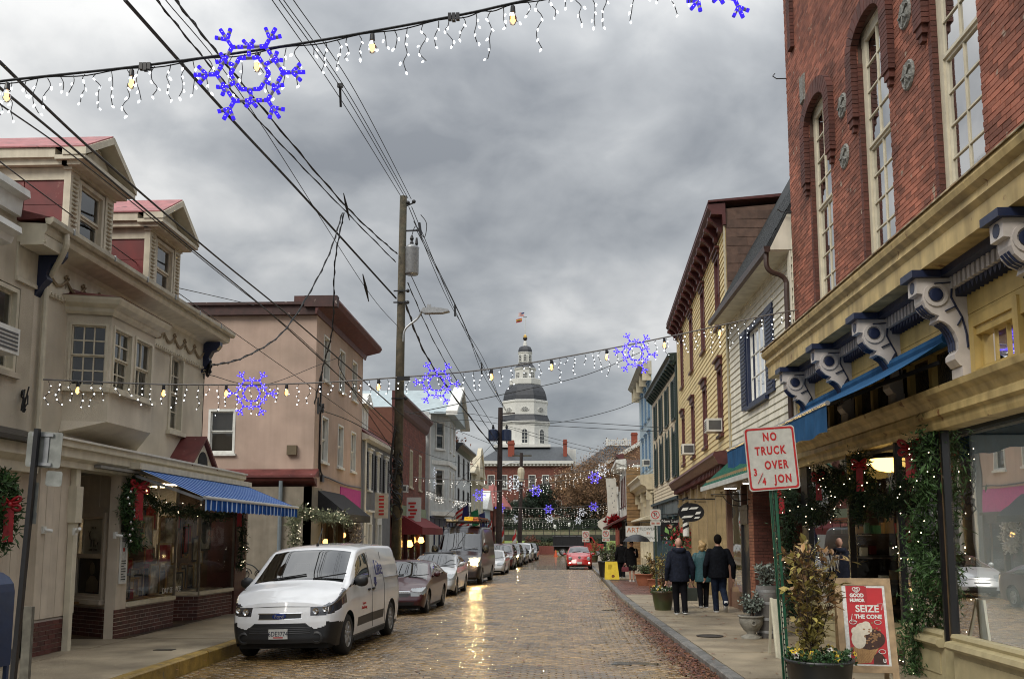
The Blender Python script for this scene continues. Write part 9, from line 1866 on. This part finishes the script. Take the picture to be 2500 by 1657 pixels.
# garlands
m_gar = mat('pine garland', (.04, .095, .022), .7, .3, 6, island=.5); m_gard = mat('dark pine garland', (.016, .042, .012), .7, .3, 6, island=.5); m_ribbon = mat('red ribbon', (.36, .012, .018), .45, .2, 6)
_fb = mesh_of(MB().ball((0,0,0), .0075, 6, 4), 'fairy_bulb', emat('warm fairy light', (1, .86, .6), 5))
def garland(label, path, r, n, m, lights, seed, needle=.10, droop=0, out=None):
 rnd = random.Random(seed); c = through(path, 10); t = thing('garland', label, 'garland', c[0], 'evergreen garlands on the shopfronts'); w = wloc(t); N = len(c); pts = []
 for _ in range(n): i = rnd.random()*(N-1); p = c[int(i)].lerp(c[min(N-1, int(i)+1)], i % 1); k = r*(.65+.5*abs(math.sin(i*1.9+seed))); pts.append((p.x+rnd.gauss(0, k*.5), p.y+rnd.gauss(0, k*.5), p.z+rnd.gauss(0, k*.5)))
 leaf_cloud('foliage', pts, needle, m, t, .22, -.5, kind='stuff'); g = MB(); g.tube(c, .015, 5); g.build('rope', m_gard, t)
 for k in range(lights): i = rnd.random()*(N-1); p = c[int(i)].lerp(c[min(N-1, int(i)+1)], i % 1); link('fairy_bulb', _fb, t, loc=p+Vector((rnd.gauss(0, r*.6)-(r*.8 if (out or -1) < 0 else -r*.8), rnd.gauss(0, r*.6)-r*.5, rnd.gauss(0, r*.6)))-w)
 return t
def bow(label, c, s, tail=.5, nrm=(0, -1, 0)):
 c = Vector(c); t = thing('bow', label, 'bow', c, 'red bows on the greenery'); nn = Vector(nrm).normalized(); x = nn.cross(Vector((0, 0, 1))).normalized(); z = Vector((0, 0, 1)); g = MB()
 for sg_ in (-1, 1):
  for dz in (.12, -.12):
   lp = [c+x*(sg_*s*.55*math.sin(a))+z*(s*(dz+.22*math.sin(2*a)*.7+.25*math.sin(a)*(1 if dz > 0 else -.3)))+nn*(s*.18*math.sin(a)) for a in [math.pi*k/8 for k in range(9)]]
   for p, q in zip(lp, lp[1:]): g.quad(p-nn*s*.12, q-nn*s*.12, q+nn*s*.12, p+nn*s*.12)
   g.tube(lp, s*.09, 5)
 g.ball(c+nn*s*.1, s*.16, 8, 6); g.build('bow_loop', m_ribbon, t, True)
 for sg_ in (-1, 1): g = MB(); tl = [c+nn*(s*.08)+x*(sg_*s*(.08+.1*k/4+.03*math.sin(k*1.5)))-z*(tail*k/4) for k in range(5)]; [g.quad(tl[k]-x*s*.13, tl[k]+x*s*.13, tl[k+1]+x*s*.13, tl[k+1]-x*s*.13) for k in range(4)]; g.build('bow_tail', m_ribbon, t)
 return t
G = lambda u, v, X=5.08: P(u, v, X=X)
garland('thick pine garland hanging down the black window post of the brick building', [G(2262, 1062), G(2262, 1200), G(2240, 1330), G(2262, 1420), G(2230, 1540), G(2238, 1700)], .2, 4200, m_gar, 22, 1)
garland('lit pine swag between the window post and the shop entrance', [G(2262, 1075), G(2200, 1200), G(2150, 1235), G(2110, 1180), G(2100, 1115)], .15, 2400, m_gard, 14, 2)
garland('lit pine swag across the middle of the shop entrance top', [G(2100, 1115), G(2075, 1185), G(2045, 1200), G(2020, 1180), G(2005, 1150)], .14, 2000, m_gard, 14, 3)
garland('lit pine swag at the far end of the brick shopfront', [G(2005, 1150), G(1985, 1240), G(1960, 1260), G(1935, 1215), G(1915, 1195)], .16, 2400, m_gard, 18, 4)
garland('dark lit garland hanging at the far end of the brick shopfront', [G(1915, 1195), G(1925, 1300), G(1930, 1400), G(1935, 1500)], .2, 3000, m_gard, 16, 5)
for u, v, s, lab in ((2222, 1095, .26, 'red bow at the top of the thick hanging garland'), (2098, 1135, .2, 'dim red bow between the two entrance swags'), (1998, 1165, .2, 'dim red bow on the swag past the entrance'), (1908, 1205, .22, 'red bow at the far end, beside the road sign')): bow(lab, G(u, v, 4.98), s, .42, (-.5, -1, 0))
t = thing('wreath', 'dark round wreath hanging inside the shop entrance window', 'wreath', G(2095, 1235, 5.0)); c = G(2095, 1235, 5.0); leaf_cloud('foliage', [(c.x+rnd.gauss(0, .03), c.y+(.2+rnd.gauss(0, .05))*math.cos(a), c.z+(.2+rnd.gauss(0, .05))*math.sin(a)) for a in [rnd.uniform(0, 6.28) for _ in range(900)]], .09, m_gard, t, .25, 0, kind='stuff')
t = thing('wire_snowflake', 'white wire snowflake ornament in the shop entrance', 'ornament', G(2175, 1180)); c = G(2175, 1180, 5.16); g = MB()
for k in range(6): a = math.pi*k/3; d = Vector((0, math.cos(a), math.sin(a))); e = Vector((0, -math.sin(a), math.cos(a))); g.tube([c, c+d*.2], .006, 4); [g.tube([c+d*f, c+d*(f+.06)+e*s*.05], .005, 4) for f in (.08, .13) for s in (-1, 1)]
g.build('wire', WHITE, t)
t = thing('gold_tree', 'small gold tabletop tree in the shop window', 'ornament', (5.75, 15.2, .8)); c = P(2092, 1320, X=5.9); g = MB();
for k in range(9): z = c.z-.42+.1*k; r = .2*(1-k/9.5); [g.tube([(c.x, c.y, z), (c.x+r*math.cos(a), c.y+r*math.sin(a), z+.05)], .008, 3) for a in [j*.7+k for j in range(9)]]
g.tube([c+Vector((0, 0, -.5)), c+Vector((0, 0, .5))], .01); g.build('branches', mat('gold tinsel', (.4, .25, .08), .35, metal=.5), t)
L = lambda u, v, X=-8.05: P(u, v, X=X)
garland('pine garland with silver balls down the pier of the framing shop', [L(335, 1165), L(312, 1215), L(318, 1275), L(330, 1335)], .15, 2000, m_gar, 0, 11, out=1); garland('dark garland under the striped awning front', [L(345, 1195), L(400, 1238), L(470, 1250), L(540, 1255), L(590, 1240)], .14, 1900, m_gard, 10, 12, out=1); garland('dark garland hanging at the alley end of the framing shop', [L(588, 1255, -7.8), L(592, 1320, -7.8), L(585, 1385, -7.8)], .11, 900, m_gard, 8, 13, out=1)
bow('big red bow at the top of the framing shop garland', L(340, 1190, -7.9), .3, .62, (1, -1.2, 0)); bow('red bow at the alley end of the framing shop', L(585, 1235, -7.7), .22, .5, (1, -1.2, 0))
m_silb = mat('silver ball', (.5, .5, .5), .2, metal=1)
for k in range(9): p = L(318+rnd.gauss(0, 8), 1200+k*15, -7.95); tag(MB().ball(p, .035, 8, 6).build('bauble', m_silb, None, True), ('top','second','third','fourth','middle','sixth','seventh','eighth','lowest')[k]+' small silver ball down the framing shop garland', 'bauble', 'silver balls on the framing shop garland')
c = L(360, 1198, -7.85); t = thing('awning_bulb', 'lit amber lamp by the big red bow', 'lamp', c); g = MB(); g.ball(c, .04, 8, 6, (.7, .7, 1.6)); g.build('bulb', emat('amber lamp', (1, .55, .2), 6), t); g = MB(); g.tube([c+Vector((-.1, 0, .12)), c+Vector((0, 0, .05))], .02); g.build('socket', BLACK, t)
c = P(8, 1215, X=-8.15); t = thing('wreath', 'pine wreath with long red ribbon at the left edge', 'wreath', c); leaf_cloud('foliage', [(c.x+rnd.gauss(0, .05), c.y+(.26+rnd.gauss(0, .07))*math.cos(a), c.z-.05+(.3+rnd.gauss(0, .08))*math.sin(a)-(.35 if rnd.random() < .3 else 0)) for a in [rnd.uniform(0, 6.28) for _ in range(1500)]], .12, m_gar, t, .25, 0, kind='stuff'); bow('long tailed red bow on the wreath at the left edge', c+Vector((.1, 0, -.1)), .26, .55, (1, -1.2, 0))
garland('white lit garland round the shop door of the pink building', [P(720, 1330, X=-8.25), P(716, 1275, X=-8.2), P(735, 1248, X=-7.6), P(780, 1258, X=-7.3), P(830, 1262, X=-7.3), P(855, 1275, X=-7.6)], .2, 2200, mat('flocked garland', (.16, .18, .10), .8, .4, 6, island=.6), 60, 15, .14, out=1)
c = P(868, 1295, X=-8.0); t = thing('wreath', 'white flocked garland ring right of the pink building door', 'wreath', c); leaf_cloud('foliage', [(c.x+rnd.gauss(0, .08), c.y+(.42+rnd.gauss(0, .08))*math.cos(a), c.z-.1+(.6+rnd.gauss(0, .1))*math.sin(a)) for a in [rnd.uniform(0, 6.28) for _ in range(900)]], .16, mat('white flock', (.5, .48, .48), .9), t, .4, 0, kind='stuff')
for k, (u, v, X) in enumerate(((765, 1290, -8.9), (838, 1306, -8.9), (795, 1322, -8.9), (1014, 1262, -8.1))):
 c = P(u, v, X=X); t = thing('globe_lamp', ('warm globe lamp in the pink building window, leftmost', 'warm globe lamp in the pink building window, rightmost', 'warm globe lamp in the pink building window, lowest', 'warm wall lamp at the blue shopfront entrance')[k], 'lamp', c); g = MB(); g.ball(c, .12, 10, 8); g.build('globe', emat('warm bulb glow', (1, .5, .13), 4), t); g = MB(); g.tube([c+Vector((0, 0, .1)), c+Vector((0, 0, .35))], .02); g.build('stem', BLACK, t)
for k, (u, v, X, lab) in enumerate(((110, 1293, -8.2, 'left boarded wall'), (186, 1297, -8.05, 'square downspout'), (284, 1306, -8.15, 'pier by the white notice'))):
 c = P(u, v, X=X); t = thing('security_camera', 'small white security camera on the '+lab, 'camera', c); g = MB(); g.box(c.x-.04, c.x, c.y-.05, c.y+.05, c.z-.06, c.z+.06); g.build('mount', WHITE, t); g = MB(); g.tube([c, c+Vector((.1, -.08, .05)) if k == 1 else c+Vector((.1, .05, -.02))], .03, 8); g.build('camera_body', WHITE, t)
# alley by the framing shop: scrolled iron rail on a low wall
t = thing('iron_scroll', 'scrolled black iron rail on the low alley wall', 'railing', P(600, 1420, X=-8.0)); c = P(600, 1400, X=-8.0); g = MB()
for dx, r in ((0, .16), (.32, .1)): g.tube([c+Vector((dx+r*(1-k/40)*math.cos(k*.35), 0, r*(1-k/40)*math.sin(k*.35))) for k in range(30)], .012, 4)
g.tube(through([c+Vector((-.3, 0, .55)), c+Vector((-.05, 0, .3)), c+Vector((.2, 0, .2)), c+Vector((.4, 0, 0)), c+Vector((.62, 0, -.2))], 5), .014, 4); g.tube([c+Vector((-.3, 0, -.2)), c+Vector((.7, 0, -.2))], .016, 4); g.build('scroll', BLACK, t)
g = MB(); g.box(c.x-.45, c.x-.2, c.y-.1, c.y+.2, .1, c.z-.2); g.box(c.x-.2, c.x+.8, c.y, c.y+.2, .1, c.z-.32); tag(g.build('low_wall', m_gst), 'low grey wall at the alley mouth beside the framing shop', 'wall')
# lit shop interiors that show as warm glows up the left row
for k, (x, y, z) in enumerate(((-8.9, 56, 1.6), (-8.9, 61, 1.8))): t = thing('window_lamp', ('warm red lit display lamp in the brick shop window, nearer', 'warm red lit display lamp in the brick shop window, farther')[k], 'lamp', (x, y, z)); g = MB(); g.lathe([(.1, -.2), (.22, -.1), (.12, .2)], (x+.6, y, z), 8); g.build('lamp_shade', emat('warm bulb glow', (1,.5,.13), 4), t)
